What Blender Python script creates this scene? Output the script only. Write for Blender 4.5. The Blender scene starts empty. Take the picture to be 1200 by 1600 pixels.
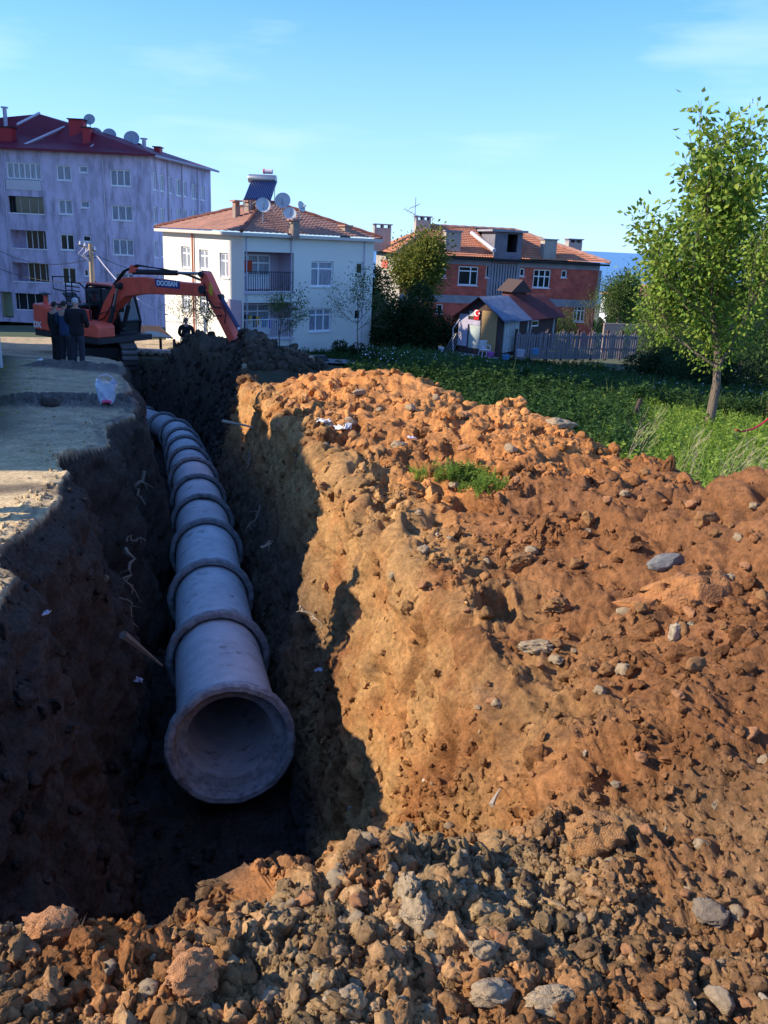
import bpy, bmesh, math, random
import numpy as np
from mathutils import Vector, Matrix
C = bpy.context.scene
COL = C.collection
PI = math.pi
rad = math.radians
random.seed(7)
rng = np.random.default_rng(11)

# ------------------------------------------------------------------ camera
FPX = 1300.0                      # focal length in photo pixels (photo 1200 x 1600)
PITCH, ROLL = rad(18.1), rad(2.8)
CAMR = Matrix.Rotation(PI/2 - PITCH, 3, 'X') @ Matrix.Rotation(ROLL, 3, 'Z')
cam_d = bpy.data.cameras.new('camera')
cam = bpy.data.objects.new('camera', cam_d)
COL.objects.link(cam)
cam.matrix_world = CAMR.to_4x4()          # the eye is the origin, about 1.7 m above the soil it stands on
cam_d.sensor_fit = 'VERTICAL'
cam_d.sensor_height = 24.0
cam_d.lens = 24.0 * FPX / 1600.0
cam_d.clip_start = 0.05
cam_d.clip_end = 60000
C.camera = cam

# ------------------------------------------------------------------ light
SUN_AZ = math.atan2(0.15, 1.0)            # the light travels towards +x and a little +y
SUN_EL = rad(30)
world = bpy.data.worlds.new('World')
C.world = world
world.use_nodes = True
wn, wl = world.node_tree.nodes, world.node_tree.links
wn.clear()
wo = wn.new('ShaderNodeOutputWorld'); bg = wn.new('ShaderNodeBackground')
sky = wn.new('ShaderNodeTexSky'); sky.sky_type = 'NISHITA'; sky.sun_disc = False
sky.sun_elevation = SUN_EL
tosun = Vector((-math.cos(SUN_AZ), -math.sin(SUN_AZ)))
sky.sun_rotation = math.atan2(tosun.x, tosun.y)
sky.altitude = 50; sky.air_density = 1.0; sky.dust_density = 0.0; sky.ozone_density = 4.0
bg.inputs['Strength'].default_value = 0.15
# thin high cloud, part of the sky itself
tc = wn.new('ShaderNodeTexCoord'); mp = wn.new('ShaderNodeMapping'); mp.inputs['Scale'].default_value = (1.6, 1.6, 9)
nz = wn.new('ShaderNodeTexNoise'); nz.inputs['Scale'].default_value = 1.7; nz.inputs['Detail'].default_value = 7
cr = wn.new('ShaderNodeValToRGB'); cr.color_ramp.elements[0].position = .52; cr.color_ramp.elements[1].position = .82
cr.color_ramp.elements[0].color = (0, 0, 0, 1); cr.color_ramp.elements[1].color = (.5, .5, .5, 1)
mx = wn.new('ShaderNodeMixRGB'); mx.inputs['Color2'].default_value = (5.2, 5.8, 6.8, 1)
tint = wn.new('ShaderNodeMixRGB'); tint.blend_type = 'MULTIPLY'; tint.inputs['Fac'].default_value = 1
tint.inputs['Color2'].default_value = (.47, .79, 1.18, 1)
wl.new(tc.outputs['Generated'], mp.inputs['Vector']); wl.new(mp.outputs['Vector'], nz.inputs['Vector'])
wl.new(nz.outputs['Fac'], cr.inputs['Fac']); wl.new(cr.outputs['Color'], mx.inputs['Fac'])
wl.new(sky.outputs['Color'], tint.inputs['Color1']); wl.new(tint.outputs['Color'], mx.inputs['Color1'])
# pale air near the horizon
sp_ = wn.new('ShaderNodeSeparateXYZ'); mrz = wn.new('ShaderNodeMapRange'); mrz.inputs['From Min'].default_value = 0; mrz.inputs['From Max'].default_value = .30; mrz.inputs['To Min'].default_value = .55; mrz.inputs['To Max'].default_value = 0
mrz.interpolation_type = 'SMOOTHSTEP'; hz_ = wn.new('ShaderNodeMixRGB'); hz_.inputs['Color2'].default_value = (2.35, 3.0, 4.7, 1)
wl.new(tc.outputs['Generated'], sp_.inputs[0]); wl.new(sp_.outputs['Z'], mrz.inputs['Value']); wl.new(mrz.outputs[0], hz_.inputs['Fac']); wl.new(mx.outputs['Color'], hz_.inputs['Color1'])
wl.new(hz_.outputs['Color'], bg.inputs['Color']); wl.new(bg.outputs['Background'], wo.inputs['Surface'])

sun_d = bpy.data.lights.new('sun', 'SUN'); sun_d.energy = 4.3; sun_d.angle = rad(0.55); sun_d.color = (1.0, .89, .70)
sun = bpy.data.objects.new('sun', sun_d); COL.objects.link(sun)
ldir = Vector((math.cos(SUN_AZ)*math.cos(SUN_EL), math.sin(SUN_AZ)*math.cos(SUN_EL), -math.sin(SUN_EL)))
sun.rotation_euler = ldir.to_track_quat('-Z', 'Y').to_euler()
sun.location = (-60, -9, 40)
C.view_settings.view_transform = 'Standard'; C.view_settings.look = 'None'
C.view_settings.exposure = 0.82; C.view_settings.gamma = 1.0; C.view_settings.use_curve_mapping = False

# ------------------------------------------------------------------ measuring helpers
def ray(px, py):
    return CAMR @ Vector(((px-600)/FPX, -(py-800)/FPX, -1))
def at(px, py, Y):
    """world point seen at photo pixel (px,py), at forward distance Y"""
    d = ray(px, py); return d * (Y / d.y)

# ------------------------------------------------------------------ materials
MATS = {}
def mat(name, col, rough=.8, metal=0, noise=.0, scale=6, bump=0, bscale=None, col2=None, spec=.4, detail=5, emis=None, alpha=None, trans=0, stretch=None):
    """principled material with noise mottling between col and col2 and a noise bump"""
    if name in MATS: return MATS[name]
    m = bpy.data.materials.new(name); m.use_nodes = True; MATS[name] = m
    N, L = m.node_tree.nodes, m.node_tree.links
    b = N['Principled BSDF']
    b.inputs['Roughness'].default_value = rough; b.inputs['Metallic'].default_value = metal
    b.inputs['Specular IOR Level'].default_value = spec
    b.inputs['Base Color'].default_value = (*col, 1)
    if trans: b.inputs['Transmission Weight'].default_value = trans
    if alpha is not None: b.inputs['Alpha'].default_value = alpha
    if col2 is None and noise: col2 = tuple(c*(1-noise) for c in col)
    tcn = N.new('ShaderNodeTexCoord'); mpn = N.new('ShaderNodeMapping')
    if stretch: mpn.inputs['Scale'].default_value = stretch
    L.new(tcn.outputs['Object'], mpn.inputs['Vector'])
    if col2 is not None:
        n = N.new('ShaderNodeTexNoise'); n.inputs['Scale'].default_value = scale; n.inputs['Detail'].default_value = detail
        n.inputs['Roughness'].default_value = .65
        r = N.new('ShaderNodeValToRGB'); r.color_ramp.elements[0].position = .35; r.color_ramp.elements[1].position = .68
        r.color_ramp.elements[0].color = (*col, 1); r.color_ramp.elements[1].color = (*col2, 1)
        L.new(mpn.outputs['Vector'], n.inputs['Vector']); L.new(n.outputs['Fac'], r.inputs['Fac']); L.new(r.outputs['Color'], b.inputs['Base Color'])
    if bump:
        n2 = N.new('ShaderNodeTexNoise'); n2.inputs['Scale'].default_value = bscale or scale*4; n2.inputs['Detail'].default_value = 5
        bp = N.new('ShaderNodeBump'); bp.inputs['Strength'].default_value = bump; bp.inputs['Distance'].default_value = .02
        L.new(mpn.outputs['Vector'], n2.inputs['Vector']); L.new(n2.outputs['Fac'], bp.inputs['Height']); L.new(bp.outputs['Normal'], b.inputs['Normal'])
    return m

def soil_mat(name, src):
    """earth: the macro colour arrives as attribute 'tint' (pigment zones, painted trench shade), grain comes from world-space noise"""
    m = bpy.data.materials.new(name); m.use_nodes = True
    N, L = m.node_tree.nodes, m.node_tree.links
    b = N['Principled BSDF']; b.inputs['Roughness'].default_value = .95; b.inputs['Specular IOR Level'].default_value = .15
    a = N.new('ShaderNodeAttribute'); a.attribute_type = src; a.attribute_name = 'tint'
    g = N.new('ShaderNodeNewGeometry')
    def noise(sc, det=4, ro=.6):
        n = N.new('ShaderNodeTexNoise'); n.inputs['Scale'].default_value = sc; n.inputs['Detail'].default_value = det; n.inputs['Roughness'].default_value = ro
        L.new(g.outputs['Position'], n.inputs['Vector']); return n
    n1 = noise(26, 6, .72); n2 = noise(3.3, 5, .65)
    mr = N.new('ShaderNodeMapRange'); mr.inputs['From Min'].default_value = .3; mr.inputs['From Max'].default_value = .7
    mr.inputs['To Min'].default_value = .52; mr.inputs['To Max'].default_value = 1.42; L.new(n1.outputs['Fac'], mr.inputs['Value'])
    mr2 = N.new('ShaderNodeMapRange'); mr2.inputs['From Min'].default_value = .3; mr2.inputs['From Max'].default_value = .7
    mr2.inputs['To Min'].default_value = .7; mr2.inputs['To Max'].default_value = 1.22; L.new(n2.outputs['Fac'], mr2.inputs['Value'])
    mu = N.new('ShaderNodeMath'); mu.operation = 'MULTIPLY'; L.new(mr.outputs[0], mu.inputs[0]); L.new(mr2.outputs[0], mu.inputs[1])
    oi = N.new('ShaderNodeObjectInfo'); mr3 = N.new('ShaderNodeMapRange'); mr3.inputs['To Min'].default_value = .72; mr3.inputs['To Max'].default_value = 1.3
    L.new(oi.outputs['Random'], mr3.inputs['Value'])
    vm = N.new('ShaderNodeVectorMath'); vm.operation = 'SCALE'; L.new(a.outputs['Color'], vm.inputs[0])
    if src == 'INSTANCER':
        mu2 = N.new('ShaderNodeMath'); mu2.operation = 'MULTIPLY'; L.new(mu.outputs[0], mu2.inputs[0]); L.new(mr3.outputs[0], mu2.inputs[1]); L.new(mu2.outputs[0], vm.inputs['Scale'])
    else: L.new(mu.outputs[0], vm.inputs['Scale'])
    # pale mineral specks and small pebbles
    vo = N.new('ShaderNodeTexVoronoi'); vo.inputs['Scale'].default_value = 38; L.new(g.outputs['Position'], vo.inputs['Vector'])
    sp = N.new('ShaderNodeValToRGB'); sp.color_ramp.elements[0].position = .0; sp.color_ramp.elements[1].position = .16
    sp.color_ramp.elements[0].color = (1, 1, 1, 1); sp.color_ramp.elements[1].color = (0, 0, 0, 1); L.new(vo.outputs['Distance'], sp.inputs['Fac'])
    n3 = noise(9, 2); sp2 = N.new('ShaderNodeValToRGB'); sp2.color_ramp.elements[0].position = .56; sp2.color_ramp.elements[1].position = .66; L.new(n3.outputs['Fac'], sp2.inputs['Fac'])
    mm = N.new('ShaderNodeMath'); mm.operation = 'MULTIPLY'; L.new(sp.outputs['Color'], mm.inputs[0]); L.new(sp2.outputs['Color'], mm.inputs[1])
    mx = N.new('ShaderNodeMixRGB'); mx.inputs['Color2'].default_value = (.46, .38, .29, 1)
    mm2 = N.new('ShaderNodeMath'); mm2.operation = 'MULTIPLY'; mm2.inputs[1].default_value = .55; L.new(mm.outputs[0], mm2.inputs[0])
    L.new(mm2.outputs[0], mx.inputs['Fac']); L.new(vm.outputs['Vector'], mx.inputs['Color1']); L.new(mx.outputs['Color'], b.inputs['Base Color'])
    nb = noise(60, 6, .75); nb2 = noise(14, 5, .7)
    ad = N.new('ShaderNodeMath'); ad.operation = 'ADD'; L.new(nb.outputs['Fac'], ad.inputs[0]); L.new(nb2.outputs['Fac'], ad.inputs[1])
    bp = N.new('ShaderNodeBump'); bp.inputs['Strength'].default_value = .9; bp.inputs['Distance'].default_value = .02
    L.new(ad.outputs[0], bp.inputs['Height']); L.new(bp.outputs['Normal'], b.inputs['Normal'])
    return m
M_SOIL = soil_mat('soil', 'GEOMETRY')
M_CLOD = soil_mat('soil_clod', 'INSTANCER')

def leaf_mat(name, c1, c2, c3=None):
    m = bpy.data.materials.new(name); m.use_nodes = True
    N, L = m.node_tree.nodes, m.node_tree.links
    b = N['Principled BSDF']; b.inputs['Roughness'].default_value = .7; b.inputs['Specular IOR Level'].default_value = .15
    g = N.new('ShaderNodeNewGeometry'); r = N.new('ShaderNodeValToRGB')
    r.color_ramp.elements[0].color = (*c1, 1); r.color_ramp.elements[1].color = (*c2, 1)
    if c3: e = r.color_ramp.elements.new(.5); e.color = (*c3, 1)
    L.new(g.outputs['Random Per Island'], r.inputs['Fac']); L.new(r.outputs['Color'], b.inputs['Base Color'])
    t = N.new('ShaderNodeBsdfTranslucent'); L.new(r.outputs['Color'], t.inputs['Color'])
    ms = N.new('ShaderNodeMixShader'); ms.inputs['Fac'].default_value = .35
    L.new(b.outputs[0], ms.inputs[1]); L.new(t.outputs[0], ms.inputs[2]); L.new(ms.outputs[0], N['Material Output'].inputs['Surface'])
    return m

# ------------------------------------------------------------------ mesh helpers
class MB:
    def __init__(s): s.v = []; s.f = []; s.T = None
    def add(s, vs, fs):
        n = len(s.v)
        if s.T: vs = [s.T(*p) for p in vs]
        s.v += [tuple(p) for p in vs]; s.f += [tuple(i+n for i in f) for f in fs]; return s
    def box(s, x0, y0, z0, x1, y1, z1):
        vs = [(x0,y0,z0),(x1,y0,z0),(x1,y1,z0),(x0,y1,z0),(x0,y0,z1),(x1,y0,z1),(x1,y1,z1),(x0,y1,z1)]
        return s.add(vs, [(0,3,2,1),(4,5,6,7),(0,1,5,4),(1,2,6,5),(2,3,7,6),(3,0,4,7)])
    def tube(s, pts, r, n=8, cap=True):
        pts = [Vector(p) for p in pts]; rs = r if isinstance(r, (list, tuple)) else [r]*len(pts)
        vs = []; up = None
        for i, p in enumerate(pts):
            a = pts[max(i-1, 0)]; b = pts[min(i+1, len(pts)-1)]
            d = (b-a).normalized() if (b-a).length > 1e-9 else Vector((0,0,1))
            if up is None or abs(up.dot(d)) > .98:
                up = Vector((0,0,1)) if abs(d.z) < .9 else Vector((1,0,0))
            u = d.cross(up).normalized(); w = d.cross(u).normalized(); up = -w if (-w).dot(up) > 0 else w
            for k in range(n):
                t = 2*PI*k/n; vs.append(p + u*math.cos(t)*rs[i] + w*math.sin(t)*rs[i])
        fs = []
        for i in range(len(pts)-1):
            for k in range(n):
                k2 = (k+1) % n; fs.append((i*n+k, i*n+k2, (i+1)*n+k2, (i+1)*n+k))
        if cap: fs.append(tuple(range(n))[::-1]); fs.append(tuple((len(pts)-1)*n+k for k in range(n)))
        return s.add(vs, fs)
    def lathe(s, prof, n=32, axis='Z', org=(0,0,0), closed=False):
        vs = []; o = Vector(org)
        for (r, h) in prof:
            for k in range(n):
                t = 2*PI*k/n; a, b = r*math.cos(t), r*math.sin(t)
                p = {'Z': (a, b, h), 'Y': (a, h, b), 'X': (h, a, b)}[axis]; vs.append(o+Vector(p))
        fs = []; m = len(prof)
        for i in range(m if closed else m-1):
            j = (i+1) % m
            for k in range(n):
                k2 = (k+1) % n; fs.append((i*n+k, i*n+k2, j*n+k2, j*n+k))
        return s.add(vs, fs)
    def prism(s, poly, y0, y1, plane='XZ'):
        """polygon in a plane extruded along the third axis"""
        n = len(poly)
        mk = {'XZ': lambda a, b, y: (a, y, b), 'XY': lambda a, b, y: (a, b, y), 'YZ': lambda a, b, y: (y, a, b)}[plane]
        vs = [mk(a, b, y0) for a, b in poly] + [mk(a, b, y1) for a, b in poly]
        fs = [tuple(range(n)), tuple(range(2*n-1, n-1, -1))] + [(i, (i+1) % n + 0, (i+1) % n + n, i+n) for i in range(n)]
        return s.add(vs, fs)
    def quad(s, a, b, c, d): return s.add([a, b, c, d], [(0,1,2,3)])
    def build(s, name, m, parent=None, smooth=False, bevel=0, loc=None):
        me = bpy.data.meshes.new(name); me.from_pydata(s.v, [], s.f); me.update()
        bm = bmesh.new(); bm.from_mesh(me); bmesh.ops.recalc_face_normals(bm, faces=bm.faces)
        if bevel: bmesh.ops.bevel(bm, geom=bm.edges[:], offset=bevel, segments=1, affect='EDGES', clamp_overlap=True)
        bm.to_mesh(me); bm.free()
        o = bpy.data.objects.new(name, me); COL.objects.link(o)
        me.materials.append(m)
        if smooth:
            me.shade_smooth()
            if smooth != 'all': me.set_sharp_from_angle(angle=rad(40))
        if parent: o.parent = parent
        if loc: o.location = loc
        return o

def tag(o, label=None, cat=None, group=None, kind=None):
    if label: o['label'] = label
    if cat: o['category'] = cat
    if group: o['group'] = group
    if kind: o['kind'] = kind
    return o
def empty(name, loc, rz=0, label=None, cat=None, group=None):
    o = bpy.data.objects.new(name, None); COL.objects.link(o); o.location = loc; o.rotation_euler = (0, 0, rz)
    o.empty_display_size = .2
    return tag(o, label, cat, group)
def copy_tree(o, parent=None):
    c = o.copy(); COL.objects.link(c)
    if parent: c.parent = parent
    for ch in list(o.children): copy_tree(ch, c)
    return c
def np_mesh(name, V, Fq, m, smooth=False, parent=None):
    """big mesh from numpy arrays (faces all of one size)"""
    k = Fq.shape[1]; me = bpy.data.meshes.new(name)
    me.vertices.add(len(V)); me.vertices.foreach_set('co', V.astype(np.float32).ravel())
    me.loops.add(Fq.size); me.loops.foreach_set('vertex_index', Fq.astype(np.int32).ravel())
    me.polygons.add(len(Fq)); me.polygons.foreach_set('loop_start', np.arange(0, Fq.size, k, dtype=np.int32))
    me.polygons.foreach_set('loop_total', np.full(len(Fq), k, dtype=np.int32))
    me.update(calc_edges=True); me.materials.append(m)
    if smooth: me.shade_smooth()
    o = bpy.data.objects.new(name, me); COL.objects.link(o)
    if parent: o.parent = parent
    return o

# ------------------------------------------------------------------ noise on numpy arrays
def _hash(ix, iy, iz, seed):
    h = (ix.astype(np.int64)*374761393 + iy.astype(np.int64)*668265263 + iz.astype(np.int64)*2147483647 + seed*144665) & 0xffffffff
    h = ((h ^ (h >> 13))*1274126177) & 0xffffffff
    h = (h ^ (h >> 16)) & 0xffffff
    return h.astype(np.float64)/0xffffff
def vnoise(P, sc, seed=0):
    Q = P*sc; I = np.floor(Q); Fr = Q-I; Fr = Fr*Fr*(3-2*Fr); I = I.astype(np.int64)
    x, y, z = I[:, 0], I[:, 1], I[:, 2]; r = 0
    fx, fy, fz = Fr[:, 0], Fr[:, 1], Fr[:, 2]
    for dx in (0, 1):
        wx = fx if dx else 1-fx
        for dy in (0, 1):
            wy = fy if dy else 1-fy
            for dz in (0, 1):
                wz = fz if dz else 1-fz
                r = r + wx*wy*wz*_hash(x+dx, y+dy, z+dz, seed)
    return r*2-1
def fbm(P, sc, octs=4, seed=0, gain=.5, billow=False):
    r = 0; a = 1; t = 0
    for o in range(octs):
        n = vnoise(P, sc*(2.03**o), seed+o*17)
        if billow: n = 1-2*np.abs(n)
        r = r+a*n; t += a; a *= gain
    return r/t
def sstep(x, a, b):
    t = np.clip((x-a)/(b-a), 0, 1); return t*t*(3-2*t)
# ================================================================== TERRAIN
PR = np.array([(-60,1.5),(-5,-1.25),(0,-1.75),(6,-2.27),(12,-2.72),(21,-3.42),(30,-4.5),(36,-5.15),(44,-6.0),(53,-6.35),(71,-7.55),(100,-12),(200,-27),(400,-45),(900,-61),(2000,-64)])
def road_z(y): return np.interp(y, PR[:, 0], PR[:, 1])
PIPES = [(-1.26,6.4,-4.35),(-1.79,8.4,-4.6),(-2.30,10.4,-4.78),(-2.80,12.4,-4.9),(-3.32,14.4,-5.12),(-3.85,16.4,-5.32),(-4.42,18.4,-5.5),(-5.00,20.4,-5.74),(-5.60,22.4,-5.95),(-6.18,24.4,-6.18),(-6.85,26.35,-6.36),(-7.75,28.15,-6.55),(-8.85,29.8,-6.72),(-10.1,31.3,-6.85)]
PX = np.array(PIPES)
def pc(y):   # trench axis
    return np.interp(y, [0]+list(PX[:, 1])+[34], [0.45]+list(PX[:, 0])+[-12.0])
def floor_z(y): return np.interp(y, [0]+list(PX[:, 1]), [-4.9]+[PX[0, 2]-.8, PX[1, 2]-.74]+list(PX[2:, 2]-.66))
# left lip, measured on the road surface
def on_road(px, py):
    Y = 5.0
    for _ in range(40): 
        d = ray(px, py); Y = .5*Y+.5*float(road_z(Y))/(d.z/d.y)
    p = at(px, py, Y); return p
LL = [on_road(*q) for q in [(-60,1010),(0,960),(34,905),(10,862),(60,800),(96,768),(122,742),(98,712),(162,692),(150,668),(200,650),(196,605),(188,578)]]
LL = sorted([(p.y, p.x) for p in LL]); LLy = [p[0] for p in LL]+[27, 31, 36]; LLx = [p[1] for p in LL]+[-8.7, -11.0, -13.5]
def lipL(y): return np.interp(y, [0, 3]+LLy, [-2.35, -2.2]+LLx)
RL = np.array([(0,1.1,1.2,-2.1),(2.2,.72,2.0,-2.05),(3,.84,2.3,-2.15),(4,.72,2.3,-2.2),(5,.5,2.9,-2.2),(6,.22,3.7,-2.2),(7,-.05,3.9,-2.2),(8.5,-.4,3.6,-2.35),(10,-.8,3.6,-2.55),(12,-1.3,3.6,-2.8),(15,-2.1,3.4,-3.2),(18,-2.95,3.2,-3.55),(20,-3.5,3.0,-3.7),(23,-4.1,2.6,-3.9),(27,-5.1,2.6,-4.2),(31,-8.6,2.6,-4.7),(35,-11,2.6,-5.1)])
def lipR(y): return np.interp(y, RL[:, 0], RL[:, 1])
def kR(y): return np.interp(y, RL[:, 0], RL[:, 2])
def lzR(y): return np.interp(y, RL[:, 0], RL[:, 3])
# spoil heap: crest seen from the eye, and surface control points
CREST = [(380,620,19.5),(420,610,18.5),(470,600,17.6),(500,592,17),(560,587,16),(610,588,15.4),(650,596,15),(700,626,14),(740,646,13.3),(800,652,12.5),(850,668,11.8),(900,690,10.8),(960,715,9.5),(1030,735,8.5),(1090,776,7.2),(1115,768,6.2),(1150,752,5.6),(1200,746,5.2),(1280,738,5.2),(1500,740,5)]
CREST = [(a_, b_+(16 if a_ >= 900 else 5), c_) for a_, b_, c_ in CREST]
CP = [tuple(at(*c)) for c in CREST]
INNER = [(470,650,14.5),(540,640,13.6),(640,650,12.2),(520,700,10.8),(600,720,10),(700,700,10.3),(800,710,9.3),(640,780,8.0),(750,770,7.9),(560,760,8.2),(900,770,7.6),(1000,800,6.4),(900,860,5.9),(760,860,6.3),(620,850,6.4),(1060,860,5.2),(1170,850,4.5),(700,960,4.95),(820,1000,4.45),(960,960,4.45),(1100,960,4.0),(760,1100,3.75),(900,1100,3.55),(1050,1100,3.2),(1180,1080,3.05),(740,1230,3.1),(860,1220,2.9),(1000,1220,2.65),(1150,1220,2.45),(800,1300,2.55),(700,1330,2.3),(930,1350,2.3),(1100,1350,2.05),(560,1330,2.1),(640,1420,1.85),(430,1370,1.95),(300,1440,1.75),(0,1445,1.72),(150,1440,1.74),(150,1560,1.5),(400,1550,1.52),(700,1550,1.55),(900,1500,1.72),(1150,1520,1.6),(1300,1300,2.0),(-200,1450,1.7),(1400,1000,3.5)]
CP2 = CP+[tuple(at(*c)) for c in INNER]+[(0,.3,-1.62),(1.4,.3,-1.6),(-1.6,.3,-1.7),(0,-1.5,-1.6),(3,-1,-1.5),(5,1.5,-1.3),(6,4,-1.2)]
CPA = np.array(CP2)
def _tps(d): return np.where(d > 1e-9, d*d*np.log(d+1e-12), 0)
_n = len(CPA); _D = np.hypot(CPA[:, None, 0]-CPA[None, :, 0], CPA[:, None, 1]-CPA[None, :, 1])
_A = np.zeros((_n+3, _n+3)); _A[:_n, :_n] = _tps(_D)+np.eye(_n)*.05
_A[:_n, _n] = 1; _A[:_n, _n+1:] = CPA[:, :2]; _A[_n, :_n] = 1; _A[_n+1:, :_n] = CPA[:, :2].T
_W = np.linalg.solve(_A, np.concatenate([CPA[:, 2], [0, 0, 0]]))
def heap_z(x, y):
    r = _W[_n]+_W[_n+1]*x+_W[_n+2]*y
    for i in range(_n): r = r+_W[i]*_tps(np.hypot(x-CPA[i, 0], y-CPA[i, 1]))
    return r
_ca = np.array([math.atan2(p[0], p[1]) for p in CP]); _cr = np.array([math.hypot(p[0], p[1]) for p in CP])
def field_z(x, y): return road_z(y)-.3-.05*np.clip(x-3, 0, 8)-.25*np.exp(-((y-10)/6)**2)
def surface(x, y):
    """undisturbed surface: road on the left, heap and field on the right"""
    a = np.arctan2(x, y); r = np.hypot(x, y)
    rc = np.interp(a, _ca, _cr)
    w = 1-sstep(r, rc+.05, rc+1.5)
    left = x < pc(y)
    fz = field_z(x, y)
    hz = np.clip(heap_z(x, y), -4.2, -1.0)
    zr = fz*(1-w)+np.maximum(hz, fz-.0)*w
    # the dark mound between the trench and the excavator bucket
    def hump(cx, cy, sx, sy, h): return h*np.exp(-(((x-cx)/sx)**2+((y-cy)/sy)**2))
    zr2 = road_z(y)-.05+hump(-4.7, 25.0, 1.35, 1.9, .95)+hump(-3.2, 23.2, 1.3, 1.4, .5)+hump(-5.6, 26.5, 1.6, 1.4, .75)+hump(-6.7, 29.6, 1.7, 1.3, .95)
    zr2 = np.maximum(zr2, field_z(x, y)*sstep(x, -1, 3)+zr2*(1-sstep(x, -1, 3)))
    wm = sstep(y, 19.3, 20.6)*(1-sstep(x, 1, 5))
    zr = zr*(1-wm)+zr2*wm
    zl = road_z(y)+.04*np.sin(x*.9)*np.cos(y*.5)
    # foreground plug joins both sides
    wf = (1-sstep(y, 2.2, 3.6))*(1-sstep(-x, 2.6, 5.0))
    zl = zl*(1-wf)+np.minimum(np.clip(heap_z(np.maximum(x, -1.8), np.minimum(y, 2.2)), -2.0, -1.4), -1.6)*wf
    return np.where(left, zl, zr)
def terrain(x, y):
    """height and masks"""
    S = surface(x, y)
    P2 = np.stack([x, y, x*0], 1)
    w1 = fbm(P2, .9, 4, 3)*.26; w2 = fbm(P2+9, 1.1, 4, 8)*.22
    fl = floor_z(y)+fbm(P2, 1.3, 3, 5)*.08
    xl = lipL(y)+.8*w1*(1-.8*sstep(y, 17, 22)); xr = lipR(y)+.5*w2
    rz = road_z(y)
    kl = 5.0
    # left wall is steep with a slumped foot
    gl = (lipL(y+.12)-lipL(y-.12))/.24
    tl = np.maximum(rz-kl*(x-xl)/np.sqrt(1+gl*gl), fl+np.maximum(0, (pc(y)-.95-x))*1.2+np.maximum(0, (pc(y)-1.25-x))*1.5)
    tr = lzR(y)-kR(y)*(xr-x)
    yE = np.interp(x, [-3, -.5, -.32, -.2, 0, .3, .6, 1], [1.57, 1.57, 1.66, 1.84, 1.98, 2.1, 2.35, 2.7])+.15*w1
    tf = -1.9-3.2*(y-yE)
    yB = 32.5; tb = road_z(y)-2.0*(yB-y)
    T = np.maximum.reduce([fl, tl, tr, tf, tb])
    T = np.where(y > yB, 50, T)
    k = .06; d = T-S                      # soft minimum
    h = np.clip(.5-.5*d/k, 0, 1)
    z = S*(1-h)+T*h-k*h*(1-h)
    return z, S, T

def soil_colour(P, intr, left):
    """pigment of the earth by place: orange clay, tan cut soil, grey-brown rubble, dark trench soil with shade painted in"""
    x, y, z = P[:, 0], P[:, 1], P[:, 2]
    n1 = fbm(P, .7, 4, 21); n2 = fbm(P, 2.3, 4, 33); n3 = fbm(P, 5.5, 3, 44)
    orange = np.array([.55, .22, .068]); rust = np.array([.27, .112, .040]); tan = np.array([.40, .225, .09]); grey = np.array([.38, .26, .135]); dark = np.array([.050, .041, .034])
    def mixc(a, b, t): return a*(1-t[:, None])+b*t[:, None]
    base = mixc(np.tile(rust, (len(x), 1)), orange, sstep(n1+.5*n2, -.35, .45))
    far = sstep(y, 7, 13); base = mixc(base, np.array([.70, .31, .105]), far*.75*sstep(n2, -.6, .3))
    a = x/np.maximum(y, .5)
    cut = (1-sstep(x-lipR(y), .1, .9))*sstep(y, 2.5, 3.4)
    base = mixc(base, tan, cut*sstep(n2+n1*.6, -.55, .25)*.9)
    fg = 1-sstep(y, 2.0, 2.9)-.35*sstep(x, .4, 1.6)
    base = mixc(base, grey, np.clip(fg, 0, 1)*sstep(n2+.3*n3, -.35, .35)*.95)
    base = mixc(base, np.array([.215, .098, .045]), sstep(x, .2, 1.4)*(1-sstep(y, 6.5, 9))*sstep(n1, -.8, .1)*.8)
    base = mixc(base, np.array([.16, .085, .05]), sstep(n3+.7*n2, .35, .75)*.55)
    dk = np.where(left, 1.0, sstep(y, 19.6, 20.6))  # left wall and far cut: dark soil, deepened by painted shade
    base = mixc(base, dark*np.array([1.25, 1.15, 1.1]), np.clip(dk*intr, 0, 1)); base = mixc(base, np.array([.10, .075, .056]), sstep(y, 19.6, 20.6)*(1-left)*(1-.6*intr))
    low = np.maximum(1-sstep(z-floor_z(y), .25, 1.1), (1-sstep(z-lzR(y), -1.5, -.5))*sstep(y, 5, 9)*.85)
    base = mixc(base, dark*1.2, low*intr)  # shade painted over the trench floor and the right wall below its lip
    return base

NC0 = 930; NB = 210; NC = NC0+NB
r1 = .85*np.exp(np.arange(0, 800)*.0046); r1 = r1[r1 < 24]; r2 = r1[-1]*np.exp(np.arange(1, 75)*.0125); r2 = r2[r2 < 52]
rr = np.concatenate([np.geomspace(.06, .845, 16), r1, r2]); NR = len(rr)
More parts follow.
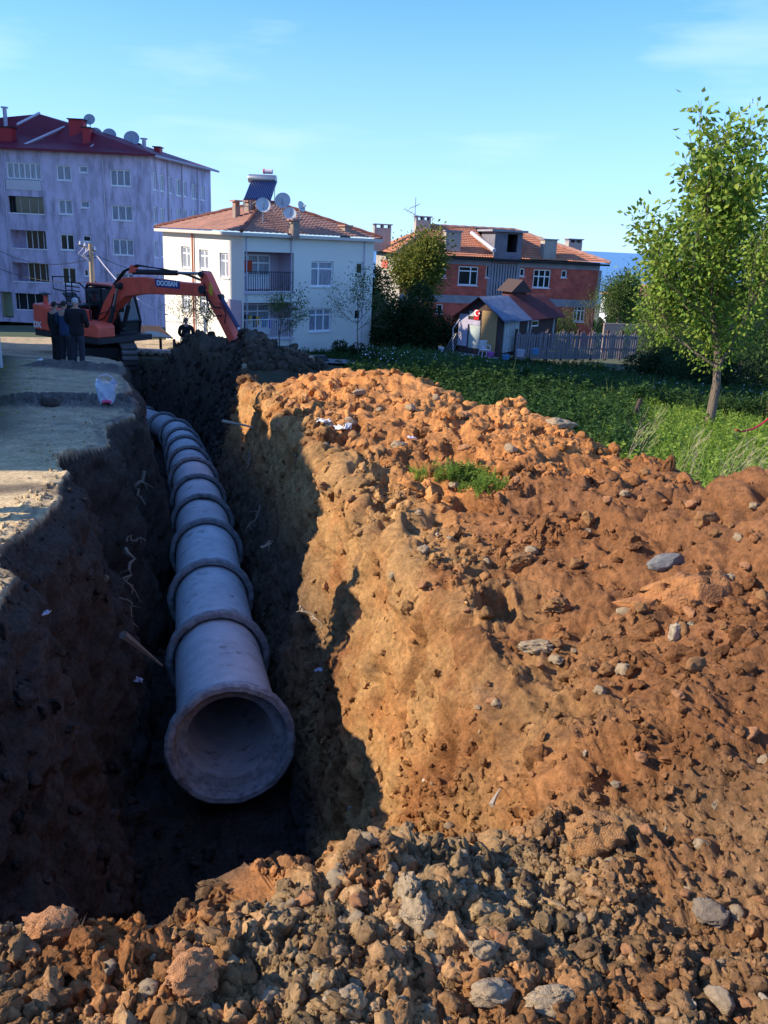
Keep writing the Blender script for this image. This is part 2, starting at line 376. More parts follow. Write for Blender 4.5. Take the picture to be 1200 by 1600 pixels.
# columns crowd together where the ground is steep, so the trench walls get as many vertices as flat ground
_af = np.linspace(rad(-44), rad(46), 700); _AF, _RF = np.meshgrid(_af, rr); _zf = terrain((_RF*np.sin(_AF)).ravel(), (_RF*np.cos(_AF)).ravel())[0].reshape(_AF.shape)
_dl = np.hypot(np.diff(_AF, axis=1)*_RF[:, 1:], .55*np.diff(_zf, axis=1)); _cs = np.concatenate([np.zeros((len(rr), 1)), np.cumsum(_dl, 1)], 1); _cs /= _cs[:, -1:]
_ker = np.hanning(9); _ker /= _ker.sum(); _pad = np.pad(_cs, ((4, 4), (0, 0)), 'edge'); _cs = sum(_ker[k]*_pad[k:k+NR] for k in range(9))
A = np.stack([np.interp(np.linspace(0, 1, NC0), _cs[i], _af) for i in range(NR)]); A = np.concatenate([A, np.repeat(np.linspace(rad(46), rad(316), NB+1)[None, 1:], NR, 0)], 1); Rr = np.repeat(rr[:, None], NC, 1); X = (Rr*np.sin(A)).ravel(); Y = (Rr*np.cos(A)).ravel()
Z, S_, T_ = terrain(X, Y)
G = Z.reshape(NR, NC); XX = X.reshape(NR, NC); YY = Y.reshape(NR, NC)
P = np.stack([XX, YY, G], 2)
du = np.gradient(P, axis=1); dv = np.gradient(P, axis=0); Nn = np.cross(du, dv); Nn /= np.linalg.norm(Nn, axis=2, keepdims=True)+1e-12
Nn *= np.sign(Nn[:, :, 2:3]+1e-9); Nn = Nn.reshape(-1, 3); P = P.reshape(-1, 3)
leftm = (X < pc(Y)).astype(float)
intr = sstep(S_-Z, .03, .25)                       # inside the cut
lf_ = np.maximum(sstep(Y, 3.0, 3.6), sstep(-X, 3.0, 5.0)); isroad = leftm*(1-intr)*lf_; isroadc = leftm*(1-sstep(S_-Z, .004, .03))*lf_
rcv = np.interp(np.arctan2(X, Y), _ca, _cr); rv = np.hypot(X, Y)
heap = np.clip((1-sstep(rv, rcv+.9, rcv+1.5))*(1-leftm)*(Y < 20.5)+((Y >= 19.5)*(1-leftm)*sstep(S_-road_z(Y), .0, .2)*(X < 0))+(1-lf_)*leftm, 0, 1)
heap = np.maximum(heap, intr*(1-leftm))
# big lumps, then finer crumbs; smooth excavator-cut faces get less
big = fbm(P, 1.15, 3, 61); med = fbm(P, 4.2, 4, 71, .55, True); fine = fbm(P, 17, 4, 81, .6, True); vfine = fbm(P, 60, 3, 91, .6, True)
cutf = intr*(1-leftm)
rough = np.clip(.35+.9*sstep(fbm(P, .8, 3, 101), -.35, .35), 0, 1.2)
fore = 1-sstep(Y, 2.1, 3.0)
near = 1-sstep(rv, 4, 16)
amp = heap*(1-.72*cutf)
disp = amp*(.10*big+.075*med*rough+.032*fine*rough+.010*vfine*(.4+.6*near)) + cutf*(.05*med+.020*fine*(.4+rough)+.009*vfine)
disp += heap*fore*(.03*med+.03*fine)
lump = fbm(P, 2.1, 3, 171, .5, True); pit = fbm(P, 2.6, 3, 181, .5)
disp += heap*(1-.8*cutf)*(1-fore)*(.13*sstep(lump, .1, .6)*(.4+.6*sstep(rv, 3, 8))-.22*sstep(pit, .28, .5)*sstep(rv, 3.8, 5.5)+.05*np.clip(med-.2, 0, 1))
disp -= cutf*.09*sstep(pit, .3, .55)
along = X*.27+Y*.96; mk = sstep(fbm(P, .9, 3, 191), -.1, .3)   # tooth marks of the bucket, running down the face
disp += cutf*(.016*mk*np.sin(along*2*PI/.17+2*fbm(P, .7, 2, 201))+.03*fbm(P, 2.6, 4, 211, .6, True)+.05*sstep(fbm(P, 5.5, 2, 221), .45, .7))
disp += intr*leftm*(.07*sstep(lump, .1, .5)-.07*sstep(pit, .3, .6))
disp += intr*leftm*(.14*big+.08*med+.02*fine)
road_n = isroad*(.012*big+.006*fine*sstep(fbm(P, 1.1, 3, 111), 0, .5))
lipd = isroad*(1-sstep(np.abs(X-lipL(Y)), .05, .5))*(.05*med-.02)
disp += road_n+lipd
mudr = isroad*np.exp(-((Y-20.2)/.35)**2)*sstep(X, -9.2, -8.2)*.22*np.clip(med+.6, 0, 1)+isroad*np.exp(-((Y-13.3-.3*(X+5.5))/.5)**2)*sstep(X, -7, -5.8)*.2*np.clip(fine+.4, 0, 1)
disp += mudr
field = (1-heap)*(1-leftm)*(1-intr)
disp += field*(.08*big)
P = P+Nn*disp[:, None]
# road pigment: pale compacted gravel with muddy smears, grass verge at the far left
rc1 = np.tile(np.array([.66, .48, .27]), (len(X), 1)); nm = fbm(P, .8, 5, 121); nm2 = fbm(P*np.array([.4, 1.6, 1]), 1.6, 4, 131)
dirt = np.clip(sstep(nm+.6*nm2, .1, .7)*.8+sstep(mudr, .01, .05), 0, 1)
dirt = np.clip(dirt+(1-sstep(np.abs(X-lipL(Y)), .0, .10))*.5, 0, 1)
rc1 = rc1*(1-dirt[:, None])+np.array([.14, .11, .085])*dirt[:, None]
rc1 *= (1+.25*fbm(P, 6, 4, 141))[:, None]
stn = sstep(Y, 8.6, 11)[:, None]; rc1 = rc1*(1-.35*stn)+np.array([.23, .21, .2])*.35*stn
verge = (sstep(-X-.44*Y, -.3, .8)*np.maximum(sstep(Y, 9, 11), sstep(-X, 9, 11))*(1-sstep(Y, 26, 28)))[:, None]
rc1 = rc1*(1-verge)+np.array([.07, .07, .035])*verge
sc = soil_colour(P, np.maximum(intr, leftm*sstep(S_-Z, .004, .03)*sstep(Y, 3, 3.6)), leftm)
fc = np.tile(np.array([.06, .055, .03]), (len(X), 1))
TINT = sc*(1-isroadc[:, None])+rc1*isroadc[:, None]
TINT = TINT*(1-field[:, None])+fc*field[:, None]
# faces into regions
idx = np.arange(NR*NC).reshape(NR, NC)
Fq = np.stack([idx[:-1, :-1], idx[:-1, 1:], idx[1:, 1:], idx[1:, :-1]], 2).reshape(-1, 4)[:, ::-1]
fcent = Fq[:, 0]
reg = np.where(intr[fcent] > .5, 0, np.where(isroad[fcent] > .5, 1, np.where(heap[fcent] > .5, 2, np.where(leftm[fcent] > .5, 1, 3))))
for i, nm_ in enumerate(['trench', 'road', 'spoil_heap', 'field']):
    F_ = Fq[reg == i]; u, inv = np.unique(F_, return_inverse=True)
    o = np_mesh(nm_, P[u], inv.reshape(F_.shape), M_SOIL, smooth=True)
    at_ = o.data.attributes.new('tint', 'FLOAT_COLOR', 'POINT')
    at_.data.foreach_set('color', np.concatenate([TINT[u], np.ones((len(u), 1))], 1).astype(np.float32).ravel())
    tag(o, {'trench': 'deep trench with dark crumbling earth walls', 'road': 'pale gravel road beside the trench', 'spoil_heap': 'heap of orange and brown excavated soil', 'field': 'weedy field beyond the soil heap'}[nm_], kind='structure')

# the land all round, coarse, down to the shore
GR = [0.5,.86,2,4,7,10,14,19,25,33,42,52.2,60,71,85,100,130,170,220,300,400,550,800,1150]
def coarse(name, a0, a1, na, rs, m, dz=-.03):
    aa = np.linspace(a0, a1, na); AA, RR = np.meshgrid(aa, rs); x = (RR*np.sin(AA)).ravel(); y = (RR*np.cos(AA)).ravel()
    z = np.where(y < 52, surface(x, np.maximum(y, -60)), np.where(y < 52, 0, road_z(np.hypot(x, y)*sstep(y, -100, 60)+y*(1-sstep(y, -100, 60)))))+dz
    z = z+np.where(RR.ravel() > 90, 1.5*fbm(np.stack([x, y, x*0], 1), .012, 3, 151), 0)
    n1, n2 = len(rs), na; id_ = np.arange(n1*n2).reshape(n1, n2)
    f = np.stack([id_[:-1, :-1], id_[:-1, 1:], id_[1:, 1:], id_[1:, :-1]], 2).reshape(-1, 4)[:, ::-1]
    o = np_mesh(name, np.stack([x, y, z], 1), f, m, smooth=True); tag(o, kind='structure'); return o
M_LAND = mat('grass_land', (.045, .07, .022), .95, col2=(.10, .10, .045), scale=.35, bump=.6, bscale=5)
M_FAR = mat('far_land', (.05, .075, .035), .95, col2=(.12, .12, .07), scale=.03)
tag(coarse('land', rad(-180), rad(180), 91, [51.5]+GR[12:], M_FAR, -.02), 'green land falling away towards the sea')
# sea
M_SEA = mat('sea_water', (.07, .19, .38), .35, spec=.4, noise=.15, scale=.004)
mb = MB(); n = 64; R0 = [700, 3000, 12000, 40000]
for r in R0:
    for k in range(n+1):
        a = rad(-70)+rad(140)*k/n; mb.v.append((r*math.sin(a), r*math.cos(a), -60.5))
for i in range(len(R0)-1):
    for k in range(n): j = i*(n+1)+k; mb.f.append((j, j+1, j+n+2, j+n+1))
tag(mb.build('sea', M_SEA), 'blue sea reaching the horizon', kind='structure')

# ================================================================== CLODS, STONES
def rock_mesh(name, seed, m, sub=3, rough_=.35, flat=.75, lumps=2.2, crag=0):
    bm = bmesh.new(); bmesh.ops.create_icosphere(bm, subdivisions=sub, radius=1)
    V = np.array([v.co[:] for v in bm.verts]); r_ = np.random.default_rng(seed)
    # chop by random planes for facets, then noise
    for _ in range(9):
        d = r_.normal(size=3); d /= np.linalg.norm(d); c = r_.uniform(.5, .85); s = V@d
        V = np.where((s > c)[:, None], V-((s-c)*.85)[:, None]*d, V)
    n = fbm(V+seed*3.1, lumps, 4, seed, .55, True); V = V*(1+rough_*.45*n)[:, None]
    if crag: V = V+crag*np.stack([fbm(V+seed+k*31, 3.2, 4, seed+k, .62) for k in range(3)], 1)
    V = V*np.array([1, r_.uniform(.65, 1), flat*r_.uniform(.7, 1)])
    for v, c in zip(bm.verts, V): v.co = c
    me = bpy.data.meshes.new(name); bm.to_mesh(me); bm.free(); me.materials.append(m); me.shade_smooth()
    return me
CLODM = [rock_mesh('clod', 100+i, M_CLOD, 3, .6, .85, 1.6+.3*(i % 4), .5) for i in range(10)]
pc_col = bpy.data.collections.new('clod_shapes')
for me in CLODM:
    o_ = bpy.data.objects.new('clod_shape', me); pc_col.objects.link(o_)

def scatter(name, pts, scl, rot, idx, col, coll, label, m=None):
    """one stuff object: instances of a collection's shapes on points"""
    me = bpy.data.meshes.new(name); me.from_pydata([tuple(p) for p in pts], [], [])
    for an, ty, key, dat in (('scl', 'FLOAT_VECTOR', 'vector', scl), ('rot', 'FLOAT_VECTOR', 'vector', rot), ('idx', 'INT', 'value', idx), ('tint', 'FLOAT_COLOR', 'color', np.concatenate([col, np.ones((len(col), 1))], 1))):
        a = me.attributes.new(an, ty, 'POINT'); a.data.foreach_set(key, np.ascontiguousarray(dat, dtype=np.int32 if ty == 'INT' else np.float32).ravel())
    o = bpy.data.objects.new(name, me); COL.objects.link(o); tag(o, label, kind='stuff')
    ng = bpy.data.node_groups.new(name, 'GeometryNodeTree')
    ng.interface.new_socket('Geometry', in_out='INPUT', socket_type='NodeSocketGeometry'); ng.interface.new_socket('Geometry', in_out='OUTPUT', socket_type='NodeSocketGeometry')
    N, L = ng.nodes, ng.links; gi = N.new('NodeGroupInput'); go = N.new('NodeGroupOutput')
    ci = N.new('GeometryNodeCollectionInfo'); ci.inputs['Collection'].default_value = coll; ci.inputs['Separate Children'].default_value = True; ci.inputs['Reset Children'].default_value = True
    ip = N.new('GeometryNodeInstanceOnPoints'); ip.inputs['Pick Instance'].default_value = True
    def na(n_, ty):
        q = N.new('GeometryNodeInputNamedAttribute'); q.data_type = ty; q.inputs['Name'].default_value = n_; return [s for s in q.outputs if s.enabled and s.name == 'Attribute'][0]
    e2r = N.new('FunctionNodeEulerToRotation'); L.new(na('rot', 'FLOAT_VECTOR'), e2r.inputs[0])
    L.new(gi.outputs[0], ip.inputs['Points']); L.new(ci.outputs[0], ip.inputs['Instance']); L.new(na('idx', 'INT'), ip.inputs['Instance Index'])
    L.new(e2r.outputs[0], ip.inputs['Rotation']); L.new(na('scl', 'FLOAT_VECTOR'), ip.inputs['Scale']); L.new(ip.outputs[0], go.inputs[0])
    md = o.modifiers.new('scatter', 'NODES'); md.node_group = ng
    return o

DENSE = np.tile(np.concatenate([np.ones(NC0, bool), np.zeros(NB, bool)]), NR); Pflat = P; visf = np.ones(len(P), bool)
def pick(mask, n, wts=None):
    ids = np.nonzero(mask & DENSE)[0]; w = None
    if wts is not None: w = wts[ids]; w = w/w.sum()
    return rng.choice(ids, size=n, replace=len(ids) < n, p=w)
patch = sstep(fbm(P, 1.0, 3, 161), -.25, .45)          # clods gather in patches
def clods(name, mask, n, s0, s1, label, power=2.2, wts=None, sink=.45, cs=1.0):
    i = pick(mask, n, wts); m_ = len(i)
    s = s0+(s1-s0)*rng.random(m_)**power
    sc3 = s[:, None]*rng.uniform(.55, 1.3, (m_, 3))
    p = P[i]+rng.normal(0, .004, (m_, 3)); p[:, 2] += s*(.5-sink)
    col = TINT[i]*rng.uniform(.75, 1.25, (m_, 1))*cs
    pale = rng.random(m_) < .008; col[pale] = np.array([.50, .39, .27])*rng.uniform(.7, 1.1, (pale.sum(), 1))
    return scatter(name, p, sc3, rng.uniform(0, 2*PI, (m_, 3)), rng.integers(0, 10, m_), col, pc_col, label)
fgm = (heap > .5)&(Y < 2.9)&(X < .75)&(intr < .6)
clods('foreground_clods', fgm, 36000, .002, .036, 'loose clods and crumbs of earth covering the ridge in front of the trench', 5, wts=.35+patch)
clods('right_foreground_clods', (heap > .5)&(Y < 3.2)&(X >= .6), 14000, .002, .024, 'crumbs and pebbles on the slope at the lower right', 4, wts=.1+patch**2)
clods('heap_clods', (heap > .5)&(Y >= 2.8)&(Y < 8)&(cutf < .5), 9000, .003, .06, 'loose clods scattered over the orange soil heap', 7, wts=.06+patch**3)
clods('crest_clods', (heap > .5)&(Y >= 7)&(cutf < .5)&(leftm < .5)&(Y < 20.3), 4500, .006, .13, 'lumps of orange earth along the back of the soil heap', 8, wts=.15+patch**2)
clods('cut_face_crumbs', (cutf > .5)&(Y > 2.5), 7000, .003, .045, 'small crumbs stuck in the cut face of the trench', 4.5, wts=.08+patch**3)
clods('mound_clods', (heap > .5)&(Y >= 20)&(X < 0), 3500, .02, .17, 'dark earth clods heaped beside the excavator bucket', 2.6)
clods('trench_clods', (intr > .5)&(leftm > .5)&(Y < 20), 2200, .01, .07, 'crumbled earth on the dark trench wall and floor', 3.5)
clods('road_crumbs', (isroad > .5)&(np.abs(X-lipL(Y)) < .3)&(Y < 26), 1000, .003, .035, 'crumbs of earth along the broken road edge', 3)
_D0 = DENSE; DENSE = ~_D0
clods('side_clods', (heap > .5)&(rv > .9)&(rv < 6.5)&(Y > -4), 5000, .004, .07, 'loose clods on the spoil around the viewing point', 4, wts=rv**2)
DENSE = _D0
clods('road_gravel', (isroad > .5)&(Y < 26), 1500, .004, .03, 'scattered gravel on the road', 3)
# ================================================================== BUILDING HELPERS
M_WHITE = mat('white_plastic_frame', (.86, .87, .88), .45)
M_GLASS = mat('window_glass', (.02, .025, .03), .08, spec=.6)
M_GLASSB = mat('window_glass_with_curtain', (.40, .43, .50), .2, col2=(.12, .14, .18), scale=9, spec=.5, stretch=(3, 3, .15))
M_DARK = mat('dark_room', (.02, .02, .022), .9)
M_METAL = mat('dull_metal', (.35, .36, .38), .4, .8)
M_BLACK = mat('black_paint', (.012, .012, .014), .5)
M_RAIL = mat('railing_paint', (.55, .5, .55), .5)

class Face:
    """a vertical wall plane: origin o (world x,y), unit direction u, base height z0; local frame of parent at (px,py,pz) unrotated"""
    def __init__(s, org, u, base):
        s.o = Vector((org[0], org[1], 0)); s.u = Vector((u[0], u[1], 0)).normalized(); s.n = Vector((s.u.y, -s.u.x, 0)); s.base = Vector(base)
    def uv(s, px, py):
        d = ray(px, py); t = s.o.dot(s.n)/d.dot(s.n); p = d*t; return ((p-s.o).dot(s.u), p.z)
    def T(s, u, d, z):           # d = depth inwards (behind the face)
        p = s.o+s.u*u-s.n*d; return (p.x-s.base.x, p.y-s.base.y, z-s.base.z)
    def rect(s, x0, y0, x1, y1):
        a = s.uv(x0, (y0+y1)/2); b = s.uv(x1, (y0+y1)/2); c = s.uv((x0+x1)/2, y0); d = s.uv((x0+x1)/2, y1)
        return [a[0], d[1], b[0], c[1]]
def wall_mb(F, u0, z0, u1, z1, ops, depth=.22):
    """a wall sheet with real openings and reveals; ops = [(u0,z0,u1,z1)]"""
    mb = MB(); mb.T = F.T
    us = sorted({u0, u1, *[c for o in ops for c in (o[0], o[2])]}); zs = sorted({z0, z1, *[c for o in ops for c in (o[1], o[3])]})
    us = [u for u in us if u0 <= u <= u1]; zs = [z for z in zs if z0 <= z <= z1]
    for i in range(len(us)-1):
        for j in range(len(zs)-1):
            cu, cz = (us[i]+us[i+1])/2, (zs[j]+zs[j+1])/2
            if any(o[0] < cu < o[2] and o[1] < cz < o[3] for o in ops): continue
            mb.quad((us[i], 0, zs[j]), (us[i+1], 0, zs[j]), (us[i+1], 0, zs[j+1]), (us[i], 0, zs[j+1]))
    for a, b, c, d in ops:
        mb.quad((a, 0, b), (c, 0, b), (c, depth, b), (a, depth, b)); mb.quad((a, 0, d), (c, 0, d), (c, depth, d), (a, depth, d))
        mb.quad((a, 0, b), (a, depth, b), (a, depth, d), (a, 0, d)); mb.quad((c, 0, b), (c, depth, b), (c, depth, d), (c, 0, d))
    return mb
def window(par, F, r, bars=(.5,), trans=None, pane=None, sill=True, fw=.085, mf=None, d=.09, openleaf=False):
    u0, z0, u1, z1 = r; f = MB(); f.T = F.T; w, h = u1-u0, z1-z0; e = .004
    f.box(u0+e, d, z0+e, u1-e, d+.06, z0+fw); f.box(u0+e, d, z1-fw, u1-e, d+.06, z1-e)
    f.box(u0+e, d, z0+fw, u0+fw, d+.06, z1-fw); f.box(u1-fw, d, z0+fw, u1-e, d+.06, z1-fw)
    for b in bars: f.box(u0+w*b-fw*.5, d+.002, z0+fw, u0+w*b+fw*.5, d+.055, z1-fw)
    if trans: f.box(u0+fw, d+.004, z0+h*trans-fw*.45, u1-fw, d+.052, z0+h*trans+fw*.45)
    o = f.build('window', mf or M_WHITE, par)
    p = MB(); p.T = F.T; p.box(u0+.02, d+.025, z0+.02, u1-.02, d+.035, z1-.02); p.build('pane', pane or M_GLASS, o)
    if sill:
        s_ = MB(); s_.T = F.T; s_.box(u0-.06, -.06, z0-.05, u1+.06, .05, z0-.004); s_.build('sill', mf or M_WHITE, o)
    return o
def tiled_plane(mb, A, B, Cc, D, rows, cols, lift=.045, wave=.03):
    """roof plane: eave A-B, top D-C; stepped rows of rounded tiles"""
    A, B, Cc, D = map(Vector, (A, B, Cc, D)); n = (B-A).cross(D-A).normalized()
    if n.z < 0: n = -n
    vs = []; fs = []; W = (B-A).length
    for r in range(rows):
        for e, v in enumerate((r/rows, (r+1)/rows)):
            L_, R_ = A.lerp(D, v), B.lerp(Cc, v); hh = lift if e == 0 else 0
            # keep tile columns aligned up the slope
            la = (L_-A).dot((B-A).normalized())/W; ra = (R_-A).dot((B-A).normalized())/W
            for c in range(cols*2+1):
                t = c/(cols*2); base = L_.lerp(R_, t)
                ph = (la+(ra-la)*t)*cols
                vs.append(base+n*(hh+wave*abs(math.sin(ph*PI))))
    st = cols*2+1
    for r in range(rows*2-1):
        for c in range(st-1): fs.append((r*st+c, r*st+c+1, (r+1)*st+c+1, (r+1)*st+c))
    mb.add(vs, fs)
def dish(loc, rz, r, label, ml=None, tilt=rad(35), hgt=.7):
    e = empty('satellite_dish', loc, rz, label, 'satellite dish', 'satellite dishes on the roofs')
    d = MB(); prof = [(0.001, 0)]+[(r*t, .22*r*t*t) for t in (.25, .5, .75, 1)]+[(r*.99, .22*r-.02)]
    d.lathe(prof, 20, 'Z'); o = d.build('reflector', ml or M_DISH, e, smooth=True)
    o.matrix_local = Matrix.Translation((0, 0, hgt+r*.6)) @ Matrix.Rotation(PI/2-tilt, 4, 'X')
    p = MB(); p.tube([(0, .1, 0), (0, .1, hgt*.8), (0, .05, hgt+r*.6)], .035, 6); p.build('mast', M_METAL, e)
    a = MB(); t = Vector((0, -r*.95*math.cos(tilt), hgt+r*.6+r*.55*math.sin(tilt)))
    a.tube([(0, -.05, hgt+r*.15), t], .02, 5); a.box(t.x-.05, t.y-.06, t.z-.05, t.x+.05, t.y+.06, t.z+.05); a.build('feed_arm', M_METAL, e)
    return e
M_DISH = mat('dish_paint', (.62, .64, .66), .5, noise=.2, scale=3)
def chimney(par, x, y, z0, z1, w, d, m, mcap=None, holes=True, name='chimney', rz=0):
    b = MB(); b.box(-w/2, -d/2, 0, w/2, d/2, z1-z0); o = b.build(name, m, par, loc=(x, y, z0)); o.rotation_euler.z = rz
    c = MB(); h = z1-z0; e = .1
    if holes:
        for sx in (-1, 0, 1): c.box(sx*(w/2-.08)-.07, -d/2+.01, h+.001, sx*(w/2-.08)+.07, d/2-.01, h+.22)
        c.box(-w/2-e, -d/2-e, h+.222, w/2+e, d/2+e, h+.3)
    else: c.box(-w/2-e, -d/2-e, h+.001, w/2+e, d/2+e, h+.08)
    k = c.build('cap', mcap or m, o); return o

# ================================================================== PIPES
M_PIPE = mat('pipe_concrete', (.74, .74, .76), .8, col2=(.52, .53, .55), scale=3.2, bump=.35, bscale=50, detail=9)
M_BELL = mat('pipe_socket_concrete', (.46, .46, .47), .9, col2=(.20, .20, .205), scale=9, bump=.8, bscale=30)
def muddy(m):
    N, L = m.node_tree.nodes, m.node_tree.links; b = N['Principled BSDF']; src = b.inputs['Base Color'].links[0].from_socket; g = N.new('ShaderNodeNewGeometry')
    n = N.new('ShaderNodeTexNoise'); n.inputs['Scale'].default_value = 3.1; n.inputs['Detail'].default_value = 9; n.inputs['Roughness'].default_value = .72; L.new(g.outputs['Position'], n.inputs['Vector'])
    r = N.new('ShaderNodeValToRGB'); r.color_ramp.elements[0].position = .56; r.color_ramp.elements[1].position = .66; r.color_ramp.elements[1].color = (.75, .75, .75, 1); L.new(n.outputs['Fac'], r.inputs['Fac'])
    v = N.new('ShaderNodeTexVoronoi'); v.inputs['Scale'].default_value = 11; L.new(g.outputs['Position'], v.inputs['Vector']); r2 = N.new('ShaderNodeValToRGB'); r2.color_ramp.elements[0].position = .04; r2.color_ramp.elements[1].position = .09; r2.color_ramp.elements[0].color = (1, 1, 1, 1); r2.color_ramp.elements[1].color = (0, 0, 0, 1); L.new(v.outputs['Distance'], r2.inputs['Fac'])
    mxx = N.new('ShaderNodeMath'); mxx.operation = 'MAXIMUM'; L.new(r.outputs['Color'], mxx.inputs[0]); L.new(r2.outputs['Color'], mxx.inputs[1])
    oi = N.new('ShaderNodeObjectInfo'); mr = N.new('ShaderNodeMapRange'); mr.inputs['To Min'].default_value = .8; mr.inputs['To Max'].default_value = 1.08; L.new(oi.outputs['Random'], mr.inputs['Value'])
    vm = N.new('ShaderNodeVectorMath'); vm.operation = 'SCALE'; L.new(src, vm.inputs[0]); L.new(mr.outputs[0], vm.inputs['Scale'])
    mx_ = N.new('ShaderNodeMixRGB'); mx_.inputs['Color2'].default_value = (.13, .10, .075, 1); L.new(mxx.outputs[0], mx_.inputs['Fac']); L.new(vm.outputs[0], mx_.inputs['Color1']); L.new(mx_.outputs['Color'], b.inputs['Base Color'])
muddy(M_PIPE); muddy(M_BELL)
desc = ['nearest concrete pipe with its open socket facing the camera', 'second concrete pipe of the line, its joint ring chipped at the left', 'third concrete pipe from the near end', 'fourth concrete pipe from the near end', 'fifth concrete pipe, beside a pale root in the trench wall', 'sixth concrete pipe counted from the open end', 'seventh concrete pipe counted from the open end', 'eighth concrete pipe, halfway along the bending line', 'ninth concrete pipe counted from the open end', 'tenth concrete pipe, opposite the tip of the lit soil', 'eleventh concrete pipe, where the line bends left', 'twelfth concrete pipe, small in the far trench', 'farthest concrete pipe visible below the excavator']
for i in range(len(PIPES)-1):
    a, b = Vector(PIPES[i]), Vector(PIPES[i+1]); L_ = (b-a).length; d = (b-a).normalized()
    e = empty('concrete_pipe', a, 0, desc[i], 'concrete pipe', 'concrete pipes laid end to end in the trench')
    e.rotation_euler = d.to_track_quat('Y', 'Z').to_euler()
    ro, ri = .475, .385; L2 = L_+.12
    p = MB(); p.lathe([(ri, .17), (ri, L2), (ro, L2), (ro, .30), (ro, .17)], 56, 'Y', closed=True); p.build('barrel', M_PIPE, e, smooth=True)
    # socket: a flared collar with a stepped, slightly ragged mouth
    rb = .58; s_ = MB(); q = [(ri, .165), (ri+.012, .15), (.485, .14), (.50, .0), (.515, -.02), (rb-.02, -.02), (rb, .0), (rb, .07), (rb-.03, .115), (ro+.02, .17), (ro, .22), (ro-.01, .165)]
    s_.lathe(q, 72, 'Y', closed=True)
    rr_ = random.Random(i)
    ph = [rr_.uniform(0, 6.28) for _ in range(4)]
    nv = []
    for (x, y, z) in s_.v:
        t = math.atan2(z, x); r = math.hypot(x, z)
        if r > .5: r += .003*math.sin(5*t+ph[0])+.003*math.sin(11*t+ph[1])+.003*math.sin(23*t+ph[2])
        if y < .05 and r > .5: y += .004*math.sin(7*t+ph[3])+.004*math.sin(17*t+ph[1])
        nv.append((r*math.cos(t), y, r*math.sin(t)))
    s_.v = nv; s_.build('socket', M_BELL if i else M_PIPE2 if 'M_PIPE2' in globals() else M_BELL, e, smooth=True)

# ================================================================== BUILDINGS OUT OF FRAME ON THE LEFT (they throw the shade over road and field)
M_RENDER = mat('grey_render', (.42, .40, .38), .9, col2=(.33, .31, .30), scale=.6)
def side_block(name, x1, y0, y1, w, z1, floors, label, roofm):
    e = empty(name, (x1, y0, float(road_z(y0))-1), 0, label, 'building'); zb = e.location.z
    F = Face((x1, y0), (0, 1), e.location); F.n = Vector((1, 0, 0)); H = y1-y0
    ops = []; fh = (z1-zb-1.2)/floors
    for k in range(floors):
        n = int(H/3.2)
        for j in range(n):
            u = (j+.5)*H/n; ops.append((u-.65, zb+1.3+k*fh+.9, u+.65, zb+1.3+k*fh+2.2))
    wall_mb(F, 0, zb, H, z1, ops, .2).build('wall', M_RENDER, e)
    b = MB(); b.box(-w, .001, 0, -.25, H-.001, z1-zb); b.build('wall', M_RENDER, e)
    for o_ in ops: window(e, F, o_, (.5,), None, M_GLASS)
    r = MB(); r.box(-w-.4, -.4 if name != 'row_house' else -.1, z1-zb+.002, .4, H+.1, z1-zb+.25); r.build('roof', roofm, e)
    return e
M_ROOFD = mat('roof_sheet_dark', (.2, .06, .05), .7)
side_block('row_house', -11.6, 7.1, 12.3, 7, 3.1, 1, 'low house left of the road throwing shade across it', M_ROOFD)
side_block('row_house', -11.6, 12.5, 15.6, 6, 1.7, 1, 'lower annex beside the low house left of the road', M_ROOFD)
side_block('row_house', -11.6, 15.8, 18.9, 6, .3, 1, 'lowest garage between the annex and the tall block left of the road', M_ROOFD)
side_block('unseen_apartment_block', -25.5, 16.8, 40.6, 12, 18.5, 7, 'tall apartment block left of the road behind the excavator', M_ROOFD)
side_block('unseen_apartment_block', -43.0, 52.2, 90, 12, 19.5, 7, 'unseen apartment block added to shade the lilac building', M_ROOFD)  # out of view, added to keep the lilac front in shade

# ================================================================== LILAC APARTMENT BLOCK
def streak_mat(name, c1, c2, c3, sc=.35):
    m = mat(name, c1, .92, col2=c2, scale=sc, bump=.3, bscale=8, detail=8); N, L = m.node_tree.nodes, m.node_tree.links
    b = N['Principled BSDF']; src = b.inputs['Base Color'].links[0].from_socket
    tc_ = N.new('ShaderNodeTexCoord'); mp_ = N.new('ShaderNodeMapping'); mp_.inputs['Scale'].default_value = (1.3, 1.3, .35)
    n = N.new('ShaderNodeTexNoise'); n.inputs['Scale'].default_value = 1.1; n.inputs['Detail'].default_value = 8; n.inputs['Roughness'].default_value = .7
    r = N.new('ShaderNodeValToRGB'); r.color_ramp.elements[0].position = .46; r.color_ramp.elements[1].position = .68
    mx_ = N.new('ShaderNodeMixRGB'); mx_.inputs['Color2'].default_value = (*c3, 1)
    L.new(tc_.outputs['Object'], mp_.inputs['Vector']); L.new(mp_.outputs['Vector'], n.inputs['Vector']); L.new(n.outputs['Fac'], r.inputs['Fac'])
    L.new(r.outputs['Color'], mx_.inputs['Fac']); L.new(src, mx_.inputs['Color1']); L.new(mx_.outputs['Color'], b.inputs['Base Color']); return m
M_LILAC = streak_mat('lilac_render', (.70, .62, .79), (.54, .48, .62), (.27, .235, .30))
M_MAROON = mat('maroon_sheet_roof', (.20, .012, .035), .55, col2=(.14, .01, .025), scale=.8)
M_MAROON2 = mat('red_chimney_sheet', (.42, .03, .04), .6)
M_TRIM = mat('pale_flashing', (.55, .5, .58), .6)
cx, cy = -19.6, 70.0
E = empty('apartment_building', (cx, cy, -7.8), 0, 'four storey lilac apartment building with a maroon roof behind the excavator', 'apartment building')
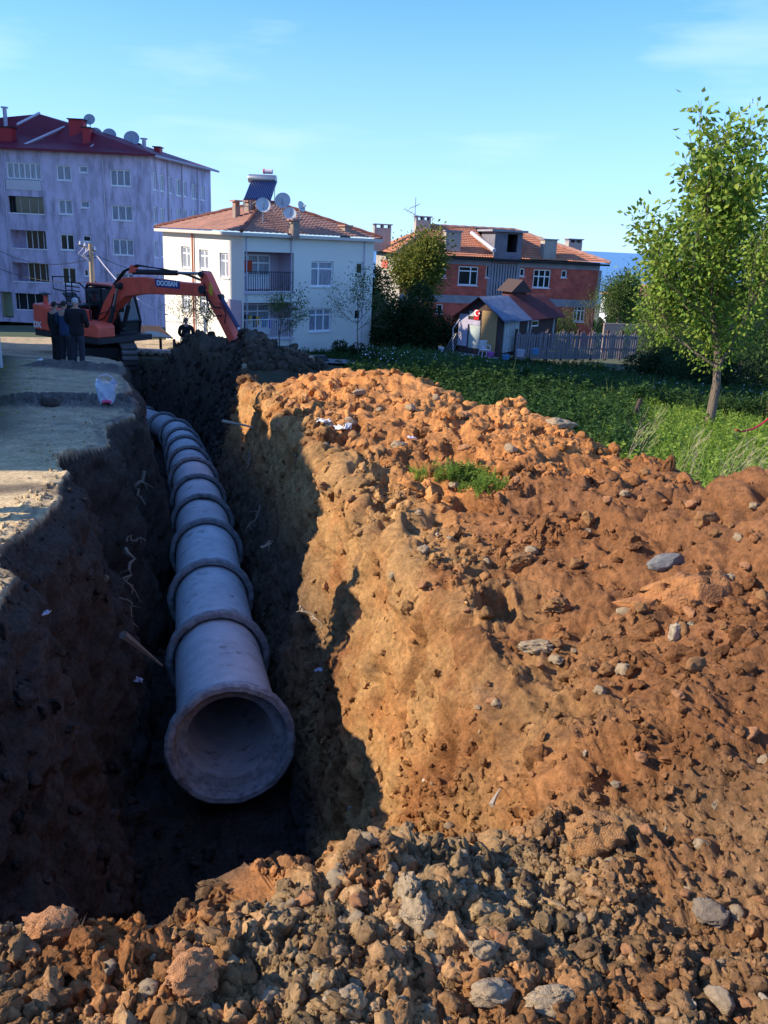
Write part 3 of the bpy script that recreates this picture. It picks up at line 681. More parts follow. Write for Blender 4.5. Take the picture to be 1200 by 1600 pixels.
uf = Vector((.995, -.0, 0)); F1 = Face((cx-16, cy+.0), (1, 0), E.location)
W1 = 16.0; TOP = 5.45; BOT = -7.9
R = F1.rect
wins = [(172,265,204,291,(.33,.67)),(174,321,207,345,(.33,.67)),(176,374,209,399,(.33,.67)),(180,427,210,448,(.33,.67)),
        (88,258,111,282,(.5,)),(91,312,113,335,(.5,)),(94,366,116,391,(.5,)),(97,418,119,444,(.5,)),
        (123,259,137,270,()),(125,314,140,325,()),(129,368,142,378,()),(131,421,144,432,(.5,))]
balc = [(13,307,68,333),(17,360,72,388),(20,411,76,440),(24,459,76,484)]
shut = (10,254,64,280)
ops = [R(*w[:4]) for w in wins]+[R(*b) for b in balc]+[R(*shut)]+[R(2,456,20,496)]
wall_mb(F1, 0, BOT, W1, TOP, ops, .25).build('wall', M_LILAC, E)
for k, w in enumerate(wins):
    dark = k in (6, 7, 10, 11); window(E, F1, R(*w[:4]), w[4], None, M_GLASS if dark else M_GLASSB)
for k, b in enumerate(balc):
    r = R(*b); i_ = MB(); i_.T = F1.T
    # the balcony is a real recess with back wall, glazing and a front parapet
    i_.box(r[0], 1.3, r[1], r[2], 1.4, r[3]); i_.box(r[0]-.05, .251, r[1], r[0], 1.3, r[3]); i_.box(r[2], .251, r[1], r[2]+.05, 1.3, r[3])
    i_.box(r[0], .251, r[1]-.1, r[2], 1.3, r[1]); i_.box(r[0], .251, r[3], r[2], 1.3, r[3]+.1)
    B = i_.build('balcony', M_LILAC if k in (1, 2) else M_DARK, E)
    g = MB(); g.T = F1.T; w_ = r[2]-r[0]
    x0 = r[0]+(.35*w_ if k in (1, 2) else .03)
    for t in range(5): g.box(x0+(r[2]-x0)*t/4-.025, .7, r[1], x0+(r[2]-x0)*t/4+.025, .75, r[3])
    g.build('frame', M_WHITE if k else M_METAL, B)
    q = MB(); q.T = F1.T; q.box(x0, .72, r[1], r[2], .73, r[3]); q.build('pane', M_GLASS, B)
    q = MB(); q.T = F1.T; q.box(r[0]-.04, -.05, r[1]-.08, r[2]+.04, .02, r[1]-.003); q.build('sill', M_WHITE if k else M_WHITE, B)
r = R(*shut); wv = window(E, F1, r, (.2, .36, .52, .68, .84), None, M_GLASSB)
p = MB(); p.T = F1.T; rp = R(10,280,64,297); p.box(rp[0], -.06, rp[1], rp[2], -.003, rp[3]-.01); p.build('balcony_panel', mat('white_panel', (.62, .60, .64), .6), E)
r = R(2,456,20,496); p = MB(); p.T = F1.T; p.box(r[0], .9, r[1], r[2], 1.0, r[3]); p.box(r[0]-.06, .251, r[1], r[0]-.003, .9, r[3]); p.build('passage', mat('passage_paint', (.5, .55, .35), .8), E)
for pts in ([(2,232),(22,492)], [(160,240),(171,458)]):
    a = F1.uv(*pts[0]); b = F1.uv(*pts[1]); p = MB(); p.T = F1.T; p.tube([(a[0], -.08, a[1]), (a[0], -.08, b[1])], .06, 6); p.build('downpipe', M_TRIM, E)
F2 = Face((cx, cy), (cx*0+1.9, 13.2), E.location); L2_ = 13.4
R2 = F2.rect
w2 = [(239,269,245,297),(250,273,257,299),(263,276,269,302),(275,280,283,306),(285,283,292,307),(300,287,307,311),(314,291,320,313),
      (240,323,246,351),(251,325,258,351),(264,326,269,348),(276,327,283,346),(285,328,292,346),(300,330,307,346),(314,331,320,345),(241,376,247,403),(252,376,259,402),(241,430,248,452),(252,429,259,450)]
ops2 = [R2(*w) for w in w2]; wall_mb(F2, 0, BOT-2, L2_, TOP, ops2, .2).build('wall', M_LILAC, E)
for o_ in ops2: window(E, F2, o_, (.5,) if o_[2]-o_[0] > .7 else (), None, M_GLASSB)
for px_ in (263, 285, 309):
    a = F2.uv(px_, 330); p = MB(); p.T = F2.T; p.tube([(a[0], -.08, TOP-.1), (a[0], -.08, BOT)], .06, 6); p.build('downpipe', M_TRIM, E)
p = MB(); p.add([(W1*0-16, .3, 13.2), (0, .3, 13.2), (1.6, 13.2, 13.2), (-16, 13.2, 13.2)], [(0, 1, 2, 3)]); p.add([(-16, 13.2, -2), (1.7, 13.2, -2), (1.7, 13.2, 13.2), (-16, 13.2, 13.2)], [(0, 1, 2, 3)]); p.build('wall', M_LILAC, E)
# hipped sheet roof
zt = TOP+7.8
pk = at(62, 178, 74); pk = Vector((pk.x-cx, pk.y-cy, pk.z+7.8)); pe = Vector((-2.2, 9.0, zt+1.2)); pl = Vector((-19, 5.5, pk.z-.9))
c0, c1_, c2_, c3_ = Vector((-18, -.5, zt)), Vector((.55, -.55, zt)), Vector((2.5, 13.7, zt)), Vector((-18, 13.8, zt))
mm_ = at(185, 214, 72.5); mm_ = Vector((mm_.x-cx, mm_.y-cy, mm_.z+7.8))
p = MB(); p.add([c0, c1_, c2_, c3_, pk, mm_, pl, pe], [(0, 1, 5, 4, 6), (1, 2, 7, 5), (5, 7, 4), (2, 3, 4, 7), (3, 6, 4)])
rf = p.build('roof', M_MAROON, E)
p = MB(); p.box(-18, -.56, zt-.14, .5, -.4, zt-.004); p.build('fascia', M_MAROON, rf)
p = MB(); e1 = Vector((.6, -.5, zt-.12)); e2 = Vector((2.6, 13.7, zt-.12)); p.tube([e1, e2], .09, 4); p.build('fascia', M_TRIM, rf)
for a, b in (((27,197),(62,179)), ((38,229),(112,196)), ((141,234),(163,214))):
    A = at(*a, 70.6); B = at(*b, 73.2); p = MB(); p.tube([A-E.location+Vector((0, 0, .12)), B-E.location+Vector((0, 0, .12))], .1, 4); p.build('roof_flashing', M_TRIM, rf)
for (px_, y0_, y1_, w_, Yc) in ((121,212,188,1.15,72.5), (137,220,201,.6,71.8), (8,224,200,1.3,71.5), (210,238,225,.7,74), (247,247,231,.5,76)):
    t = at(px_, y1_, Yc); bq = at(px_, y0_, Yc); chimney(rf, t.x-cx, t.y-cy, bq.z+7.8-.6, t.z+7.8, w_, .9, M_MAROON2, M_BLACK, holes=False)
for (px_, y0_, y1_, Yc) in ((7,196,170,74), (225,238,219,74)):
    t = at(px_, y1_, Yc); bq = at(px_, y0_, Yc); p = MB(); p.tube([(t.x-cx, t.y-cy, bq.z+7.3), (t.x-cx, t.y-cy, t.z+7.8)], .17, 8); p.tube([(t.x-cx, t.y-cy, t.z+7.85), (t.x-cx, t.y-cy, t.z+7.95)], .3, 8); p.build('flue', M_TRIM, rf)
for k, (px_, py_, rr0, lb) in enumerate(((140,187,.47,'satellite dish standing highest above the maroon roof'), (149,211,.62,'satellite dish touching the red chimney on the maroon roof'), (171,212,.60,'middle satellite dish on the maroon roof'), (206,217,.66,'largest satellite dish, at the right end of the maroon roof'))):
    t = at(px_, py_, 73); dish((t.x, t.y, t.z-rr0*.6-1.1), rad(8), rr0*.95, lb, mat('dish_grey', (.34, .36, .42), .6), rad(22), 1.1)

# ================================================================== CREAM HOUSE
M_CREAM = mat('cream_render', (.84, .80, .71), .9, col2=(.78, .74, .65), scale=.5, bump=.25, bscale=10)
M_TILE = mat('terracotta_tiles', (.46, .24, .18), .8, col2=(.30, .165, .13), scale=1.4, bump=.4, bscale=14, detail=8)
M_CAPT = mat('ridge_tiles', (.20, .07, .05), .85)
cx, cy = -7.75, 44.0
E = empty('cream_house', (cx, cy, -6.3), 0, 'cream two storey house with red tiled roof and laundry balconies', 'house')
uF = Vector((.732, .681, 0)); uL = Vector((-.681, .732, 0)); WF, WL = 8.8, 8.4; TOP = .0; BOT = -6.7
F1 = Face((cx, cy), uF, E.location)
R = F1.rect
ow = [(486,408,521,448),(557,410,568,429),(483,482,518,518),(554,483,565,500)]
ob = [(382,394,459,455),(381,473,458,528)]
ops = [R(*w) for w in ow+ob]; wall_mb(F1, 0, BOT, WF, TOP, ops, .2).build('wall', M_CREAM, E)
window(E, F1, ops[0], (.36,), .7, M_GLASSB); window(E, F1, ops[1], (), None, M_GLASS); window(E, F1, ops[2], (.33, .67), .72, M_GLASSB); window(E, F1, ops[3], (), None, M_GLASS)
for k, r in enumerate(ops[4:]):
    i_ = MB(); i_.T = F1.T; i_.box(r[0]-.05, .201, r[1], r[0]-.002, 1.35, r[3]); i_.box(r[2]+.002, .201, r[1], r[2]+.05, 1.35, r[3]); i_.box(r[0]-.05, .201, r[1]-.12, r[2]+.05, 1.35, r[1]-.002); i_.box(r[0]-.05, .201, r[3]+.002, r[2]+.05, 1.35, r[3]+.1)
    i_.box(r[0]-.05, 1.36, r[1]-.1, r[2]+.05, 1.5, r[3]+.1); B = i_.build('balcony', mat('balcony_plaster', (.55, .44, .50), .9), E)
    w_ = r[2]-r[0]; h_ = r[3]-r[1]
    f = MB(); f.T = F1.T; x0, x1 = r[0]+.15*w_, r[2]-.22*w_
    for t in (0, .3, .62, 1): f.box(x0+(x1-x0)*t-.035, 1.27, r[1]+.02, x0+(x1-x0)*t+.035, 1.33, r[3]-.2)
    for zz in (r[1]+.36*h_, r[1]+.68*h_, r[3]-.24): f.box(x0, 1.275, zz, x1, 1.325, zz+.07)
    f.box(x0+(x1-x0)*.3, 1.28, r[1]+.02, x1, 1.32, r[1]+.35*h_); fo = f.build('balcony_door', M_WHITE, B)
    q = MB(); q.T = F1.T; q.box(x0, 1.30, r[1]+.35*h_, x1, 1.31, r[3]-.22); q.build('pane', M_GLASSB, B)
    g = MB(); g.T = F1.T; nb = 22; hr = .95; x0 = r[0]+.0*w_
    for t in range(nb+1): g.box(x0+(r[2]-x0)*t/nb-.012, .03, r[1], x0+(r[2]-x0)*t/nb+.012, .055, r[1]+hr)
    g.box(r[0], .02, r[1]+hr, r[2], .065, r[1]+hr+.04); g.build('railing', M_BLACK if k == 0 else M_WHITE, B)
    s_ = MB(); s_.T = F1.T; s_.box(r[0]-.05, -.09, r[1]-.14, r[2]+.05, -.003, r[1]-.02); s_.build('slab_edge', M_TRIM, B)
F2 = Face((cx+uL.x*WL, cy+uL.y*WL), -uL, E.location); R2 = F2.rect
w2 = [(283,385,297,419),(311,390,325,421),(343,395,358,434),(285,456,297,486),(312,461,326,492)]
ops2 = [R2(*w) for w in w2]; wall_mb(F2, 0, BOT, WL, TOP, ops2, .2).build('wall', M_CREAM, E)
for o_ in ops2: window(E, F2, o_, (.5,), .68, M_GLASSB)
a = F2.uv(303, 400); p = MB(); p.T = F2.T; p.tube([(a[0], -.09, TOP), (a[0], -.09, BOT+.2)], .055, 6); p.build('downpipe', mat('orange_pipe', (.5, .12, .05), .6), E)
for q_ in (.15, 2.95, WF-.75):
    p = MB(); p.T = F1.T; p.tube([(q_, -.06, TOP), (q_, -.06, BOT+.2)], .03, 5); p.build('downpipe', M_TRIM, E)
wx = lambda u, l, z: (uF.x*u+uL.x*l, uF.y*u+uL.y*l, z)
p = MB(); p.add([wx(WF, 0, -.4), wx(WF, WL, -.4), wx(WF, WL, 6.3), wx(WF, 0, 6.3)], [(0, 1, 2, 3)]); p.add([wx(0, WL, -.4), wx(WF, WL, -.4), wx(WF, WL, 6.3), wx(0, WL, 6.3)], [(0, 1, 2, 3)])
p.build('wall', M_CREAM, E)
o = .32; zt = 6.33; rh = 1.62
r0, r1_, r2_, r3_ = wx(-o, -o, zt), wx(WF+o, -o, zt), wx(WF+o, WL+o, zt), wx(-o, WL+o, zt)
ra, rb_ = wx(WF*.46, WL*.5, zt+rh), wx(WF*.56, WL*.5, zt+rh)
p = MB(); tiled_plane(p, r0, r1_, rb_, ra, 18, 36); tiled_plane(p, r3_, r0, ra, ra, 18, 34); tiled_plane(p, r1_, r2_, rb_, rb_, 12, 20); tiled_plane(p, r2_, r3_, ra, rb_, 12, 20)
rf = p.build('roof', M_TILE, E)
for a, b in ((r0, ra), (r1_, rb_), (r2_, rb_), (r3_, ra), (ra, rb_)):
    p = MB(); A, B = Vector(a)+Vector((0, 0, .06)), Vector(b)+Vector((0, 0, .06)); n_ = 14
    p.tube([A.lerp(B, t/n_) for t in range(n_+1)], [.10+.025*(t % 2) for t in range(n_+1)], 7); p.build('ridge', M_CAPT, rf)
p = MB()
for a, b in ((r0, r1_), (r3_, r0)):
    A, B = Vector(a), Vector(b); n_ = (B-A).cross(Vector((0, 0, 1))).normalized()*.05
    p.add([A+n_+Vector((0, 0, -.16)), B+n_+Vector((0, 0, -.16)), B+n_, A+n_, A-n_+Vector((0, 0, -.16)), B-n_+Vector((0, 0, -.16)), B-n_, A-n_], [(0,1,2,3),(4,5,6,7),(0,1,5,4),(2,3,7,6),(0,3,7,4),(1,2,6,5)])
p.add([r0, r1_, r2_, r3_], [(0, 3, 2, 1)]); [None]
p.v = [(x, y, z-.01) for x, y, z in p.v]; p.build('eave', mat('cream_fascia', (.62, .56, .5), .7), rf)
M_CHB = mat('chimney_block', (.36, .27, .22), .9, noise=.3, scale=3)
def rz_at(px, py, Y): t = at(px, py, Y); return t.x-cx, t.y-cy, t.z+6.3
for (px_, yt, yb, w_, Yc) in ((369,322,334,.3,47.5), (390,316,333,.45,48.5), (460,345,362,.4,45.7), (540,354,371,.42,49.3)):
    x, y, z1_ = rz_at(px_, yt, Yc); _, _, z0_ = rz_at(px_, yb, Yc); chimney(rf, x, y, z0_-.35, z1_, w_, w_, M_CHB, M_TILE, holes=(px_ == 369), rz=rad(43))
for (px_, py_, rr0, Yc, rz, lb) in ((411,321,.38,45.6,.2,'white satellite dish in front of the solar heater on the tiled roof'), (442,314,.42,47.2,-.1,'largest satellite dish right of the solar water heater'), (453,334,.33,46,.15,'low satellite dish half hidden above the small chimney'), (470,323,.28,46.5,.9,'small satellite dish turned sideways at the right of the roof cluster')):
    t = at(px_, py_, Yc); dish((t.x, t.y, t.z-rr0*.6-.65), rad(5)+rz, rr0, lb, None, rad(20), .65)
# solar water heater
t = at(406, 318, 47.0); S0 = empty('solar_water_heater', (t.x, t.y, t.z), rad(-6), 'solar water heater with blue panels and silver tank on the tiled roof', 'solar heater'); S0.scale = (.88, .88, .88)
M_SOL = mat('solar_collector', (.015, .03, .12), .2, spec=.8)
p = MB(); p.box(-.8, -.05, 0, .8, 1.95, .08); k = p.build('collector', M_SOL, S0); k.matrix_local = Matrix.Translation((.12, -1.0, .15)) @ Matrix.Rotation(rad(35), 4, 'X')
p = MB()
for i in range(15): p.tube([(-.74+i*.106, 0, .1), (-.74+i*.106, 1.9, .1)], .03, 5)
q = p.build('tubes', M_SOL, k, smooth=True)
p = MB(); p.lathe([(.001, -.85), (.23, -.85), (.25, -.8), (.25, .8), (.23, .85), (.001, .85)], 18, 'X', (0, .62, 1.42)); p.build('tank', M_METAL, S0, smooth=True)
p = MB(); p.lathe([(.001, -.25), (.14, -.25), (.14, .25), (.001, .25)], 12, 'X', (.35, .7, 1.86)); p.build('expansion_tank', M_TRIM, S0, smooth=True)
p = MB(); p.lathe([(.001, -.04), (.15, -.04), (.15, .04), (.001, .04)], 12, 'X', (.08, .7, 1.86)); p.build('end_cap', mat('red_cap', (.6, .05, .08), .5), S0, smooth=True)
p = MB()
for sx in (-.72, .78):
    for a, b in (((sx, .55, 1.25), (sx, .45, -.5)), ((sx, .55, 1.2), (sx, -1, -.35)), ((sx, -1.0, .2), (sx, -1.0, -.5)), ((sx, -1, -.2), (sx, .5, -.2))): p.tube([a, b], .022, 4)
for a, b in (((-.72, .5, -.1), (.78, .5, .9)), ((-.72, -1, .12), (.78, -1, .12))): p.tube([a, b], .02, 4)
p.build('stand', M_METAL, S0)
# laundry
def cloth(name, F, u0, z0, u1, z1, d, m, label, cat='laundry'):
    p = MB(); p.T = F.T; n_ = 6; vs = []
    for s_ in (0, 1):
        for j in range(n_+1):
            for i in range(n_+1):
                u = u0+(u1-u0)*i/n_; z = z1+(z0-z1)*j/n_; vs.append((u, d+s_*.02+.03*math.sin(i*1.9+j*.3)*j/n_, z))
    m_ = (n_+1)**2; fs = []
    for s_ in (0, 1):
        for j in range(n_):
            for i in range(n_): a = s_*m_+j*(n_+1)+i; fs.append((a, a+1, a+n_+2, a+n_+1))
    p.add(vs, fs); return tag(p.build(name, m, smooth=True), label, cat, 'washing on the cream house balconies')
Fw = Face((cx, cy), uF, (0, 0, 0)); Rw = Fw.rect
for k, (r_, c_, lb) in enumerate((((384,407,396,424), (.4, .05, .02), 'orange red rug hung at the left of the upper balcony'), ((384,492,391,514), (.02,.02,.03), 'black garment at the left end of the lower balcony line'), ((391,494,396,506), (.62,.42,.06), 'yellow cloth second on the lower balcony line'), ((397,494,402,512), (.02,.03,.02), 'black garment between yellow cloths on the lower balcony'), ((402,495,408,508), (.6,.33,.04), 'mustard cloth on the lower balcony line'), ((400,500,405,512), (.5,.05,.04), 'red cloth on the lower balcony line'), ((411,498,420,512), (.1,.22,.35), 'blue shirt on the lower balcony line'), ((423,499,427,513), (.2,.12,.55), 'violet cloth near the right of the lower balcony line'))):
    rr_ = Rw(*r_); cloth('rug' if k == 0 else 'garment', Fw, *rr_, .12+.03*(k % 3), mat('cloth_%s' % ['rust', 'black', 'yellow', 'ink', 'mustard', 'scarlet', 'blue', 'violet'][k], c_, .9), lb, 'rug' if k == 0 else 'laundry')

# ================================================================== BRICK HOUSE
def brick_mat():
    m = bpy.data.materials.new('hollow_brick'); m.use_nodes = True; N, L = m.node_tree.nodes, m.node_tree.links; b = N['Principled BSDF']; b.inputs['Roughness'].default_value = .9
    tc_ = N.new('ShaderNodeTexCoord'); sx = N.new('ShaderNodeSeparateXYZ'); cb = N.new('ShaderNodeCombineXYZ'); ad = N.new('ShaderNodeMath'); ad.operation = 'ADD'
    L.new(tc_.outputs['Object'], sx.inputs[0]); L.new(sx.outputs['X'], ad.inputs[0]); L.new(sx.outputs['Y'], ad.inputs[1]); L.new(ad.outputs[0], cb.inputs['X']); L.new(sx.outputs['Z'], cb.inputs['Y'])
    br = N.new('ShaderNodeTexBrick'); br.inputs['Scale'].default_value = 1; br.inputs['Brick Width'].default_value = .3; br.inputs['Row Height'].default_value = .2; br.inputs['Mortar Size'].default_value = .012
    br.inputs['Color1'].default_value = (.74, .135, .08, 1); br.inputs['Color2'].default_value = (.58, .10, .065, 1); br.inputs['Mortar'].default_value = (.26, .17, .15, 1); br.inputs['Bias'].default_value = -.1
    L.new(cb.outputs[0], br.inputs['Vector'])
    n = N.new('ShaderNodeTexNoise'); n.inputs['Scale'].default_value = 1.3; n.inputs['Detail'].default_value = 6; L.new(tc_.outputs['Object'], n.inputs['Vector'])
    r = N.new('ShaderNodeValToRGB'); r.color_ramp.elements[0].position = .3; r.color_ramp.elements[1].position = .75; r.color_ramp.elements[0].color = (1.1, 1.1, 1.1, 1); r.color_ramp.elements[1].color = (.55, .5, .55, 1)
    L.new(n.outputs['Fac'], r.inputs['Fac']); mx_ = N.new('ShaderNodeMixRGB'); mx_.blend_type = 'MULTIPLY'; mx_.inputs['Fac'].default_value = 1
    L.new(br.outputs['Color'], mx_.inputs['Color1']); L.new(r.outputs['Color'], mx_.inputs['Color2']); L.new(mx_.outputs['Color'], b.inputs['Base Color'])
    bp = N.new('ShaderNodeBump'); bp.inputs['Strength'].default_value = .5; bp.inputs['Distance'].default_value = .03; L.new(br.outputs['Fac'], bp.inputs['Height']); bp.invert = True; L.new(bp.outputs[0], b.inputs['Normal']); return m
M_BRICK = brick_mat(); M_CONC = mat('raw_concrete', (.33, .32, .36), .9, col2=(.24, .23, .26), scale=1.2, bump=.4, bscale=8); M_PLAS = mat('old_plaster', (.42, .37, .32), .9, col2=(.30, .26, .23), scale=1.0, bump=.3)
M_TILE2 = mat('orange_terracotta_tiles', (.58, .23, .12), .8, col2=(.36, .15, .09), scale=1.6, bump=.4, bscale=14, detail=9)
a0 = at(627, 396, 66.0); cx, cy = a0.x, a0.y; uB = Vector((.985, .172, 0)).normalized()
E = empty('brick_house', (cx, cy, -7.6), 0, 'unplastered red brick house with concrete bands and orange tiled roof', 'house')
F1 = Face((cx, cy), uB, E.location); R = F1.rect; WB = F1.uv(938, 412)[0]; TOP = F1.uv(780, 404)[1]; BOT = -8.0
b1 = F1.uv(780, 464)[1]; b2 = F1.uv(780, 476)[1]; b0 = TOP-.55
wins = [(716,416,747,446,(.62,),.75,M_GLASS),(686,414,697,434,(),None,M_GLASSB),(759,414,765,434,(),None,M_GLASS),(833,421,860,450,(.33,.67),.62,M_GLASS),(877,422,886,434,(),None,M_GLASS),(896,478,914,503,(.33,.67),.7,M_GLASS),(682,475,692,490,(),None,M_GLASS),(812,419,820,432,(),None,M_GLASS)]
ops = [R(*w[:4]) for w in wins]; st = R(768,412,806,470)
wall_mb(F1, 0, BOT, WB, TOP, ops+[st], .25).build('wall', M_BRICK, E)
for w, o_ in zip(wins, ops): window(E, F1, o_, w[4], w[5], w[6], fw=.09)
def band(x0, z0, x1, z1, m=M_CONC, d=.025, name='concrete_band', cut=()):
    p = MB(); p.T = F1.T; segs = [(x0, x1)]
    for c in cut:
        ns = []
        for s0, s1 in segs:
            if c[1] <= s0 or c[0] >= s1: ns.append((s0, s1)); continue
            if c[0] > s0: ns.append((s0, c[0]))
            if c[1] < s1: ns.append((c[1], s1))
        segs = ns
    for s0, s1 in segs: p.box(s0, -d, z0, s1, -.002, z1)
    return p.build(name, m, E)
stc = (st[0], st[2])
band(0, b0, WB, TOP-.003, cut=[stc]); band(0, b2, WB, b1, cut=[stc])
for px_ in (704, 764, 808, 936): u = F1.uv(px_, 440)[0]; band(u-.14, b1+.003, u+.14, b0-.003, M_CONC if px_ != 704 else M_BRICK, .018, 'column')
u = F1.uv(938, 440)[0]
# stair tower with vertical concrete slots
tw = [R(757,360,818,404)[0], R(757,360,818,404)[2]]
p = MB(); p.T = F1.T; tz = F1.uv(780, 362)[1]; x0, x1 = F1.uv(772, 370)[0], F1.uv(815, 370)[0]; xo = R(791,366,807,394)
p.box(x0, -.3, TOP-.3, xo[0], -.06, tz); p.box(xo[2], -.3, TOP-.3, x1, -.06, tz); p.box(xo[0], -.3, TOP-.3, xo[2], -.06, xo[1]); p.box(xo[0], -.3, xo[3], xo[2], -.06, tz)
p.box(x0, -.059, TOP-.3, x0+.15, 3.6, tz); p.box(x1-.15, -.059, TOP-.3, x1, 3.6, tz); p.box(x0+.151, 3.4, TOP-.3, x1-.151, 3.6, tz)
tw_ = p.build('stair_tower', mat('grey_block', (.20, .19, .22), .9, col2=(.14, .13, .16), scale=2, bump=.5, bscale=6), E)
p = MB(); p.T = F1.T; p.box(x0-.35, -.65, tz+.002, x1+.3, 3.8, tz+.15); p.build('tower_roof', M_CONC, tw_)
p = MB(); p.T = F1.T; p.box(x0+.16, 2.0, TOP-.2, x1-.16, 2.1, tz-.05); p.build('dark_room', M_DARK, tw_)
p = MB(); p.T = F1.T; nf = 9
for i in range(nf+1):
    u = st[0]+(st[2]-st[0])*i/nf; p.box(u-.07, -.12, st[1], u+.07, .18, st[3])
for zz in (st[1], (st[1]+st[3])/2, st[3]-.15): p.box(st[0], .0, zz, st[2], .15, zz+.15)
p.build('stair_slats', M_CONC, E)
p = MB(); p.T = F1.T; p.box(st[0], .24, st[1], st[2], .3, st[3]); p.build('dark_room', M_DARK, E)
# left side wall goes back
uS = Vector((-uB.y, uB.x, 0)); uS = Vector((-.21, .98, 0)).normalized(); LS = 9.5
s1 = at(588, 396, 75.5); FS = Face((s1.x, s1.y), (Vector((cx, cy, 0))-Vector((s1.x, s1.y, 0))), E.location); LS = (Vector((cx, cy, 0))-Vector((s1.x, s1.y, 0))).length
ro = FS.rect(597,406,606,419)
wall_mb(FS, 0, BOT, LS, TOP, [], .2).build('wall', M_PLAS, E); p = MB(); p.T = FS.T; p.box(ro[0], -.03, ro[1], ro[2], -.003, ro[3]); p.build('brick_patch', M_BRICK, E)
kx, ky = s1.x-cx, s1.y-cy; ex, ey = uB.x*WB, uB.y*WB
p = MB(); p.add([(kx, ky, -.4), (kx+ex, ky+ey, -.4), (kx+ex, ky+ey, TOP+7.6), (kx, ky, TOP+7.6)], [(0, 1, 2, 3)]); p.add([(ex, ey, -.4), (kx+ex, ky+ey, -.4), (kx+ex, ky+ey, TOP+7.6), (ex, ey, TOP+7.6)], [(0, 1, 2, 3)]); p.build('wall', M_PLAS, E)
zt = TOP+7.62; n_ = Vector((kx, ky, 0)).normalized(); o = .55
r0 = Vector((0, 0, zt))-uB*o-n_*o; r1_ = Vector((ex, ey, zt))+uB*o-n_*o; r2_ = Vector((kx+ex, ky+ey, zt))+uB*o+n_*o; r3_ = Vector((kx, ky, zt))-uB*o+n_*o
Dp = Vector((kx, ky, 0))*.5; ra = Dp+uB*(WB*.21)+Vector((0, 0, zt+2.15)); rb_ = Dp+uB*(WB*.66)+Vector((0, 0, zt+2.15))
p = MB(); uu = (x0+x1)/2/WB
fa = lambda t: Vector(r0).lerp(r1_, t); tA, tB = x0/WB, x1/WB
ga = lambda t: (ra.lerp(rb_, (t-.21)/.45))
tiled_plane(p, r0, fa(.025+tA*.95), ga(tA), ra, 16, 36); tiled_plane(p, fa(.025+tB*.95), r1_, rb_, ga(tB), 16, 34); tiled_plane(p, r3_, r0, ra, ra, 16, 30); tiled_plane(p, r1_, r2_, rb_, rb_, 10, 16); tiled_plane(p, r2_, r3_, ra, rb_, 10, 30)
rf = p.build('roof', M_TILE2, E)
for a, b in ((r0, ra), (r1_, rb_), (ra, rb_)):
    p = MB(); A, B = a+Vector((0, 0, .07)), b+Vector((0, 0, .07)); m_ = 18; p.tube([A.lerp(B, t/m_) for t in range(m_+1)], [.12+.03*(t % 2) for t in range(m_+1)], 7); p.build('ridge', M_TILE, rf)
p = MB(); p.add([r0+Vector((0, 0, -.05)), r1_+Vector((0, 0, -.05)), r1_+Vector((0, 0, -.2)), r0+Vector((0, 0, -.2))], [(0, 1, 2, 3)]); p.add([r0, r1_, r2_, r3_], [(0, 1, 2, 3)]); p.v = [(a, b, c-.02) for a, b, c in p.v]; p.build('eave', M_DARK, rf)
A = at(737, 366, 70.2)-E.location; B = at(772, 394, 66.1)-E.location; p = MB(); p.tube([A+Vector((0, 0, .1)), B+Vector((0, 0, .12))], .16, 6); p.build('roof_flashing', M_TRIM, rf)
for (px_, yt, yb, w_, Yc, hl) in ((597,356,378,1.35,71,True), (707,362,392,1.2,67.3,False), (858,375,392,1.0,68.2,False), (896,379,391,1.15,72,True), (660,344,350,1.2,71,True)):
    t = at(px_, yt, Yc); bq = at(px_, yb, Yc); chimney(rf, t.x-cx, t.y-cy, bq.z+7.6-.7, t.z+7.6, w_, 1.0, M_PLAS, M_CONC, holes=hl, rz=rad(10))
t = at(648, 342, 70.5); AN = empty('roof_antenna', t, rad(20), 'thin television antenna on the brick house chimney', 'antenna')
p = MB(); p.tube([(0, 0, -.2), (0, 0, 1.6)], .03, 5); p.build('mast', M_METAL, AN)
p = MB(); p.tube([(-.9, 0, .7), (1.0, 0, -.1)], .022, 4); p.tube([(-.5, 0, .75), (.4, 0, 1.15)], .022, 4)
for k in range(6): c = Vector((-.9+.28*k, 0, .7-.12*k)); p.tube([c+Vector((0, -.35, .1)), c+Vector((0, .35, -.1))], .015, 4)
for k in range(3): p.tube([(-.4+.3*k, -.2, .85+.12*k), (-.4+.3*k, .2, .75+.12*k)], .015, 4)
p.build('elements', M_METAL, AN)

# ================================================================== SHED
M_SHEETB = mat('blue_grey_roof_sheet', (.20, .24, .32), .5, .2, col2=(.13, .15, .2), scale=2.5); M_RUSTR = mat('rusty_roof_sheet', (.13, .035, .035), .7, col2=(.08, .02, .02), scale=2); M_WOODD = mat('dark_weathered_wood', (.09, .055, .05), .9, noise=.4, scale=4, stretch=(6, 6, .5))
M_OSB = mat('osb_board', (.52, .33, .15), .85, col2=(.36, .21, .09), scale=14, detail=3); M_PAINTW = mat('flaking_white_paint', (.60, .60, .58), .8, col2=(.32, .32, .33), scale=4, stretch=(4, 4, 1)); M_LIL2 = mat('pale_lilac_board', (.52, .46, .56), .85, noise=.25, scale=2)
s0 = at(716, 550, 47.5); zb = s0.z; cx, cy = s0.x, s0.y
SH = empty('garden_shed', s0, 0, 'patched wooden garden shed with blue and rust sheet roof beside the picket fence', 'shed')
s2 = at(778, 556, 45.9); uf = Vector((s2.x-cx, s2.y-cy, 0)); Wf = uf.length; uf.normalize(); FA = Face((cx, cy), uf, SH.location)
s3 = at(866, 545, 51.5); ur = Vector((s3.x-s2.x, s3.y-s2.y, 0)); Wr = ur.length; ur.normalize(); FB = Face((s2.x, s2.y), ur, SH.location)
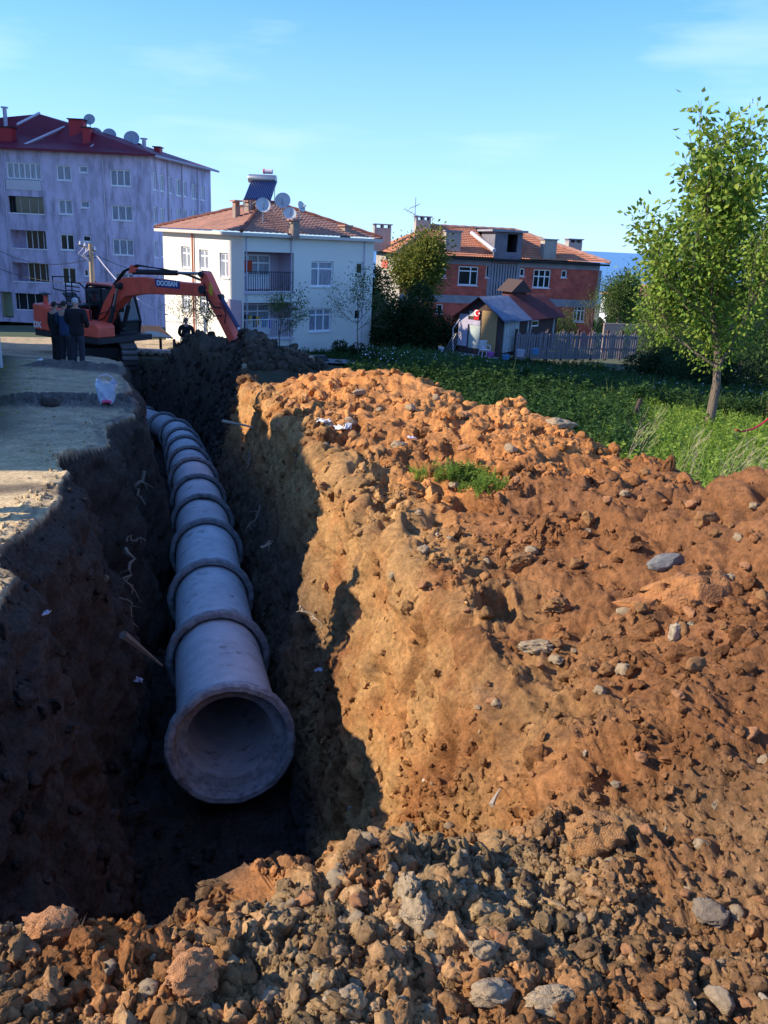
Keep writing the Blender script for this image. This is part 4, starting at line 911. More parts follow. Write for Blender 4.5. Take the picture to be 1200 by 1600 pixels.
ze = zb+2.15; zp = zb+3.15
p = MB(); p.T = FA.T
p.add([(0, 0, zb), (Wf, 0, zb), (Wf, 0, ze), (Wf*.5, 0, zp-.1), (0, 0, ze)], [(0, 1, 2, 3, 4)]); p.build('wall', M_WOODD, SH)
p = MB(); p.T = FB.T; p.box(0, 0, zb, Wr, .1, ze); p.build('wall', M_WOODD, SH)
def panel(name, F, px0, py0, px1, py1, m, d=.05, parent=SH, d0=.004):
    r = F.rect(px0, py0, px1, py1); p = MB(); p.T = F.T; p.box(r[0], -d, r[1], r[2], -d0, r[3]); return p.build(name, m, parent)
panel('board', FA, 717,490,731,540, M_LIL2); dr = panel('door', FA, 733,508,750,544, mat('pale_green_door', (.5, .55, .5), .7, noise=.2, scale=3)); panel('board', FA, 752,486,776,551, M_OSB, .04)
panel('door_frame', FA, 731.3,500,751.3,507.5, M_LIL2, .06); panel('board', FA, 734,486,742,494, M_PAINTW, .03)
dr = panel('door', FB, 786,502,808,549, M_PAINTW, .08)
for k in range(4):
    r = FB.rect(786,502,808,549); p = MB(); p.T = FB.T; u = r[0]+(r[2]-r[0])*(k+.5)/4-.01; p.box(u, -.1, r[1]+.02, u+.02, -.082, r[3]-.02); p.build('batten', M_PAINTW, dr)
wr = FB.rect(829,500,840,510); p = MB(); p.T = FB.T; p.box(wr[0], -.05, wr[1], wr[2], -.003, wr[3]); wq = p.build('window', M_WHITE, SH); p = MB(); p.T = FB.T; p.box(wr[0]+.08, -.056, wr[1]+.08, wr[2]-.08, -.051, wr[3]-.08); p.build('pane', M_GLASS, wq)
for px_ in (822, 827, 862): r = FB.rect(px_, 495, px_+1.5, 545); p = MB(); p.T = FB.T; p.box(r[0], -.07, r[1], r[2], -.004, r[3]); p.build('post', M_PAINTW, SH)
# gabled roof, ridge running back along ur
nL = uf; e_ = .35
G0 = FA.T(Wf*.5, .0, zp); G0 = Vector(G0)-ur*e_; G1 = G0+ur*(Wr+2*e_)
EL0 = Vector(FA.T(0, 0, ze))-ur*e_-uf*.4-Vector((0, 0, .25)); EL1 = EL0+ur*(Wr+2*e_); ER0 = Vector(FA.T(Wf, 0, ze))-ur*e_+uf*.45-Vector((0, 0, .22)); ER1 = ER0+ur*(Wr+2*e_)
def sheet(a, b, c, d, m, name='roof_sheet', n=10):
    """corrugated sheet: waves run from edge a-b to d-c"""
    p = MB(); up = (Vector(b)-a).cross(Vector(d)-a).normalized(); up = up if up.z > 0 else -up; vs = []
    for s_ in (0, -.03):
        for i in range(n*4+1):
            t = i/(n*4); h = up*(s_+.03*math.sin(i*PI/2)); vs += [Vector(a).lerp(b, t)+h, Vector(d).lerp(c, t)+h]
    m_ = 2*(n*4+1); fs = []
    for s_ in (0, m_):
        for i in range(n*4): k = s_+i*2; fs.append((k, k+1, k+3, k+2))
    p.add(vs, fs); return p.build(name, m, SH)
mid = .42
sheet(ER0, ER0.lerp(ER1, mid), G0.lerp(G1, mid), G0, M_SHEETB); sheet(ER0.lerp(ER1, mid+.003), ER1, G1, G0.lerp(G1, mid+.003), M_RUSTR, n=14); sheet(EL0, EL1, G1+Vector((0, 0, -.02)), G0+Vector((0, 0, -.02)), M_RUSTR, n=14)
q1 = ER0.lerp(G0, .02)+Vector((0, 0, .07))-ur*.03; sheet(q1, q1+ur*1.5, q1+ur*1.5+(G0-ER0)*.36, q1+(G0-ER0)*.36, M_SHEETB, n=5)
# little roofed vent tower on the ridge
tb = at(801, 487, 50.2)-SH.location; p = MB(); p.box(-.5, -.5, -.5, .5, .5, 1.35); o_ = p.build('vent_tower', M_RUSTR, SH, loc=tb); o_.rotation_euler.z = rad(28)
p = MB(); p.add([(-.75, -.75, 1.15), (.75, -.75, 1.15), (.75, .75, 1.15), (-.75, .75, 1.15), (0, -.75, 1.85), (0, .75, 1.85)], [(0, 4, 5, 3), (1, 2, 5, 4), (0, 1, 4), (2, 3, 5), (0, 3, 2, 1)]); p.build('vent_roof', M_WOODD, o_)
# door step platform
r = FA.rect(700,548,772,556); p = MB(); p.T = FA.T; p.box(r[0], -1.3, zb-.3, r[2]+.4, -.1, zb+.02); p.build('step', M_CONC, SH)
# flag shaped cloth above the door: red with white crescent and star
r = FA.rect(742,484,750,500); fl = MB(); fl.T = FA.T; fl.box(r[0], -.09, r[1], r[2], -.075, r[3]); T0 = SH.location
for i_, v in enumerate(fl.v): fl.v[i_] = tuple(Vector(v)+T0)
fo = fl.build('flag', mat('flag_red', (.5, .01, .015), .8)); tag(fo, 'small red flag with white crescent and star above the shed door', 'flag')
cu, cz = (r[0]+r[2])/2, (r[1]+r[3])/2+.1; p = MB(); p.T = FA.T; rr0 = .17
out = [(cu+rr0*math.cos(a), -.094, cz+rr0*math.sin(a)) for a in [rad(40+280*k/16) for k in range(17)]]; inn = [(cu+.05+rr0*.8*math.cos(a), -.094, cz+rr0*.8*math.sin(a)) for a in [rad(320-280*k/16) for k in range(17)]]
n1_ = len(p.v); p.add(out+inn, [(i, i+1, 32-i, 33-i) for i in range(16)])
st_ = [(cu+.16+(.075 if k % 2 == 0 else .03)*math.cos(k*PI/5), -.094, cz+(.075 if k % 2 == 0 else .03)*math.sin(k*PI/5)) for k in range(10)]; p.add(st_, [tuple(range(10))])
p.v = [tuple(Vector(v)+T0) for v in p.v]; p.build('crescent_and_star', M_WHITE, fo)

# picket fence
M_PICK = mat('grey_violet_pickets', (.27, .23, .24), .9, noise=.35, scale=2, stretch=(2, 2, .3))
fa_, fb_ = at(806, 553, 46.6), at(992, 553, 50.5); FE = empty('picket_fence', (fa_.x, fa_.y, fa_.z), 0, 'weathered grey wooden picket fence right of the garden shed', 'fence')
fd = Vector((fb_.x-fa_.x, fb_.y-fa_.y, 0)); Lf = fd.length; FF = Face((fa_.x, fa_.y), fd, FE.location); rp = random.Random(3)
nP = 52
for k in range(nP):
    u = Lf*k/(nP-1); z0 = fa_.z+(fb_.z-fa_.z)*k/(nP-1)-.3; h = 1.5+rp.uniform(-.12, .1); w = .055+rp.uniform(-.008, .01); t = rp.uniform(-.04, .04)
    p = MB(); p.T = FF.T; p.add([(u-w, 0, z0), (u+w, 0, z0), (u+w+t, 0, z0+h-.1), (u+t, 0, z0+h), (u-w+t, 0, z0+h-.1), (u-w, .025, z0), (u+w, .025, z0), (u+w+t, .025, z0+h-.1), (u+t, .025, z0+h), (u-w+t, .025, z0+h-.1)], [(0,1,2,3,4),(9,8,7,6,5),(0,5,6,1),(1,6,7,2),(2,7,8,3),(3,8,9,4),(4,9,5,0)]); p.build('picket', M_PICK, FE)
for zz in (.25, .95):
    p = MB(); p.T = FF.T; p.add([(0, .03, fa_.z+zz), (Lf, .03, fb_.z+zz), (Lf, .03, fb_.z+zz+.09), (0, .03, fa_.z+zz+.09), (0, .07, fa_.z+zz), (Lf, .07, fb_.z+zz), (Lf, .07, fb_.z+zz+.09), (0, .07, fa_.z+zz+.09)], [(0,1,2,3),(7,6,5,4),(0,4,5,1),(3,2,6,7),(0,3,7,4),(1,5,6,2)]); p.build('rail', M_PICK, FE)
for k in range(9): u = Lf*k/8; z0 = fa_.z+(fb_.z-fa_.z)*k/8; p = MB(); p.T = FF.T; p.box(u-.06, .075, z0-.4, u+.06, .19, z0+1.35); p.build('post', M_WOODD, FE)
# ================================================================== PEOPLE
def skin_mesh(name, verts, edges, radii, m, parent, sub=2):
    me = bpy.data.meshes.new(name); me.from_pydata([tuple(v) for v in verts], edges, []); o = bpy.data.objects.new(name, me); COL.objects.link(o)
    sk = o.modifiers.new('skin', 'SKIN'); sk.use_smooth_shade = True
    for i, r in enumerate(radii):
        me.skin_vertices[0].data[i].radius = (r, r) if not isinstance(r, tuple) else r
    me.skin_vertices[0].data[0].use_root = True
    ss = o.modifiers.new('sub', 'SUBSURF'); ss.levels = sub; ss.render_levels = sub
    dg = bpy.context.evaluated_depsgraph_get(); me2 = bpy.data.meshes.new_from_object(o.evaluated_get(dg)); me2.name = name
    o.modifiers.clear(); o.data = me2; me2.materials.clear(); me2.materials.append(m); me2.shade_smooth(); o.parent = parent
    bpy.data.meshes.remove(me); return o
M_SKIN = mat('skin', (.42, .24, .17), .6)
def person(loc, rz, H, label, c_top, c_leg, c_hair, hands='front', bulk=1.0, lean=0, bald=False, stance=.11, collar=None):
    s = H/1.75; E = empty('person', loc, rz, label, 'person'); b = bulk
    # faces local +y ; arms
    if hands == 'front': armL = [(-.19, 0, 1.43), (-.27, .0, 1.17), (-.2, .2, 1.04), (-.08, .26, 1.02)]
    elif hands == 'back': armL = [(-.19, 0, 1.43), (-.29, -.07, 1.17), (-.2, -.17, .97), (-.06, -.19, .93)]
    else: armL = [(-.19, 0, 1.43), (-.25, -.02, 1.15), (-.26, .04, .9), (-.26, .07, .80)]
    armR = [(-x, y, z) for x, y, z in armL]
    if hands == 'mixed': armR = [(.19, 0, 1.43), (.30, .0, 1.2), (.22, .2, 1.12), (.1, .28, 1.2)]
    V = [(0, 0, .95), (0, 0, 1.12), (0, -.01, 1.3), (0, -.01, 1.44), (0, 0, 1.52), (0, .02, 1.61), (0, .025, 1.70)]
    Ed = [(0,1),(1,2),(2,3),(3,4),(4,5),(5,6)]; Rd = [(.12, .085), (.12, .085), (.15, .105), (.12, .085), (.055, .055), (.075, .09), (.062, .08)]
    def chain(root, pts, rads):
        k = root
        for p_, r_ in zip(pts, rads): V.append(p_); Rd.append(r_); Ed.append((k, len(V)-1)); k = len(V)-1
        return k
    for arm in (armL, armR):
        k = chain(3, arm, (.062, .048, .036, .03)); w_ = Vector(arm[3]); f = (w_-Vector(arm[2])).normalized(); sd = f.cross(Vector((0, 0, 1))).normalized()
        for q in range(4): a = w_+f*.07+sd*(.016*(q-1.5)); chain(k, [a, a+f*.035+Vector((0, .008, -.01)), a+f*(.06-.006*abs(q-1.5))+Vector((0, .015, -.02))], (.010, .008, .007))
        a = w_+f*.03+Vector((0, .03, 0)); chain(k, [a, a+f*.03+Vector((0, .012, 0))], (.010, .008))
    for sx in (-1, 1): chain(0, [(sx*.08, 0, .86), (sx*stance*.95, .01, .48), (sx*stance, -.02, .09), (sx*(stance+.01), .06, .045), (sx*(stance+.02), .15, .035)], (.075, .055, .043, .045, .035))
    V2 = [Vector(v)*s for v in V]; Rs = [(r if isinstance(r, tuple) else (r, r)) for r in Rd]; Rs = [(r[0]*s, r[1]*s) for r in Rs]
    body = skin_mesh('body', V2, Ed, Rs, M_SKIN, E)
    # face: nose, ears on the head
    f = MB(); f.tube([(0, .105*s, 1.655*s), (0, .13*s, 1.625*s), (0, .11*s, 1.61*s)], [.008*s, .014*s, .008*s], 6); 
    for sx in (-1, 1): f.lathe([(.001, 0), (.02*s, .002), (.028*s, .01*s), (.001, .014*s)], 10, 'X', (sx*.078*s-(.014*s if sx < 0 else 0), .01*s, 1.645*s))
    f.build('face_detail', M_SKIN, body, smooth=True)
    f = MB()
    for sx in (-1, 1): f.lathe([(.001, 0), (.009*s, .003), (.001, .006)], 8, 'Y', (sx*.03*s, .095*s, 1.655*s))
    f.tube([(-.022*s, .097*s, 1.582*s), (.022*s, .097*s, 1.582*s)], .004*s, 5); f.build('eyes_and_mouth', M_DARK, body)
    # hair
    if not bald:
        hb = MB(); 
        for (r_, zz) in []: pass
        bm = bmesh.new(); bmesh.ops.create_icosphere(bm, subdivisions=3, radius=1)
        for v in bm.verts:
            n_ = 1+.04*math.sin(v.co.x*17+v.co.z*13)*math.cos(v.co.y*19); v.co = Vector((v.co.x*.083*s*n_, v.co.y*.098*s*n_, v.co.z*.095*s*n_))
        bmesh.ops.delete(bm, geom=[v for v in bm.verts if (v.co.y > .035*s and v.co.z < .035*s) or v.co.z < -.062*s], context='VERTS')
        me = bpy.data.meshes.new('hair'); bm.to_mesh(me); bm.free(); me.materials.append(mat('hair_%02d' % int(c_hair[0]*100), c_hair, .8)); me.shade_smooth(); ho = bpy.data.objects.new('hair', me); COL.objects.link(ho); ho.parent = E; ho.location = (0, .012*s, 1.672*s)
    # jacket
    jv = [(0, -.005, .76), (0, -.005, .93), (0, 0, 1.12), (0, -.01, 1.3), (0, -.01, 1.42), (0, -.003, 1.49)]; jr = [(.20*b, .15*b), (.185*b, .14*b), (.17*b, .13*b), (.19*b, .14*b), (.155*b, .11*b), (.075, .075)]; je = [(0,1),(1,2),(2,3),(3,4),(4,5)]
    for arm in (armL, armR):
        k = 4
        for p_, r_ in zip([Vector(arm[0])+Vector((.015*(1 if arm[0][0] > 0 else -1), 0, -.02)), arm[1], arm[2], Vector(arm[2]).lerp(Vector(arm[3]), .75)], (.088, .070, .056, .047)): jv.append(p_); jr.append((r_*b, r_*b)); je.append((k, len(jv)-1)); k = len(jv)-1
    skin_mesh('jacket', [Vector(v)*s for v in jv], je, [(a*s, c*s) for a, c in jr], mat('cloth_top_%d' % int(sum(c_top)*1000), c_top, .9, noise=.3, scale=9, bump=.3, bscale=14), E)
    tv = [(0, 0, .95), (0, 0, .9)]; tr = [(.165*b, .125*b), (.16*b, .13*b)]; te = [(0, 1)]
    for sx in (-1, 1):
        k = 1
        for p_, r_ in zip([(sx*.09, 0, .82), (sx*stance*.95, .01, .48), (sx*stance, -.02, .12), (sx*stance, -.015, .07)], (.108, .082, .07, .072)): tv.append(p_); tr.append((r_, r_)); te.append((k, len(tv)-1)); k = len(tv)-1
    skin_mesh('trousers', [Vector(v)*s for v in tv], te, [(a*s, c*s) for a, c in tr], mat('cloth_leg_%d' % int(sum(c_leg)*1000), c_leg, .9, noise=.3, scale=9, bump=.3, bscale=14), E)
    for sx in (-1, 1):
        skin_mesh('shoe', [Vector((sx*stance, -.05, .045))*s, Vector((sx*(stance+.01), .05, .05))*s, Vector((sx*(stance+.02), .17, .035))*s], [(0, 1), (1, 2)], [(.05*s, .05*s), (.052*s, .05*s), (.045*s, .032*s)], M_BLACK, E)
    return E
def ground_at(x, y):
    z, _, _ = terrain(np.array([float(x)]), np.array([float(y)])); return float(z[0])
def stand(px, py, Y):
    p = at(px, py, Y); return Vector((p.x, p.y, ground_at(p.x, p.y)))
HAIRG = (.42, .42, .45); HAIRK = (.02, .018, .017)
person(stand(124, 578, 21.2), rad(-8), 1.70, 'grey haired man in a dark coat seen from behind, largest of the three onlookers', (.014, .014, .02), (.03, .034, .055), HAIRG, 'front', 1.14)
person(stand(105, 561, 23.4), rad(-20), 1.72, 'dark haired man with blue showing at his side, between the other two onlookers', (.02, .05, .12), (.02, .022, .03), HAIRK, 'front', .95)
person(stand(90, 557, 23.8), rad(-35), 1.70, 'dark haired man in black at the left of the three onlookers', (.012, .012, .015), (.015, .015, .02), HAIRK, 'down', .95)
pz = at(292, 556, 32.2); person(Vector((pz.x, pz.y, float(road_z(32.2))-.15)), rad(12), 1.72, 'man in black with cropped hair standing behind the dark soil mound', (.012, .012, .016), (.02, .02, .025), (.16, .10, .08), 'front', 1.05)
person(Vector((-4.05, 6.25, float(road_z(6.25)))), rad(-80), 1.76, 'onlooker in a jacket standing on the sunlit road left of the trench', (.03, .03, .04), (.05, .06, .09), HAIRK, 'down', 1.05, stance=.2)

# ================================================================== EXCAVATOR
M_RED = mat('excavator_orange_red', (.97, .12, .065), .45, noise=.25, scale=2.2, spec=.5); M_DGREY = mat('machine_dark_grey', (.025, .025, .03), .55); M_STEEL = mat('worn_steel', (.20, .18, .17), .5, .6, noise=.5, scale=3); M_TRACK = mat('muddy_track', (.055, .045, .04), .85, noise=.4, scale=6); M_CHROME = mat('cylinder_rod', (.6, .6, .62), .15, 1.0)
M_CABG = mat('cab_glass', (.02, .03, .035), .05, spec=.7)
XP = Vector((-11.45, 33.2, -5.22)); EX = empty('excavator', XP, rad(-31), 'orange red crawler excavator with its arm reaching over the trench end', 'excavator')
def track(y0):
    p = MB(); n = 46; pts = []; L_, Rr_ = 1.72, .42
    per = 2*(2*L_)+2*PI*Rr_
    def pos(s_):
        s_ %= per
        if s_ < 2*L_: return (-L_+s_, 0.03, 0)
        s_ -= 2*L_
        if s_ < PI*Rr_: a = s_/Rr_; return (L_+Rr_*math.sin(a), .03+Rr_-Rr_*math.cos(a), a)
        s_ -= PI*Rr_
        if s_ < 2*L_: return (L_-s_, .03+2*Rr_, PI)
        s_ -= 2*L_; a = s_/Rr_; return (-L_-Rr_*math.sin(a), .03+Rr_+Rr_*math.cos(a), PI+a)
    parts = []
    base = MB()
    base.prism([(x, z) for x, z, _ in [pos(per*i/64) for i in range(64)]], y0+.04, y0+.56); t = base.build('track', M_TRACK, EX)
    me = None
    for i in range(n):
        x, z, a = pos(per*i/n)
        if me is None:
            q = MB(); q.box(-.075, 0, -.03, .075, .6, .0); q.box(-.03, .0, -.06, .0, .6, -.031); sh = q.build('track_shoe', M_STEEL, t); me = sh.data
        else: sh = bpy.data.objects.new('track_shoe', me); COL.objects.link(sh); sh.parent = t
        sh.location = (x, y0, z); sh.rotation_euler = (0, -a, 0)
    for k in range(7):
        q = MB(); q.lathe([(.001, y0-.02), (.13, y0-.02), (.15, y0), (.15, y0+.05)], 14, 'Y', (-1.4+k*.46, 0, .22)); q.build('roller', M_DGREY, t, smooth=True)
    for sx in (-1, 1): q = MB(); q.lathe([(.001, y0-.01), (.2, y0-.01), (.33, y0+.02), (.33, y0+.05)], 20, 'Y', (sx*1.72, 0, .45)); q.build('drive_wheel', M_DGREY, t, smooth=True)
track(-1.35); track(.75)
for t_ in [c_ for c_ in EX.children if c_.name.startswith('track')]: t_.rotation_euler.z = rad(-36); t_.location = (-.35, 0, 0)
p = MB(); p.box(-1.2, -.74, .35, 1.2, .74, .75); p.lathe([(.7, .75), (.72, .98), (.5, .98)], 28, 'Z'); uc_ = p.build('undercarriage', M_DGREY, EX); uc_.rotation_euler.z = rad(-36); uc_.location = (-.35, 0, 0)
p = MB(); p.box(-2.3, -1.33, 1.0, 1.36, 1.33, 1.22); p.build('platform', M_DGREY, EX)
# counterweight with rounded back
poly = [(-1.75, -1.35), (-1.75, 1.35), (-2.3, 1.35), (-2.62, 1.1), (-2.75, .6), (-2.75, -.6), (-2.62, -1.1), (-2.3, -1.35)]
p = MB(); p.prism(poly, 1.23, 2.2, 'XY'); cw = p.build('counterweight', M_RED, EX, bevel=.05)
p = MB(); p.prism([(x*.995-.0, y*.99) for x, y in poly], 1.02, 1.22, 'XY'); p.build('counterweight_skirt', M_DGREY, EX)
p = MB(); p.box(-1.735, -1.34, 1.23, .05, -.45, 2.14); p.build('engine_cover', M_RED, EX, bevel=.04)
p = MB(); p.box(-1.735, -.44, 1.23, -1.18, 1.34, 2.16); p.build('engine_cover', M_RED, EX, bevel=.04)
p = MB(); p.box(-1.5, -.9, 2.17, -.5, .9, 2.27); p.box(-1.3, -1.1, 2.17, -.7, -.92, 2.22); p.build('engine_hood', M_DGREY, EX, bevel=.02)
p = MB(); p.prism([(.07, 1.23), (1.35, 1.23), (1.35, 1.62), (1.25, 1.72), (.07, 1.78)], -1.34, -.5); p.build('tool_box', M_RED, EX, bevel=.03)
p = MB(); p.box(-.6, -1.36, 1.25, -.58, -1.342, 2.1); p.box(-1.2, -1.36, 1.25, -1.18, -1.342, 2.1); p.build('panel_seam', M_DGREY, EX)
p = MB(); p.tube([(-1.2, .5, 2.2), (-1.2, .5, 2.55), (-1.3, .5, 2.65)], .06, 10); p.build('exhaust', M_DGREY, EX)
p = MB(); p.tube([(-2.1, -.9, 2.2), (-2.1, -.9, 2.52)], [.09, .07], 10); p.build('beacon_post', M_RED, EX); 
p = MB(); p.lathe([(.001, 2.66), (.22, 2.6), (.24, 2.57), (.001, 2.53)], 14, 'Z', (-2.1, -.9, 0)); p.build('mirror_cap', M_BLACK, EX)
p = MB(); p.add([(-1.5, -.3, 2.28), (-1.5, .3, 2.28), (-1.85, .3, 2.62), (-1.85, -.3, 2.62), (-1.45, -.3, 2.28), (-1.45, .3, 2.28), (-1.8, .3, 2.64), (-1.8, -.3, 2.64)], [(0,1,2,3),(4,5,6,7),(0,1,5,4),(2,3,7,6),(0,3,7,4),(1,2,6,5)]); p.build('open_flap', M_DGREY, EX)
# hand rails
p = MB(); rl = [(-.45, -1.2, 2.15), (-.45, -1.2, 3.15), (.35, -1.2, 3.15), (.7, -1.15, 2.9), (.75, -1.1, 1.8)]
p.tube(rl, .03, 6); p.tube([(-.45, -1.2, 2.8), (-1.25, -1.15, 2.85), (-1.25, -1.15, 3.3), (-.1, -1.2, 3.35), (-.1, -1.2, 2.2)], .028, 6)
for z_ in (2.45, 2.62, 2.85, 3.0): p.tube([(-.45, -1.2, z_), (.32, -1.2, z_)], .022, 5)
p.build('handrail', M_BLACK, EX)
# cab on the far side
pf = [(-.5, 1.23), (1.3, 1.23), (1.4, 1.7), (1.05, 2.9), (.9, 2.98), (-.4, 2.98), (-.5, 2.85)]
cab = MB(); 
def bars(pts, r): 
    for a, b in zip(pts, pts[1:]+pts[:1]): cab.tube([a, b], r, 6)
for y_ in (.28, 1.3): bars([(x, y_, z) for x, z in pf], .05)
for x, z in pf: cab.tube([(x, .28, z), (x, 1.3, z)], .045, 6)
cab.tube([(.35, .28, 1.23), (.35, .28, 2.98)], .04, 6); cab.tube([(.35, 1.3, 1.23), (.35, 1.3, 2.98)], .04, 6)
cb_ = cab.build('cab', M_BLACK, EX, smooth=True); cb_.location.x = -.62
p = MB(); p.prism([(-.48, 2.985), (.92, 2.985), (.88, 3.07), (-.42, 3.07)], .26, 1.32); p.build('cab_roof', M_RED, cb_, bevel=.02)
p = MB(); p.prism([(-.46, 1.7), (1.35, 1.7), (1.02, 2.88), (-.46, 2.88)], .285, .295); p.prism([(-.46, 1.7), (1.35, 1.7), (1.02, 2.88), (-.46, 2.88)], 1.285, 1.295); p.add([(1.39, .33, 1.72), (1.39, 1.25, 1.72), (1.04, 1.25, 2.88), (1.04, .33, 2.88)], [(0, 1, 2, 3)]); p.build('cab_window', M_CABG, cb_)
p = MB(); p.prism([(-.48, 1.24), (1.3, 1.24), (1.37, 1.68), (-.48, 1.68)], .27, 1.31); p.build('cab_lower_body', M_DGREY, cb_)
p = MB(); p.box(.0, .6, 1.7, .5, 1.0, 1.85); p.box(-.05, .6, 1.85, .08, 1.0, 2.5); p.build('seat', M_DGREY, cb_)
p = MB(); p.tube([(1.2, .2, 2.6), (1.7, .1, 2.6), (1.7, .1, 2.3)], .02, 5); p.box(1.66, .0, 2.1, 1.72, .2, 2.45); p.build('mirror', M_BLACK, cb_)
# boom
def plate(c, w0, w1, name, par, m=M_RED, bev=.02):
    """box beam following upper/lower outlines"""
    p = MB(); p.prism([REM(*q_) for q_ in c], w0, w1); return p.build(name, m, par, bevel=bev)
def BM(x, z): t = max(0, x-1.75); return (1.75+min(t, 9)*1.135 if x > 1.75 else x, z-.055*t-.12*min(1, max(0, (x-.4)/1.2)))
def AM(x, z): return (5.75+(x-5.27)*.80, 3.39+(z-3.6)*1.03)
REM = BM
BY = -.12
REM = BM
boom = plate([(.10, 1.55), (.38, 1.45), (1.1, 2.3), (1.75, 2.85), (2.6, 3.08), (4.2, 3.25), (5.25, 3.35), (5.45, 3.55), (5.3, 3.78), (4.2, 3.70), (2.6, 3.68), (1.75, 3.56), (1.2, 3.2), (.6, 2.45)], BY-.24, BY+.24, 'boom', EX)
for x_, z_, r_ in ((.25, 1.62, .16), (1.62, 3.12, .13), (*BM(5.27, 3.58), .15)):
    q = MB(); q.lathe([(.001, BY-.31), (r_, BY-.31), (r_, BY+.31), (.001, BY+.31)], 18, 'Y', (x_, 0, z_)); q.build('pin', M_DGREY, boom, smooth=True)
def cyl(a, b, y, name, par, r=.085, f=.6, rod=.05, m=None):
    a = Vector((a[0], y, a[1])); b = Vector((b[0], y, b[1])); c = a.lerp(b, f)
    q = MB(); q.tube([a, c], r, 12); o_ = q.build(name, m or M_DGREY, par, smooth=True)
    q = MB(); q.tube([c, b], rod, 10); q.build('rod', M_CHROME, o_, smooth=True)
    q = MB()
    for e in (a, b): q.lathe([(.001, y-.09), (.10, y-.09), (.10, y+.09), (.001, y+.09)], 12, 'Y', (e.x, 0, e.z))
    q.build('cylinder_eye', M_DGREY, o_, smooth=True)
for y_ in (BY-.36, BY+.36): cyl((.95, 1.45), (1.62, 3.12), y_, 'boom_cylinder', EX, .085, .55)
cyl(BM(2.1, 3.80), (5.62, 3.80), BY, 'arm_cylinder', boom, .095, .62, .055)
q = MB(); q.prism([(1.9, 3.6), (2.3, 3.66), (2.15, 3.9), (2.02, 3.88)], BY-.1, BY+.1); q.build('bracket', M_RED, boom)
# hydraulic lines along the boom
q = MB()
for k in range(3): y_ = BY-.07+.07*k; q.tube([(1.0, y_, 3.12), (1.6, y_, 3.66), (2.35, y_, 3.92-.02*k), (3.6, y_, 3.84), (4.9, y_, 3.70), (5.6, y_, 3.54)], .025, 5)
q.tube([(.35, BY-.27, 1.75), (.75, BY-.33, 1.9), (1.15, BY-.34, 2.35), (1.3, BY-.3, 2.8)], .025, 6); q.tube([(.2, BY-.27, 1.9), (.75, BY-.36, 2.1), (1.5, BY-.34, 2.2), (1.35, BY-.3, 1.75)], .022, 6)
q.build('hose', M_BLACK, boom, smooth=True)
# arm (stick)
REM = AM
arm = plate([(5.02, 3.95), (5.2, 4.08), (5.42, 4.0), (6.35, 2.85), (7.32, 1.52), (7.22, 1.36), (7.02, 1.42), (6.1, 2.45), (5.25, 3.35), (5.08, 3.55)], BY-.17, BY+.17, 'arm', EX)
for x_, z_, r_ in ((*AM(7.17, 1.52), .12), (*AM(5.15, 3.98), .1), (*AM(6.95, 1.85), .08)):
    q = MB(); q.lathe([(.001, BY-.25), (r_, BY-.25), (r_, BY+.25), (.001, BY+.25)], 16, 'Y', (x_, 0, z_)); q.build('pin', M_DGREY, arm, smooth=True)
q = MB(); q.prism([AM(*v_) for v_ in ((5.55, 3.42), (5.78, 3.3), (5.78, 3.6), (5.62, 3.75))], BY-.185, BY-.172); q.build('warning_plate', mat('yellow_plate', (.65, .42, .03), .5), arm)
cyl(AM(6.05, 3.28), AM(7.35, 2.02), BY, 'bucket_cylinder', arm, .075, .75, .045, mat('violet_cylinder', (.05, .045, .11), .35))
q = MB(); q.tube([(AM(5.3, 0)[0], BY-.2, AM(0, 3.7)[1]), (AM(5.55, 0)[0], BY-.26, AM(0, 3.2)[1]), (AM(5.95, 0)[0], BY-.27, AM(0, 2.95)[1]), (AM(6.3, 0)[0], BY-.24, AM(0, 2.95)[1])], .028, 6); q.tube([(AM(5.35, 0)[0], BY-.2, AM(0, 3.5)[1]), (AM(5.65, 0)[0], BY-.27, AM(0, 2.85)[1]), (AM(6.0, 0)[0], BY-.28, AM(0, 2.65)[1]), (AM(6.35, 0)[0], BY-.23, AM(0, 2.7)[1])], .025, 6); q.tube([(AM(6.2, 0)[0], BY-.2, AM(0, 3.1)[1]), (AM(6.6, 0)[0], BY-.25, AM(0, 2.8)[1]), (AM(6.5, 0)[0], BY-.22, AM(0, 2.45)[1])], .022, 6); q.build('hose', M_BLACK, arm, smooth=True)
q = MB()
for y_ in (BY-.2, BY+.2): q.tube([(AM(6.95, 0)[0], y_, AM(0, 1.85)[1]), (AM(7.38, 0)[0], y_, AM(0, 2.05)[1])], .045, 6); q.tube([(AM(7.38, 0)[0], y_, AM(0, 2.05)[1]), (AM(7.5, 0)[0], y_, AM(0, 1.45)[1])], .04, 6)
q.build('linkage', M_DGREY, arm)
